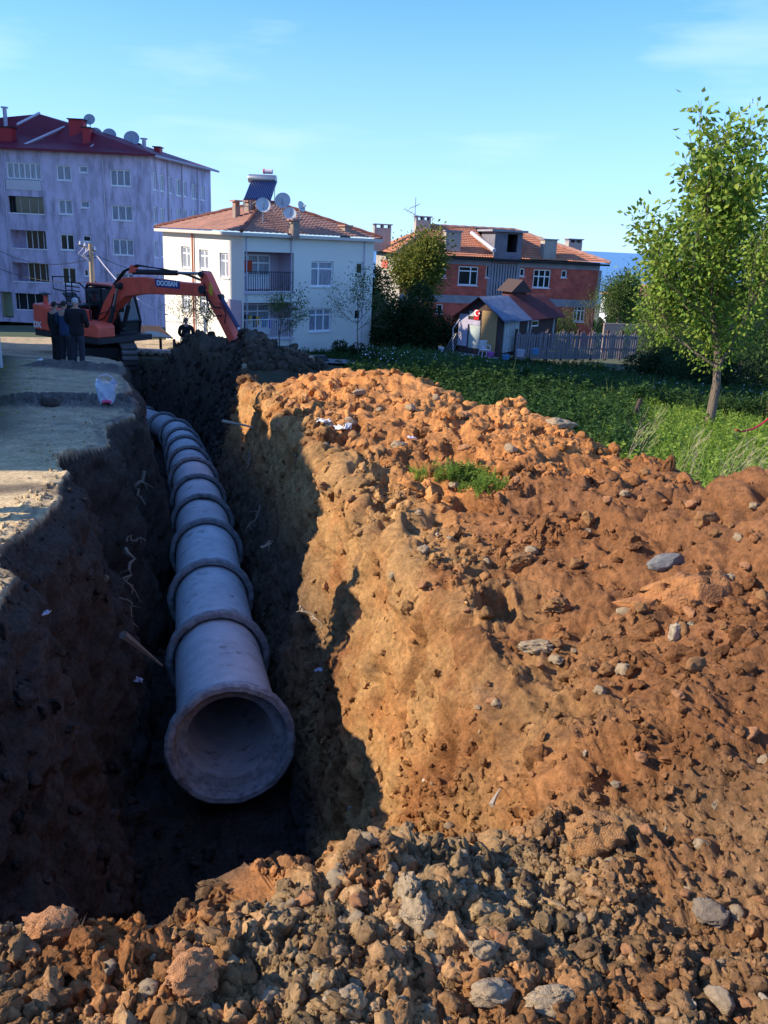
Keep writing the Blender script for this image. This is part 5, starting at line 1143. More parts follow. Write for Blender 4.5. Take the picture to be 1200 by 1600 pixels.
# bucket
prof = [(7.10, 1.62), (7.45, 1.60), (7.85, 1.40), (8.02, 1.0), (7.9, .62), (7.55, .40), (7.2, .38), (6.95, .42)]; prof = [(x_+.0, z_-.22) for x_, z_ in prof]
q = MB(); n_ = len(prof); w = .55
inn = [(x+(7.4-x)*.07, z+(.78-z)*.07) for x, z in prof]
vs = [(x, BY-w, z) for x, z in prof]+[(x, BY+w, z) for x, z in prof]+[(x, BY-w+.03, z) for x, z in inn]+[(x, BY+w-.03, z) for x, z in inn]
fs = [(i, i+1, i+1+n_, i+n_) for i in range(n_-1)]+[(i+2*n_, i+3*n_, i+1+3*n_, i+1+2*n_) for i in range(n_-1)]+[tuple(range(n_)), tuple(range(n_, 2*n_))]+[tuple(range(2*n_, 3*n_)), tuple(range(3*n_, 4*n_))]
fs += [(0, n_, 3*n_, 2*n_), (n_-1, 2*n_-1, 4*n_-1, 3*n_-1)]
q.add(vs, fs); bk = q.build('bucket', M_STEEL, EX)
for k in range(5): q = MB(); y_ = BY-w+.08+k*.24; q.add([(6.97, y_, .14), (6.97, y_+.11, .14), (6.97, y_+.11, .23), (6.97, y_, .23), (6.72, y_+.03, .18), (6.72, y_+.08, .18)], [(0,1,2,3),(0,4,5,1),(3,2,5,4),(0,3,4),(1,5,2)]); q.build('tooth', M_STEEL, bk)
# lettering
def text_mesh(name, body, size, m, parent, mw, ext=.004, bold=0):
    cu = bpy.data.curves.new(name, 'FONT'); cu.body = body; cu.size = size; cu.extrude = ext; cu.align_x = 'CENTER'; cu.align_y = 'CENTER'; cu.offset = bold
    o_ = bpy.data.objects.new(name, cu); COL.objects.link(o_); dg = bpy.context.evaluated_depsgraph_get(); me = bpy.data.meshes.new_from_object(o_.evaluated_get(dg)); me.name = name
    bpy.data.objects.remove(o_); o2 = bpy.data.objects.new(name, me); me.materials.append(m); COL.objects.link(o2); o2.parent = parent; o2.matrix_local = mw; return o2
tr = Matrix.Translation((4.05, BY-.262, 3.36)) @ Matrix.Rotation(rad(-1), 4, 'Y') @ Matrix.Rotation(rad(90), 4, 'X')
q = MB(); q.prism([(3.42, 3.50), (3.47, 3.22), (4.66, 3.22), (4.66, 3.48)], BY-.254, BY-.243); q.build('name_plate', mat('plate_navy', (.03, .05, .18), .5), boom)
text_mesh('lettering', 'DOOSAN', .24, M_WHITE, boom, tr, .006, .008)
M_LET = mat('letter_white', (.8, .8, .8), .5)
text_mesh('lettering', 'DX', .32, M_LET, cw, Matrix.Translation((-2.1, -1.362, 1.42)) @ Matrix.Rotation(rad(90), 4, 'X'), .005, .012)

# ================================================================== SMALL THINGS
# soil bound stones individually described
def stone_mat(name, c, c2): return mat(name, c, .9, col2=c2, scale=3.5, bump=.7, bscale=16, detail=8)
MS_GREY = stone_mat('grey_stone', (.30, .23, .16), (.21, .15, .10)); MS_PALE = stone_mat('pale_stone', (.45, .33, .21), (.31, .21, .125)); MS_BROWN = stone_mat('brown_clod', (.38, .19, .07), (.26, .12, .045)); MS_ORANGE = stone_mat('orange_clod', (.52, .24, .10), (.36, .16, .07)); MS_TAN = stone_mat('tan_clod', (.48, .35, .21), (.32, .22, .13)); MS_RUST = stone_mat('rust_clay', (.42, .18, .06), (.26, .105, .04)); MS_DARK = stone_mat('dark_clod', (.07, .055, .045), (.035, .028, .024)); MS_SLATE = stone_mat('slate_stone', (.25, .235, .22), (.17, .16, .15))
for m_, sc_ in ((MS_GREY, .5), (MS_PALE, .5)): pass
_Mi = np.array(CAMR.transposed()); _pc = P @ _Mi.T; _dp = -_pc[:, 2]; _ux = 600+FPX*_pc[:, 0]/_dp; _uy = 800-FPX*_pc[:, 1]/_dp
_o = np.argsort(_uy); _uys = _uy[_o]; _uxs = _ux[_o]; _dps = _dp[_o]
def hit(px, py):
    """nearest terrain vertex seen at a photo pixel"""
    for tol in (3, 6, 12, 30):
        a, b = np.searchsorted(_uys, (py-tol, py+tol)); k = np.nonzero((np.abs(_uxs[a:b]-px) < tol)&(_dps[a:b] > 0))[0]
        if len(k): k = k+a; q_ = k[np.argmin(_dps[k])]; return Vector(P[_o[q_]])
    return at(px, py, 10)
LAND = []
def rock(px, py, wpx, m, label, name='stone', cat='stone', seed=0, asp=(1, .8, .7), rz=0, sink=.25, tilt=0, group=None, rg=.45):
    h = hit(px, py); D = h.length; w = wpx/FPX*D*.5
    me = rock_mesh(name, 500+seed, m, 4 if wpx > 45 else 3, rg, 1.0, 1.9, .22 if m in (MS_PALE, MS_GREY, MS_SLATE) else .42); o_ = bpy.data.objects.new(name, me); COL.objects.link(o_)
    mz = max(abs(v.co.x) for v in me.vertices); s_ = w/mz
    o_.scale = (s_*asp[0], s_*asp[1], s_*asp[2]); o_.rotation_euler = (tilt, 0, rz); o_.location = h+Vector((0, 0, s_*asp[2]*(.55-sink))); tag(o_, label, cat, group); LAND.append((h, label)); return o_
RK = [(928,1345,92,MS_BROWN,'large rounded brown boulder casting a shadow at the lower right','boulder','boulder',(1,.85,1.0),0,-.2),
(875,668,58,MS_PALE,'flat pale stone slab perched on the crest below the field','stone_slab','stone slab',(1,.6,.42),.1,.0),
(795,706,24,MS_PALE,'round pinkish stone standing on the right part of the crest','stone','stone',(1,.9,1),0,-.1),
(810,888,52,MS_BROWN,'smooth brown boulder at the left of the dark hollow','boulder','boulder',(1,.8,.9),.4,.1),
(898,884,34,MS_BROWN,'brown clod in the middle of the dark hollow','clod','clod',(.8,.8,1),.3,.1),
(1040,880,66,MS_SLATE,'blue grey stone embedded in the big orange lump','stone','stone',(1,.6,.55),.35,.45),
(1128,905,26,MS_SLATE,'small slate coloured stone right of the embedded grey stone','stone','stone',(1,.7,.7),.2,.3),
(975,955,30,MS_TAN,'olive pebble stuck below the embedded grey stone','stone','stone',(1,.8,.6),0,.35),
(865,1575,92,MS_TAN,'flat pale tan rock cut by the bottom edge at the right','rock','rock',(1,.8,.55),.2,.1),
(765,1560,72,MS_PALE,'whitish faceted rock at the bottom edge beside the tan rock','rock','rock',(1,.9,.8),.5,.1),
(545,1565,46,MS_PALE,'pale grey rock at the bottom edge left of the whitish rock','rock','rock',(1,1.1,.8),.9,.1),
(650,1440,74,MS_TAN,'large broken tan clod in the middle of the foreground rubble','clod','clod',(.7,1,1),.2,.1),
(640,1400,58,MS_TAN,'tilted tan slab of earth above the broken clod','clod','clod',(.6,1,1.1),.5,.1),
(750,1495,52,MS_TAN,'rounded tan clod with an orange side near the bottom','clod','clod',(1,.9,.9),.1,.1),
(80,1465,74,MS_ORANGE,'pinkish orange block of clay at the left foreground','clod','clod',(1,.9,.9),.3,.1),
(300,1545,84,MS_ORANGE,'large orange brown block of clay at the bottom centre left','clod','clod',(.9,1,1),.2,.1),
(575,1325,44,MS_TAN,'crumbly tan clod crowning the foreground ridge','clod','clod',(1,.8,.9),.2,.1),
(455,1415,22,MS_PALE,'small pale stone on the left foreground ridge','stone','stone',(.8,.8,1.1),.2,.1),
(785,1475,30,MS_ORANGE,'round rust coloured clod right of the broken clods','clod','clod',(1,1,1),.2,.1),
(1105,1430,62,MS_GREY,'grey brown stone half buried in the lower right slope','stone','stone',(1,.8,.6),.6,.3),
(1125,1565,50,MS_PALE,'whitish streaked stone near the bottom right corner','stone','stone',(.6,1,.6),.6,.35),
(560,615,24,MS_PALE,'tan stone on top of the far end of the orange heap','stone','stone',(1,.8,.8),.2,.2),
(548,660,22,MS_PALE,'pale rounded stone on the far orange slope','stone','stone',(1,.8,.8),0,.2),
(622,700,30,MS_TAN,'tan rock above the weeds on the heap','rock','rock',(1,.8,.8),.3,.2),
(1100,815,44,MS_BROWN,'brown boulder at the right end of the crest hollow','boulder','boulder',(1,.7,.7),.2,.1),
(1060,700,18,MS_PALE,'little pale stone on the right back slope','stone','stone',(1,.8,.8),0,.2),
(945,1050,28,MS_BROWN,'reddish clod below the big orange lump','clod','clod',(1,.8,.8),.2,.1),
(1080,1040,40,MS_BROWN,'brown clod with a deep shadow at the right','clod','clod',(1,.8,.8),.5,.1),
(870,950,58,MS_BROWN,'broad brown lump below the dark hollow','clod','clod',(1,.8,.6),.5,.25),
(840,1010,70,MS_TAN,'smooth tan rock flush with the slope in the middle','rock','rock',(1,.6,.35),.1,.5),
(78,632,32,MS_DARK,'dark rounded boulder on the shaded road','boulder','boulder',(1,.7,.6),0,.1),
(165,905,16,MS_GREY,'grey stone in the left trench wall','stone','stone',(.8,.8,1),.2,.1),
(208,1270,46,MS_DARK,'dark stone lying on the trench floor left of the open pipe','stone','stone',(1,.8,.5),.2,.2),
(960,1230,18,MS_PALE,'pale pebble in the lower right slope','stone','stone',(1,1,.8),.1,.1),
(1190,1190,22,MS_PALE,'pinkish stone at the right frame edge','stone','stone',(1,1,.8),.1,.1),
(700,1290,16,MS_PALE,'white pebble where the cut face meets the ridge','stone','stone',(1,1,.8),.1,.1)]
for k, (px_, py_, w_, m_, lb, nm_, ct_, asp_, rz_, sk_) in enumerate(RK): rock(px_, py_, w_, m_, lb, nm_, ct_, k, asp_, rz_, sk_)
# big orange lump with the embedded stone
rock(1065, 925, 215, MS_RUST, 'huge orange lump of clay at the right with a grey stone in it', 'clay_lump', 'clay lump', 77, (1, .75, .8), .1, .95, rg=.7)
# further clods one can tell apart but not from each other, by zone
cl_protos = [rock_mesh('clod', 800+i, mm_, 3, .6, .9, 1.8, .45) for i, mm_ in enumerate((MS_TAN, MS_TAN, MS_ORANGE, MS_BROWN, MS_GREY))]
ro_ = random.Random(5); USED = {}
def zone(n, x0, x1, y0, y1, s0, s1, lab, grp, which, cond=None):
    k = 0; t = 0
    while k < n and t < n*40:
        t += 1; px_, py_ = ro_.uniform(x0, x1), ro_.uniform(y0, y1)
        if cond and not cond(px_, py_): continue
        h = hit(px_, py_); D = h.length
        if h.y > 24: continue
        w = ro_.uniform(s0, s1)*.5/FPX*D; o_ = bpy.data.objects.new('clod', cl_protos[ro_.choice([w_ for w_ in which if w_ != 4])]); COL.objects.link(o_)
        o_.location = h+Vector((0, 0, w*.25)); o_.scale = (w, w*ro_.uniform(.7, 1), w*ro_.uniform(.6, .95)); o_.rotation_euler = (ro_.uniform(-.5, .5), ro_.uniform(-.5, .5), ro_.uniform(0, 6.28)); nq = min(LAND, key=lambda q_: (q_[0]-h).length); dv = h-nq[0]; side = ('right of' if dv.x > 0 else 'left of') if abs(dv.x) > abs(dv.y) else ('beyond' if dv.y > 0 else 'in front of'); near = nq[1]; near = ' '.join(near.split()[:7]); w_px = w*2*FPX/D
        while near.split()[-1] in ('of', 'the', 'a', 'with', 'in', 'by', 'at', 'from', 'and', 'on', 'to', 'casting', 'cut', 'its', 'perched', 'standing', 'lying', 'above', 'below', 'left', 'near', 'between', 'stuck', 'embedded', 'bottom', 'frame', 'dark', 'orange', 'broken'): near = ' '.join(near.split()[:-1])
        lb_ = '%s %s %s the %s' % ('small' if w_px < s0+(s1-s0)*.33 else 'larger' if w_px > s0+(s1-s0)*.66 else 'medium sized', {'tan_clod': 'tan clod', 'orange_clod': 'orange clod', 'brown_clod': 'brown clod', 'grey_stone': 'grey clod'}[o_.data.materials[0].name], side, near)
        if USED.get(lb_, 0) >= 1: bpy.data.objects.remove(o_); continue
        USED[lb_] = 1; tag(o_, lb_, 'clod', grp); k += 1
zone(70, 0, 800, 1340, 1600, 12, 34, 'fist sized dry clod in the foreground rubble ridge', 'clods of the foreground ridge', (0, 1, 0, 2, 4), lambda a, b: b > 1440 or a > 430)
zone(38, 800, 1200, 1290, 1600, 12, 26, 'small clod on the slope at the lower right', 'clods on the lower right slope', (0, 3, 2, 4))
zone(45, 560, 1200, 790, 1240, 12, 30, 'loose clod on the middle of the brown slope', 'clods on the middle slope', (2, 3, 3, 0), lambda a, b: a > 560+(b-790)*.4)
zone(36, 420, 1080, 610, 790, 9, 22, 'lump of orange earth near the top of the heap', 'lumps near the heap crest', (2, 2, 3, 0), lambda a, b: b > 610+max(0, a-650)*.33)

# roots and sticks in the trench
M_ROOT = mat('pale_root', (.25, .21, .16), .85, noise=.3, scale=8); M_STICK = mat('pale_stick', (.42, .35, .26), .8)
def strand(pts, r, name, cat, label, m, Ys):
    P3 = []
    for (px_, py_), Y_ in zip(pts, Ys): P3.append(at(px_, py_, Y_) if Y_ else hit(px_, py_))
    if cat == 'root':
        r *= .55; P4 = []; rs = random.Random(len(label))
        for i in range(len(P3)-1):
            for t in range(4): P4.append(P3[i].lerp(P3[i+1], t/4)+Vector((rs.gauss(0, r*1.3), rs.gauss(0, r*1.3), rs.gauss(0, r*1.3))))
        P3 = P4+[P3[-1]]
    q = MB(); n_ = len(P3); q.tube(P3, [r*(1-.75*i/(n_-1)) for i in range(n_)], 6)
    if cat == 'root':
        for b_ in range(4):
            k = rs.randrange(1, n_-1); d_ = Vector((rs.gauss(0, 1), rs.gauss(0, .5), -abs(rs.gauss(0, 1)))).normalized()*r*rs.uniform(5, 11); q.tube([P3[k], P3[k]+d_*.5+Vector((0, 0, r)), P3[k]+d_], [r*.4, r*.3, r*.12], 4)
    return tag(q.build(name, m, smooth=True), label, cat)
strand([(192,992),(222,1015),(253,1040)], .045, 'pipe_stub', 'pipe', 'thin grey pipe sticking out of the left trench wall', M_ROOT, (6.9, 7.1, 7.35))
strand([(348,658),(380,664),(416,673)], .035, 'stick', 'stick', 'pale straight stick lying across the right trench lip', M_STICK, (17.0, 16.8, 16.4))
strand([(468,945),(484,960),(500,983)], .02, 'root', 'root', 'pale root at the edge of the shadow right of the pipes', M_STICK, (7.35, 7.3, 7.2))
strand([(408,857),(416,850),(428,846)], .025, 'root', 'root', 'short pale root beside the lit tongue of soil', M_STICK, (9.4, 9.4, 9.4))
strand([(392,703),(390,718),(382,735)], .03, 'root', 'root', 'thin hanging root in the upper right trench wall', M_ROOT, (13.5, 13.4, 13.2))
strand([(405,792),(396,812),(384,832)], .025, 'root', 'root', 'thin hanging root in the middle right trench wall', M_ROOT, (10.9, 10.8, 10.6))
strand([(212,658),(218,690),(230,712),(232,725)], .05, 'root', 'root', 'thick pale root hanging at the far left trench wall', M_ROOT, (14.9, 14.6, 14.4, 14.3))
strand([(216,740),(219,765),(224,790)], .05, 'root', 'root', 'pale hanging root in the middle of the left trench wall', M_ROOT, (11.8, 11.6, 11.4))
strand([(200,842),(212,842),(228,845)], .03, 'root', 'root', 'short broken root pointing right from the left trench wall', M_ROOT, (9.4, 9.4, 9.4))
strand([(190,936),(204,942),(208,965),(205,985)], .018, 'root', 'root', 'thin curled root on the left trench wall', M_ROOT, (7.6, 7.6, 7.6, 7.6))
strand([(200,860),(205,880),(203,905),(206,925)], .045, 'root', 'root', 'ragged pale root below the short broken root', M_ROOT, (8.6, 8.5, 8.4, 8.3))
strand([(1090,1185),(1115,1200),(1150,1213)], .018, 'leaf_strip', 'dead leaf', 'long olive leaf lying on the right slope', mat('olive_leaf', (.22, .22, .12), .7), (2.78, 2.74, 2.68))
strand([(768,1258),(774,1245),(782,1232)], .012, 'twig', 'twig', 'small pale twig above the foreground ridge', M_STICK, (2.88, 2.92, 2.96))
strand([(245,1532),(255,1570),(262,1600)], .004, 'straw', 'straw', 'thin orange straw in the foreground rubble', M_STICK, (1.60, 1.54, 1.50))
# pipe / hose edge on the road
strand([(160,692-9),(185,681),(198,688)], .04, 'hose', 'hose', 'pale hose curling over the road edge', M_STICK, (15.2, 15.4, 15.0))
# litter
def litter(px, py, w, lab, m, seed, name='litter', cat='litter', up=.02):
    h = hit(px, py); D = h.length; r_ = random.Random(seed); n_ = 5; s_ = w/FPX*D/2; q = MB(); vs = []
    for j in range(n_+1):
        for i in range(n_+1): vs.append((s_*(2*i/n_-1)+r_.uniform(-.2, .2)*s_, s_*.7*(2*j/n_-1)+r_.uniform(-.2, .2)*s_, abs(r_.gauss(0, .28))*s_))
    q.add(vs, [(j*(n_+1)+i, j*(n_+1)+i+1, (j+1)*(n_+1)+i+1, (j+1)*(n_+1)+i) for j in range(n_) for i in range(n_)])
    o_ = q.build(name, m, smooth=False, loc=h+Vector((0, 0, up))); o_.rotation_euler.z = r_.uniform(0, 6); md = o_.modifiers.new('thick', 'SOLIDIFY'); md.thickness = s_*.06; return tag(o_, lab, cat)
M_PAPER = mat('white_paper', (.75, .74, .72), .7)
litter(502, 664, 22, 'crumpled white plastic scrap on the far orange slope', M_PAPER, 1, 'plastic_scrap', 'scrap', .05); litter(540, 675, 24, 'long whitish scrap right of the crumpled plastic', M_PAPER, 2, 'plastic_scrap', 'scrap', .05)
litter(64, 569, 8, 'white paper on the shaded road behind the onlookers', M_PAPER, 3, 'paper', 'paper', .1); litter(74, 974, 16, 'pale scrap in the near left trench wall', M_TRIM, 4, 'plastic_scrap', 'scrap', .08)
litter(497, 1050, 12, 'small bluish scrap in the shadow right of the open pipe', M_TRIM, 5, 'plastic_scrap', 'scrap', .03); litter(218, 1073, 16, 'grey scrap left of the nearest pipe', M_TRIM, 6, 'plastic_scrap', 'scrap', .05); litter(640, 690, 14, 'grey plastic scrap half buried near the heap top', M_TRIM, 7, 'plastic_scrap', 'scrap', .05)
# clear plastic bag with bottles on the road edge
bp_ = hit(167, 626); BG = empty('plastic_bag', bp_, rad(10), 'clear bluish plastic bag with pink bottom standing at the road edge', 'plastic bag')
M_BAG = mat('bluish_plastic', (.42, .56, .75), .25, spec=.7, col2=(.7, .78, .85), scale=9, trans=.25)
q = MB(); n_ = 18; vs = []
for j in range(7):
    z_ = .33*j/6
    for i in range(n_): a = 2*PI*i/n_; r_ = (.11+.05*j/6)*(1+.16*math.sin(a*5+j*1.3)+.10*math.sin(a*9+j*2.1)); vs.append((r_*math.cos(a), r_*.8*math.sin(a), z_+.04*math.sin(a*3+j)))
q.add(vs, [(j*n_+i, j*n_+(i+1) % n_, (j+1)*n_+(i+1) % n_, (j+1)*n_+i) for j in range(6) for i in range(n_)]+[tuple(range(n_))]); q.build('bag', M_BAG, BG, smooth=True)
q = MB(); q.tube([(-.05, -.10, .02), (.02, -.12, .04), (.09, -.10, .02)], .025, 6); q.build('pink_base', mat('pink_plastic', (.7, .08, .2), .5), BG, smooth=True)
q = MB(); q.tube([(-.13, .02, .30), (-.09, -.03, .42), (.02, -.02, .45), (.1, .02, .40), (.13, .03, .31)], .012, 5); q.build('handle', M_TRIM, BG, smooth=True)

# utility pole
up = at(147, 500, 46); up.z = float(road_z(46)); tp = at(147, 381, 46); UP = empty('utility_pole', up, 0, 'concrete utility pole with tangled insulators behind the excavator cab', 'utility pole'); hh = tp.z-up.z
q = MB(); q.tube([(0, 0, -.3), (.05, 0, hh)], [.17, .11], 10); q.build('pole', mat('pole_concrete', (.48, .36, .24), .9, noise=.2, scale=2), UP, smooth=True)
q = MB(); q.tube([(-.55, 0, hh-.1), (.3, 0, hh-.35)], .05, 5); q.tube([(-.4, -.1, hh-.7), (.2, 0, hh-.55)], .04, 5); q.build('crossarm', M_STEEL, UP)
for k in range(4):
    q = MB(); q.lathe([(.001, 0), (.05, 0), (.07, .06), (.04, .1), (.05, .16), (.001, .2)], 10, 'Z', (-.5+.25*k, 0, hh-.08-.08*k)); q.build('insulator', M_WHITE, UP, smooth=True)
q = MB(); rr1 = random.Random(2)
for k in range(7): q.tube([(-.4+.1*k, -.05, hh-.2), (-.3+rr1.uniform(-.3, .2), -.15, hh-.5-rr1.uniform(0, .3)), (0, -.15, hh-.9)], .018, 4)
q.build('loose_wire', M_TRIM, UP)
def wire(a, b, sag, label, r=.03, m=M_TRIM):
    q = MB(); pts = [Vector(a).lerp(Vector(b), t/16)-Vector((0, 0, sag*4*(t/16)*(1-t/16))) for t in range(17)]; q.tube(pts, r, 5); tag(q.build('cable', m, smooth=True), label, 'cable')
wire(at(150, 398, 46), at(262, 492, 43), .5, 'pale cable running down right from the utility pole to the cream house', .035)
wire(at(150, 402, 46), at(0, 392, 60), .6, 'thin dark cable crossing the front of the lilac building', .02, M_BLACK); wire(at(150, 398, 46), at(275, 430, 47), .3, 'thin dark cable from the pole towards the cream house', .015, M_BLACK)
wire(at(-10, 416, 60), at(150, 440, 46), .4, 'lower thin cable in front of the lilac balconies', .02, M_BLACK)
# dark lamp post at the left frame edge
lp = at(2, 535, 19.5); LP = MB(); LP.tube([(0, 0, -1.2), (0, 0, 5.5)], [.07, .05], 8); tag(LP.build('lamp_post', mat('pale_metal_post', (.45, .47, .5), .5), smooth=True, loc=(lp.x-.08, lp.y, float(road_z(19.5)))), 'pale metal post cut by the left frame edge', 'post')
lp = None
# low shelter with orange sheet roof behind the excavator
t0 = at(238, 530, 37.5); SL = empty('low_shelter', (t0.x, t0.y, float(road_z(37.5))), rad(0), 'low shelter with an orange sheet roof right of the excavator tracks', 'shelter'); zs_ = SL.location
def rel(px_, py_, Y_): return at(px_, py_, Y_)-zs_
A, B, Cc, D = rel(207, 526, 36.6), rel(272, 528, 36.6), rel(250, 509, 38.6), rel(207, 507, 38.6)
q = MB(); n_ = 12
for i in range(n_): 
    a, b = i/n_, (i+1)/n_-.02; q.add([A.lerp(B, a), A.lerp(B, b), D.lerp(Cc, b), D.lerp(Cc, a)]+[v-Vector((0, 0, .04)) for v in (A.lerp(B, a), A.lerp(B, b), D.lerp(Cc, b), D.lerp(Cc, a))], [(0,1,2,3),(4,5,6,7),(0,1,5,4),(3,2,6,7),(0,3,7,4),(1,2,6,5)])
q.build('roof', mat('orange_sheet', (.9, .27, .06), .6), SL)
q = MB(); a, b, c, d = A.lerp(B, .25), A.lerp(B, .95), A.lerp(B, .7).lerp(D.lerp(Cc, .7), .45), A.lerp(B, .38).lerp(D.lerp(Cc, .38), .45); q.add([v+Vector((0, 0, .03)) for v in (a, b, c, d)]+[v+Vector((0, 0, .01)) for v in (a, b, c, d)], [(0,1,2,3),(4,5,6,7),(0,1,5,4),(1,2,6,5),(2,3,7,6),(3,0,4,7)]); q.build('tarp_patch', mat('beige_tarp', (.5, .42, .34), .8), SL)
for v in (A, B, Cc, D): q = MB(); q.box(v.x-.05, v.y-.05, -.2, v.x+.05, v.y+.05, v.z-.05); q.build('post', M_WOODD, SL)
q = MB(); q.box(A.x+.1, A.y+.1, -.3, B.x-.1, A.y+.5, .25); q.build('base_wall', M_TRIM, SL)
RUB = ('nearest the crawler track', 'beside the left shelter post', 'under the middle of the shelter eave', 'before the beige patch of the shelter roof', 'near the right shelter post', 'farthest right, towards the man in black')
for k in range(6):
    px_ = 212+13*k; h = at(px_, ro_.uniform(536, 548), 34.8); me = cl_protos[4]; o_ = bpy.data.objects.new('rubble_stone', me); COL.objects.link(o_); o_.location = (h.x, h.y, float(road_z(34.8))+.1); w = ro_.uniform(.16, .3); o_.scale = (w, w, w*.7); tag(o_, 'rubble lump '+RUB[k], 'rubble', 'rubble lumps before the orange roofed shelter')

# around the shed: chair, buckets, bags
M_CHAIR = mat('white_plastic_chair', (.66, .66, .7), .5)
ch = at(758, 556, 45.6); CH = empty('plastic_chair', (ch.x-.1, ch.y-.35, zb+.03), rad(200), 'white plastic garden chair in front of the shed', 'chair')
q = MB(); q.box(-.24, -.22, .42, .24, .24, .45); q.build('seat', M_CHAIR, CH, bevel=.01)
for sx in (-.22, .22):
    for sy in (-.2, .22): q = MB(); q.tube([(sx*1.12, sy*1.12, 0), (sx*.92, sy*.95, .42)], .022, 6); q.build('leg', M_CHAIR, CH)
    q = MB(); q.tube([(sx*1.1, -.2, .66), (sx*1.1, .22, .66), (sx, .24, .44)], .022, 6); q.build('armrest', M_CHAIR, CH)
q = MB()
for k in range(6): q.box(-.21+k*.075, -.25, .45, -.17+k*.075, -.235, .84)
q.box(-.24, -.26, .84, .24, -.23, .9); q.build('backrest', M_CHAIR, CH)
def bucket(px, py, Y, r, h, m, label, cat='bucket'):
    p_ = at(px, py, Y); q = MB(); q.lathe([(.001, .01), (r*.75, .01), (r, h), (r*1.06, h), (r*1.06, h-.02), (r*.93, h-.02), (r*.7, .03), (.001, .03)], 18, 'Z'); o_ = empty('bucket', p_, 0, label, cat); q.build('shell', m, o_, smooth=True)
    q = MB(); q.tube([(r*math.cos(a), 0, h-.03+r*.5*math.sin(a)) for a in [PI*k/8 for k in range(9)]], .01, 5); q.build('handle', M_METAL, o_)
M_BLUEP = mat('blue_plastic', (.10, .28, .50), .5); M_PINKP = mat('magenta_plastic', (.5, .12, .42), .5)
bucket(836, 554, 45.2, .2, .3, M_BLUEP, 'blue bucket in front of the picket fence'); bucket(813, 557, 45.0, .24, .34, M_TRIM, 'pale pot left of the blue bucket', 'pot'); bucket(689, 549, 46.4, .17, .22, M_CHAIR, 'white pot at the left of the shed platform', 'pot'); bucket(766, 558, 44.6, .2, .26, M_PINKP, 'magenta basin beside the white chair', 'basin'); bucket(790, 562, 44.3, .2, .24, M_BLUEP, 'blue basin below the shed door', 'basin')
litter(768, 566, 14, 'pale blue plastic heap in the weeds before the shed', mat('pale_blue_plastic', (.4, .6, .75), .5), 9, 'plastic_sheet', 'plastic', .5)
# bent white tap pipe and rack
q = MB(); a = at(708, 549, 46.8); q.tube([a, a+Vector((-.1, 0, 1.25)), a+Vector((.25, .2, 1.75))], .03, 6); tag(q.build('bent_pipe', M_TRIM, smooth=True), 'bent white pipe rising left of the shed', 'pipe')
q = MB(); a = at(695, 549, 46.6)
for k in range(5): q.tube([a+Vector((.12*k, .1*k, 0)), a+Vector((.12*k+.45, .1*k, 1.0))], .02, 4)
q.tube([a+Vector((.45, 0, 1.0)), a+Vector((.95, .4, 1.0))], .02, 4); tag(q.build('drying_rack', M_METAL), 'leaning metal rack left of the shed', 'rack')
# wheelbarrow on the far lane
w0 = at(497, 577, 36); WB_ = empty('wheelbarrow', w0, rad(15), 'upturned wheelbarrow on the lane below the cream house', 'wheelbarrow')
q = MB(); q.add([(-.45, -.3, .35), (.45, -.25, .35), (.45, .25, .35), (-.45, .3, .35), (-.25, -.18, .6), (.3, -.18, .6), (.3, .18, .6), (-.25, .18, .6)], [(0,1,5,4),(1,2,6,5),(2,3,7,6),(3,0,4,7),(4,5,6,7)]); q.build('tray', M_DGREY, WB_)
q = MB(); 
for sy in (-1, 1): q.tube([(.8, sy*.1, .2), (0, sy*.28, .32), (-1.1, sy*.3, .55)], .025, 5)
q.build('handle', M_STICK, WB_); q = MB(); q.lathe([(.14, -.04), (.2, -.04), (.2, .04), (.14, .04)], 16, 'Y', (.85, 0, .2), closed=True); q.build('wheel', M_BLACK, WB_, smooth=True)
# lane below the cream house
a, b, c, d = at(395, 556, 40), at(540, 553, 41), at(560, 577, 35.0), at(430, 582, 33.5)
q = MB(); z_ = lambda p_: (p_.x, p_.y, float(road_z(p_.y))+.06); q.add([z_(a)+(), z_(b), z_(c), z_(d)], [(0, 1, 2, 3)]); tag(q.build('lane', mat('grey_lane', (.17, .17, .18), .95, noise=.3, scale=1)), 'narrow grey lane below the cream house', kind='structure')
# red rope at the right, old post, field edge post
q = MB(); A, B = at(1150, 672, 15), at(1215, 640, 15.5); q.tube([A.lerp(B, t/8)-Vector((0, 0, .15*4*(t/8)*(1-t/8))) for t in range(9)], .018, 5); tag(q.build('rope', mat('red_rope', (.5, .02, .05), .7), smooth=True), 'red rope stretched at the right edge behind the weeds', 'rope')
A = at(987, 668, 17); q = MB(); q.tube([A-Vector((0, 0, .5)), A+Vector((.03, 0, .35)), A+Vector((.1, 0, .6))], [.06, .05, .04], 7); tag(q.build('wooden_post', M_WOODD, smooth=True), 'short leaning wooden post in the weeds left of the tree', 'post')
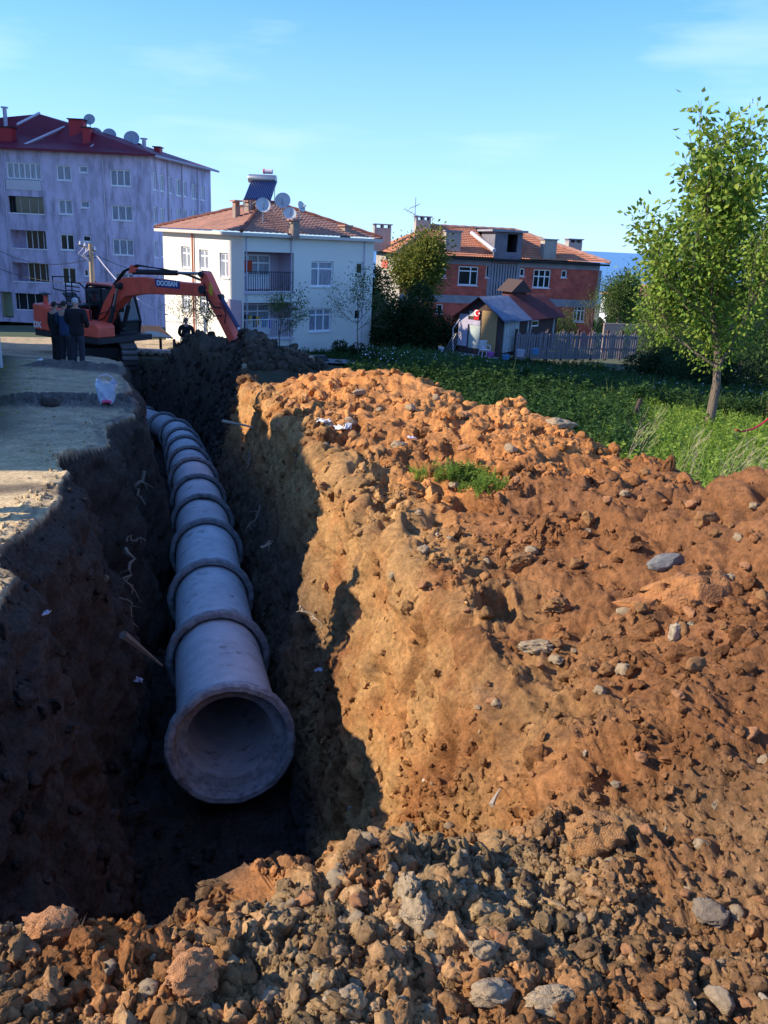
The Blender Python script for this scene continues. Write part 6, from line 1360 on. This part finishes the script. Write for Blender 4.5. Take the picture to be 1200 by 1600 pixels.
# far white house and a low wall behind the garden
FH = at(990, 496, 118); E2 = empty('white_house', (FH.x, FH.y, FH.z-3), rad(5), 'low white house seen through the trees towards the sea', 'house')
M_WH = mat('white_render', (.75, .75, .74), .9); q = MB(); q.box(-2.2, 0, -2, 4.5, 8, 5.6); q.build('wall', M_WH, E2)
q = MB(); q.add([(-2.7, -.5, 5.602), (5, -.5, 5.602), (5, 8.5, 5.602), (-2.7, 8.5, 5.602), (1.1, 4, 7)], [(0,1,4),(1,2,4),(2,3,4),(3,0,4),(0,3,2,1)]); q.build('roof', M_TILE2, E2)
for u in (-1.2, 1.2, 3): q = MB(); q.box(u-.5, -.05, 2.5, u+.5, -.01, 3.9); q.build('window', M_GLASS, E2)
def far_house(px, py, Y, w, h, m, mr, label):
    p_ = at(px, py, Y); e = empty('house', p_-Vector((0, 0, h)), rad(ro_.uniform(-20, 20)), label, 'house'); q = MB(); q.box(-w/2, 0, -4, w/2, w*.8, h); q.build('wall', m, e)
    q = MB(); q.add([(-w/2-.4, -.4, h+.004), (w/2+.4, -.4, h+.004), (w/2+.4, w*.8+.4, h+.004), (-w/2-.4, w*.8+.4, h+.004), (-w*.2, w*.4, h+1.5), (w*.2, w*.4, h+1.5)], [(0,1,5,4),(1,2,5),(2,3,4,5),(3,0,4),(0,3,2,1)]); q.build('roof', mr, e)
    for u in (-.3, 0, .3): q = MB(); q.box(u*w-.5, -.05, h-2.2, u*w+.5, -.01, h-1); q.build('window', M_GLASS, e)
far_house(1040, 452, 230, 14, 7, M_PLAS, M_TILE2, 'distant house with an orange roof behind the big tree'); far_house(1075, 446, 260, 12, 8, M_WH, M_TILE, 'distant pale house right behind the big tree trunk'); far_house(1015, 470, 190, 9, 5, M_PLAS, M_ROOFD, 'distant grey house above the white house'); far_house(1165, 462, 240, 12, 7, M_WH, M_TILE2, 'distant white house at the right frame edge')
wl0 = at(945, 505, 62); q = MB(); q.box(0, 0, -3, 4.2, .25, 0); wlo = tag(q.build('garden_wall', mat('garden_wall_board', (.34, .27, .24), .9, noise=.2, scale=2), loc=wl0), 'brown board wall behind the picket fence at the right', 'wall'); wlo.rotation_euler.z = rad(6)
# ================================================================== PLANTS
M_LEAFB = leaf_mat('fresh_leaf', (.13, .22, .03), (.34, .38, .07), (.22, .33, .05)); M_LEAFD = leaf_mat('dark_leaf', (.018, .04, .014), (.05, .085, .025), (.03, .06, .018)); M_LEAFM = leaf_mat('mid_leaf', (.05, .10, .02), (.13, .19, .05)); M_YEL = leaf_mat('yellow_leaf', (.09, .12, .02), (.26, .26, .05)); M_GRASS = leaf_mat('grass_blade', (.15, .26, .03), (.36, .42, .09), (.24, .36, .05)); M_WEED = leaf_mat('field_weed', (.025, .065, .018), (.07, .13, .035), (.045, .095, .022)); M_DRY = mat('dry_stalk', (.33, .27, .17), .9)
M_BARK = mat('bark', (.20, .15, .11), .95, col2=(.11, .08, .06), scale=6, bump=1, bscale=12, stretch=(3, 3, .6))
def leaves(name, cent, size, m, parent=None, nper=1, spread=0, seed=0, up=.3, aspect=.55):
    r_ = np.random.default_rng(seed); c = np.repeat(np.asarray(cent), nper, axis=0); n = len(c)
    if spread: c = c+r_.normal(0, spread, (n, 3))
    s_ = size*r_.uniform(.6, 1.35, (n, 1)); d = r_.normal(size=(n, 3)); d[:, 2] -= .25; d /= np.linalg.norm(d, axis=1, keepdims=True)
    nn = r_.normal(size=(n, 3)); nn[:, 2] += up*3; sd = np.cross(d, nn); sd /= np.linalg.norm(sd, axis=1, keepdims=True)+1e-9; q = np.cross(d, sd)
    b = c; t = c+d*s_; mL = c+d*s_*.45+sd*s_*aspect*.5+q*s_*.10; mR = c+d*s_*.45-sd*s_*aspect*.5+q*s_*.10
    V = np.stack([b, mR, t, mL], 1).reshape(-1, 3); F_ = np.arange(4*n).reshape(n, 4); return np_mesh(name, V, F_, m, parent=parent)
def tree(name, loc, H, label, cat, group, m_leaf, trunk_h, spread, r0, seed, nleaf, lsize, levels=4, up=.55, lean=(0, 0), forks=3, clump=.16, leafless=False, bend=.25, low=False):
    r_ = random.Random(seed); E = empty(name, loc, 0, label, cat, group); wood = MB(); tips = []
    def grow(p, d, L_, r, lv):
        n_ = 5; pts = [p]; rs = [r]; dd = d.copy()
        for k in range(n_):
            dd = (dd+Vector((r_.gauss(0, bend*.5), r_.gauss(0, bend*.5), r_.gauss(.04, bend*.3)))).normalized(); pts.append(pts[-1]+dd*L_/n_); rs.append(r*(1-.45*(k+1)/n_))
            if lv >= levels-2-(1 if low else 0): tips.append((pts[-1], lv))
        wood.tube(pts, rs, 7 if lv < 2 else 4, cap=lv == 0)
        if lv >= levels: return
        nb = forks+(1 if lv == 0 else 0)+(5 if low and lv == 0 else 0)
        for k in range(nb):
            a = 2*PI*(k/nb)+r_.uniform(-.5, .5); tl = r_.uniform(.35, .85)*(1.15 if lv == 0 else 1)*spread
            ax = dd.orthogonal().normalized(); side = (Matrix.Rotation(a, 3, dd) @ ax); nd = (dd*math.cos(tl)+side*math.sin(tl)+Vector((0, 0, up*.3))).normalized()
            i0 = r_.choice((2, 3, 4, 5)) if lv else r_.choice((3, 4, 5))
            if low and lv == 0:
                i0 = (1, 1, 1, 2, 2, 2, 3, 4, 4, 5)[k % 10]; a = 2.4*k; side = (Matrix.Rotation(a, 3, dd) @ ax); tl = 1.25-.13*i0; nd = (dd*math.cos(tl)+side*math.sin(tl)).normalized(); grow(pts[i0], nd, L_*(.75-.02*i0), rs[i0]*.34, lv+1); continue
            grow(pts[i0], nd, L_*r_.uniform(.6, .82), rs[i0]*.68, lv+1)
        grow(pts[-1], (dd+Vector((0, 0, .25*up))).normalized(), L_*.75, rs[-1]*.95, lv+1)
    d0 = Vector((lean[0], lean[1], 1)).normalized(); wood.tube([Vector((0, 0, -.3)), Vector((0, 0, .05)), d0*trunk_h*.5, d0*trunk_h], [r0*1.5, r0*1.1, r0*.95, r0*.85], 10)
    grow(d0*trunk_h, d0, (H-trunk_h)*.36, r0*.82, 0)
    zmax = max(v[2] for v in wood.v); sc = (H-.0)/max(zmax, .1)
    nar = .68 if low else 1.0
    ss_ = lambda v: Vector((v[0]*nar, v[1]*nar, v[2] if v[2] < trunk_h else trunk_h+(v[2]-trunk_h)*(H-trunk_h)/max(zmax-trunk_h, .1)))
    wood.v = [tuple(ss_(v)) for v in wood.v]; wood.build('trunk', M_BARK, E, smooth=True)
    if not leafless:
        T_ = np.array([ss_(t[0])[:] for t in tips]); rr_ = np.random.default_rng(seed); wt = np.array([{1: 14, 2: 4}.get(t[1], 1) if low else 1 for t in tips], float); i_ = rr_.choice(len(T_), nleaf, p=wt/wt.sum()); c = T_[i_]+rr_.normal(0, clump, (nleaf, 3)); leaves('crown', c, lsize, m_leaf, E, seed=seed)
    return E
# the big tree at the right, lit from the left
tb = at(1104, 684, 17.8); tb.z = float(field_z(tb.x, tb.y))-.1
tb0 = at(1104, 684, 17.8); tb.z = min(tb0.z, tb.z+.4)
tree('leafy_tree', tb, 6.7, 'tall young tree with fresh green leaves at the right', 'tree', None, M_LEAFB, 1.15, .85, .155, 12, 17000, .125, 4, .75, (.02, 0), 3, .13, low=True)
# other broadleaf trees right of and behind it
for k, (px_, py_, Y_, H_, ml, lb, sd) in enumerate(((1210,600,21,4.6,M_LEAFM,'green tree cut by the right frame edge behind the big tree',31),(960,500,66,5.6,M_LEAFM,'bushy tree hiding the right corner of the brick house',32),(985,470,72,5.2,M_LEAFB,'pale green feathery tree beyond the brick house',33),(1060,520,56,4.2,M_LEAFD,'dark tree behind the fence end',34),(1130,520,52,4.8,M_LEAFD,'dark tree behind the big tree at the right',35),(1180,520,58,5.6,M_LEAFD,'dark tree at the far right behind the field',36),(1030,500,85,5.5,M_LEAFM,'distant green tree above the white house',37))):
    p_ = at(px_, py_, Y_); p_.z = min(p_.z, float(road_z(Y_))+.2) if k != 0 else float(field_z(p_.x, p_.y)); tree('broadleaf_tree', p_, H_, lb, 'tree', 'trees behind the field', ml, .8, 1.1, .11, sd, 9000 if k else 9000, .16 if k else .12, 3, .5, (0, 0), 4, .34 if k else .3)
# evergreen beside the brick house: dark below, yellow green top
p_ = at(655, 545, 56); p_.z = float(road_z(56)); tree('evergreen_tree', p_, 6.9, 'dense evergreen with a sunlit yellow green top before the brick house', 'tree', None, M_YEL, 1.2, .75, .13, 41, 15000, .2, 3, .8, (0, 0), 4, .42)
def bush(px, py, Y, w, h, m, label, seed, group=None, n=5000, ls=.14, name='bush'):
    p_ = at(px, py, Y); p_.z = float(road_z(Y)) if px < 600 else float(road_z(Y)-.3); e = empty(name, p_, 0, label, 'bush', group); r_ = np.random.default_rng(seed)
    k = 9; cs = r_.uniform(-1, 1, (k, 3))*np.array([w*.38, w*.3, h*.3])+np.array([0, 0, h*.5]); i_ = r_.integers(0, k, n); d = r_.normal(size=(n, 3)); d /= np.linalg.norm(d, axis=1, keepdims=True); rad_ = r_.uniform(.75, 1.08, (n, 1))
    c = cs[i_]+d*rad_*np.array([w*.26, w*.26, h*.3]); c[:, 2] = np.maximum(c[:, 2], .03); leaves('foliage', c, ls, m, e, seed=seed)
    q = MB(); rr_ = random.Random(seed)
    for j in range(6): q.tube([(0, 0, -.1), (cs[j][0]*.5, cs[j][1]*.5, cs[j][2]*.6), tuple(cs[j])], [.04, .03, .015], 4)
    q.build('stem', M_BARK, e); return e
G_ = 'dark bushes between the two houses'
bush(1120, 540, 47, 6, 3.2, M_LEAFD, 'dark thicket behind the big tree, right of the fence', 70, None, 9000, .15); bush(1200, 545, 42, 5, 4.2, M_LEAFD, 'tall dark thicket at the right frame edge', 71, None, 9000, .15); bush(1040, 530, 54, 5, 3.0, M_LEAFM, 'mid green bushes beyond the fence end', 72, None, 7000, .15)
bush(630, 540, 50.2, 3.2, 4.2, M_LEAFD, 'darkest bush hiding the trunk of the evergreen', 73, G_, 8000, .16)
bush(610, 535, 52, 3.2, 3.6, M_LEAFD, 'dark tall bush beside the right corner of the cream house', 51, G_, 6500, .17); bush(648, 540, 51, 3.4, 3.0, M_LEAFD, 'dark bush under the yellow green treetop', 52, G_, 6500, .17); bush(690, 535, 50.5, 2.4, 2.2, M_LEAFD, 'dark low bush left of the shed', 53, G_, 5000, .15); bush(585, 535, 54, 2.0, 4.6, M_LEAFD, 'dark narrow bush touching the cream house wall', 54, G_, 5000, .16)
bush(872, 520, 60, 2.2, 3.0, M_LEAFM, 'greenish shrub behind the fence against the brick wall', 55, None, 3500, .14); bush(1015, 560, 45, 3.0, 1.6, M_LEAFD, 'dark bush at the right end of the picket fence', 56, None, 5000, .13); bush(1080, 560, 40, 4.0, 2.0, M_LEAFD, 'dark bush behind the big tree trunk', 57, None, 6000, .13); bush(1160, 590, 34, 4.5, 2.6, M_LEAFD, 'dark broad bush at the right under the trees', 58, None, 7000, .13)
bush(545, 540, 45.5, 1.6, .8, M_LEAFD, 'low dark bush at the foot of the cream house', 59, None, 2000, .1)
# bare and budding shrubs before the cream house
for k, (px_, Y_, H_, nl, lb) in enumerate(((283,42.5,3.4,500,'bare twiggy shrub against the sunlit wall of the cream house'),(330,42,3.0,500,'second bare shrub, behind the excavator arm'),(436,43.0,3.6,1500,'thin leafy shrub before the lower balcony'),(560,45.2,4.9,1700,'slender budding tree before the right wall of the cream house'),(925,58,4.5,900,'bare thin tree before the right end of the brick house'),(885,58,3.2,700,'bare twiggy shrub behind the fence'))):
    p_ = at(px_, 545, Y_); p_.z = float(road_z(Y_)); tree('thin_shrub', p_, H_, lb, 'shrub', 'thin shrubs by the houses', M_LEAFM, .3, 1.15, .045, 60+k, nl, .10, 3, .5, (0, 0), 4, .12)
# far wood on the slope towards the sea
r_ = np.random.default_rng(5); nf = 1500; a = r_.uniform(rad(-35), rad(40), nf); R_ = 85*np.exp(r_.uniform(0, 1.9, nf)); cxy = np.stack([R_*np.sin(a), R_*np.cos(a)], 1)
zz = np.interp(R_, PR[:, 0], PR[:, 1]); cent = []
for i in range(nf):
    hh = r_.uniform(2.0, 5.0); k = 26; d = r_.normal(size=(k, 3)); d /= np.linalg.norm(d, axis=1, keepdims=True); cent.append(np.array([cxy[i, 0], cxy[i, 1], zz[i]+hh*.5])+d*np.array([hh*.7, hh*.7, hh*.5]))
tag(leaves('far_wood', np.concatenate(cent), 1.5, M_LEAFD, seed=6, aspect=.9), 'dark green wooded slope running down to the sea', kind='stuff')

# weeds and grass as stuff
def plant_proto(name, seed, m, kind):
    r_ = np.random.default_rng(seed); V = []; F_ = []
    def blade(b, d, L_, w, curve):
        d = np.array(d)/np.linalg.norm(d); sd = np.cross(d, [0, 0, 1]); sd = sd/(np.linalg.norm(sd)+1e-6)*w; n0 = len(V); g = np.array([d[0], d[1], 0])*curve
        for k, t in enumerate((0, .4, .75, 1)):
            c = np.array(b)+d*L_*t+g*L_*t*t-np.array([0, 0, curve*.4*L_*t*t]); ww = 1-t*.85; V.extend([c-sd*ww, c+sd*ww])
        for k in range(3): F_.append((n0+2*k, n0+2*k+1, n0+2*k+3, n0+2*k+2))
    def leaf(b, d, L_, w):
        d = np.array(d)/np.linalg.norm(d); nn = r_.normal(size=3)+np.array([0, 0, 1.2]); sd = np.cross(d, nn); sd = sd/(np.linalg.norm(sd)+1e-6)*w; n0 = len(V); b = np.array(b)
        V.extend([b, b+d*L_*.45+sd, b+d*L_, b+d*L_*.45-sd]); F_.append((n0, n0+1, n0+2, n0+3))
    if kind == 'grass':
        for k in range(26): a = r_.uniform(0, 6.28); blade((r_.normal(0, .06), r_.normal(0, .06), 0), (math.cos(a)*.35, math.sin(a)*.35, 1), r_.uniform(.5, 1), .013, r_.uniform(.05, .5))
    elif kind == 'weed':
        for k in range(5):
            a = r_.uniform(0, 6.28); tip = np.array([math.cos(a)*.25, math.sin(a)*.25, r_.uniform(.6, 1)]); blade((0, 0, 0), tip, np.linalg.norm(tip), .008, .05)
            for j in range(22): t = r_.uniform(.15, 1); b = r_.uniform(0, 6.28); leaf(tip*t, (math.cos(b), math.sin(b), r_.uniform(-.2, .7)), r_.uniform(.07, .16), r_.uniform(.02, .045))
    me = bpy.data.meshes.new(name); me.from_pydata([tuple(v) for v in V], [], F_); me.materials.append(m); return me
def protos(n, m, kind, cname):
    c = bpy.data.collections.new(cname)
    for i in range(n): o_ = bpy.data.objects.new(kind, plant_proto(kind, i*7+3, m, kind)); c.objects.link(o_)
    return c
PG, PW, PWF = protos(6, M_GRASS, 'grass', 'grass_shapes'), protos(6, M_LEAFM_ if 'M_LEAFM_' in globals() else leaf_mat('bright_weed', (.13, .24, .03), (.30, .38, .07)), 'weed', 'weed_shapes'), protos(6, M_WEED, 'weed', 'field_weed_shapes')
def sow(name, pts, s0, s1, coll, label, lean=.25):
    n_ = len(pts); s_ = rng.uniform(s0, s1, n_); return scatter(name, pts, np.stack([s_*rng.uniform(.8, 1.3, n_)]*2+[s_], 1), np.stack([rng.normal(0, lean, n_), rng.normal(0, lean, n_), rng.uniform(0, 6.28, n_)], 1), rng.integers(0, 5, n_), np.ones((n_, 3))*.5, coll, label)
def pol(n_, a0, a1, r0_, r1_, pw=1):
    a = rng.uniform(rad(a0), rad(a1), n_); r_ = r0_*(r1_/r0_)**(rng.random(n_)**pw); x, y = r_*np.sin(a), r_*np.cos(a); return x, y
# field: dark weeds from the heap to the shed
x, y = pol(16000, -8, 36, 9, 50, .7); a_ = np.arctan2(x, y); r_ = np.hypot(x, y); rc = np.interp(a_, _ca, _cr)
ok = (r_ > rc+1.2)&(x > np.where(y > 33, -1.5, .3))&~((y > 33)&(y < 42)&(x < 0))&(y < 47.5); x, y = x[ok], y[ok]; z, _, _ = terrain(x, y)
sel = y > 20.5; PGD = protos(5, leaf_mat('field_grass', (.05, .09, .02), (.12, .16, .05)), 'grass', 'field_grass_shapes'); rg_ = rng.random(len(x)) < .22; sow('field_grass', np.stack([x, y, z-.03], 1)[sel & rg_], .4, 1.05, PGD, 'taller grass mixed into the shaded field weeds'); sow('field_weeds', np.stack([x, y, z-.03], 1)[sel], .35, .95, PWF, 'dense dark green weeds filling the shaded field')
x, y = pol(9000, 14, 36, 6.5, 21, .8); a_ = np.arctan2(x, y); r_ = np.hypot(x, y); rc = np.interp(a_, _ca, _cr); ok = (r_ > rc+.75); x, y = x[ok], y[ok]; z, _, _ = terrain(x, y); P0 = np.stack([x, y, z-.03], 1); h_ = len(P0)//2
sow('near_grass', P0[:h_], .25, .7, PG, 'bright tall grass behind the soil heap at the right'); sow('near_weeds', P0[h_:], .22, .62, PW, 'bright leafy weeds behind the soil heap at the right')
x, y = pol(4000, -3, 17, 12.5, 21.5, .8); a_ = np.arctan2(x, y); r_ = np.hypot(x, y); rc = np.interp(a_, _ca, _cr); ok = (r_ > rc+1.0); x, y = x[ok], y[ok]; z, _, _ = terrain(x, y); sow('heap_back_weeds', np.stack([x, y, z-.03], 1), .3, .7, PWF, 'dark weeds behind the crest of the heap')
# weeds growing on the heap
pts = []
for _ in range(180):
    px_ = rng.normal(735, 24); py_ = rng.normal(750, 7)+(px_-720)*.22
    h = hit(px_, py_); pts.append(h)
sow('heap_weeds', np.array([p_[:] for p_ in pts]), .08, .17, PW, 'patch of small bright weeds growing on the soil heap')
pts = [hit(rng.uniform(640, 690), rng.uniform(735, 752)) for _ in range(26)]; sow('heap_grass', np.array([p_[:] for p_ in pts]), .08, .16, PG, 'thin grass tufts left of the weeds on the heap')
# verge on the far left of the road, grass by the cream house
x, y = pol(1200, -33, -21, 13, 26); ok = x < -.425*y; x, y = x[ok], y[ok]; z, _, _ = terrain(x, y); sow('verge_grass', np.stack([x, y, z-.02], 1), .04, .10, PG, 'low grass on the verge at the left')
x = rng.uniform(-7, 12, 2600); y = rng.uniform(40, 49, 2600); ok = ~((x < -1)&(y > 45+x*.9+5)); x, y = x[ok], y[ok]; z = road_z(y)-np.where(x > 0, .2, 0); sow('house_grass', np.stack([x, y, z], 1), .15, .4, PWF, 'grass and weeds before the cream house and shed')
# dry stalks
STK = {965: 'leftmost dry stalk tuft, just right of the leaning post', 975: 'dry stalk tuft behind the leftmost one by the post', 1060: 'dry stalk tuft left of the tree trunk base', 1085: 'dry stalk tuft right before the tree trunk', 1110: 'dry stalk tuft directly right of the tree trunk', 1130: 'tall dry stalk tuft between trunk and red rope', 1150: 'dry stalk tuft below the left end of the red rope', 1165: 'dry stalk tuft under the middle of the red rope', 1180: 'dry stalk tuft nearest the right frame edge'}
for k in range(9):
    px_ = (965, 1085, 1110, 1130, 1150, 975, 1165, 1060, 1180)[k]; Y_ = (12, 10.5, 10, 10.2, 11, 12.5, 10, 11, 10.4)[k]; A = at(px_, 770, Y_); A.z = float(field_z(A.x, A.y)); q = MB(); rs = random.Random(k)
    for j in range(4): d = Vector((rs.uniform(-.1, .45), rs.uniform(-.2, .2), 1)); L_ = rs.uniform(.7, 1.25); b0 = A+Vector((rs.uniform(-.1, .1), rs.uniform(-.1, .1), -.05)); q.tube([b0, b0+d*L_*.5, b0+d*L_+Vector((.08, 0, 0))], [.004, .003, .002], 4); [q.tube([b0+d*L_*t, b0+d*L_*t+Vector((rs.uniform(-.15, .2), 0, .15))], .003, 3) for t in (.6, .75, .88)]
    tag(q.build('dry_stalk', M_DRY), STK[px_], 'stalk', 'dry stalks in the bright weeds')
# white flowers in the field
x, y = pol(500, -2, 28, 24, 42); z, _, _ = terrain(x, y); c = np.stack([x, y, z+rng.uniform(.4, .8, len(x))], 1); tag(leaves('field_flowers', c, .045, M_WHITE, nper=2, spread=.02, seed=9, aspect=.9), 'tiny white flowers dotted over the dark field weeds', kind='stuff')
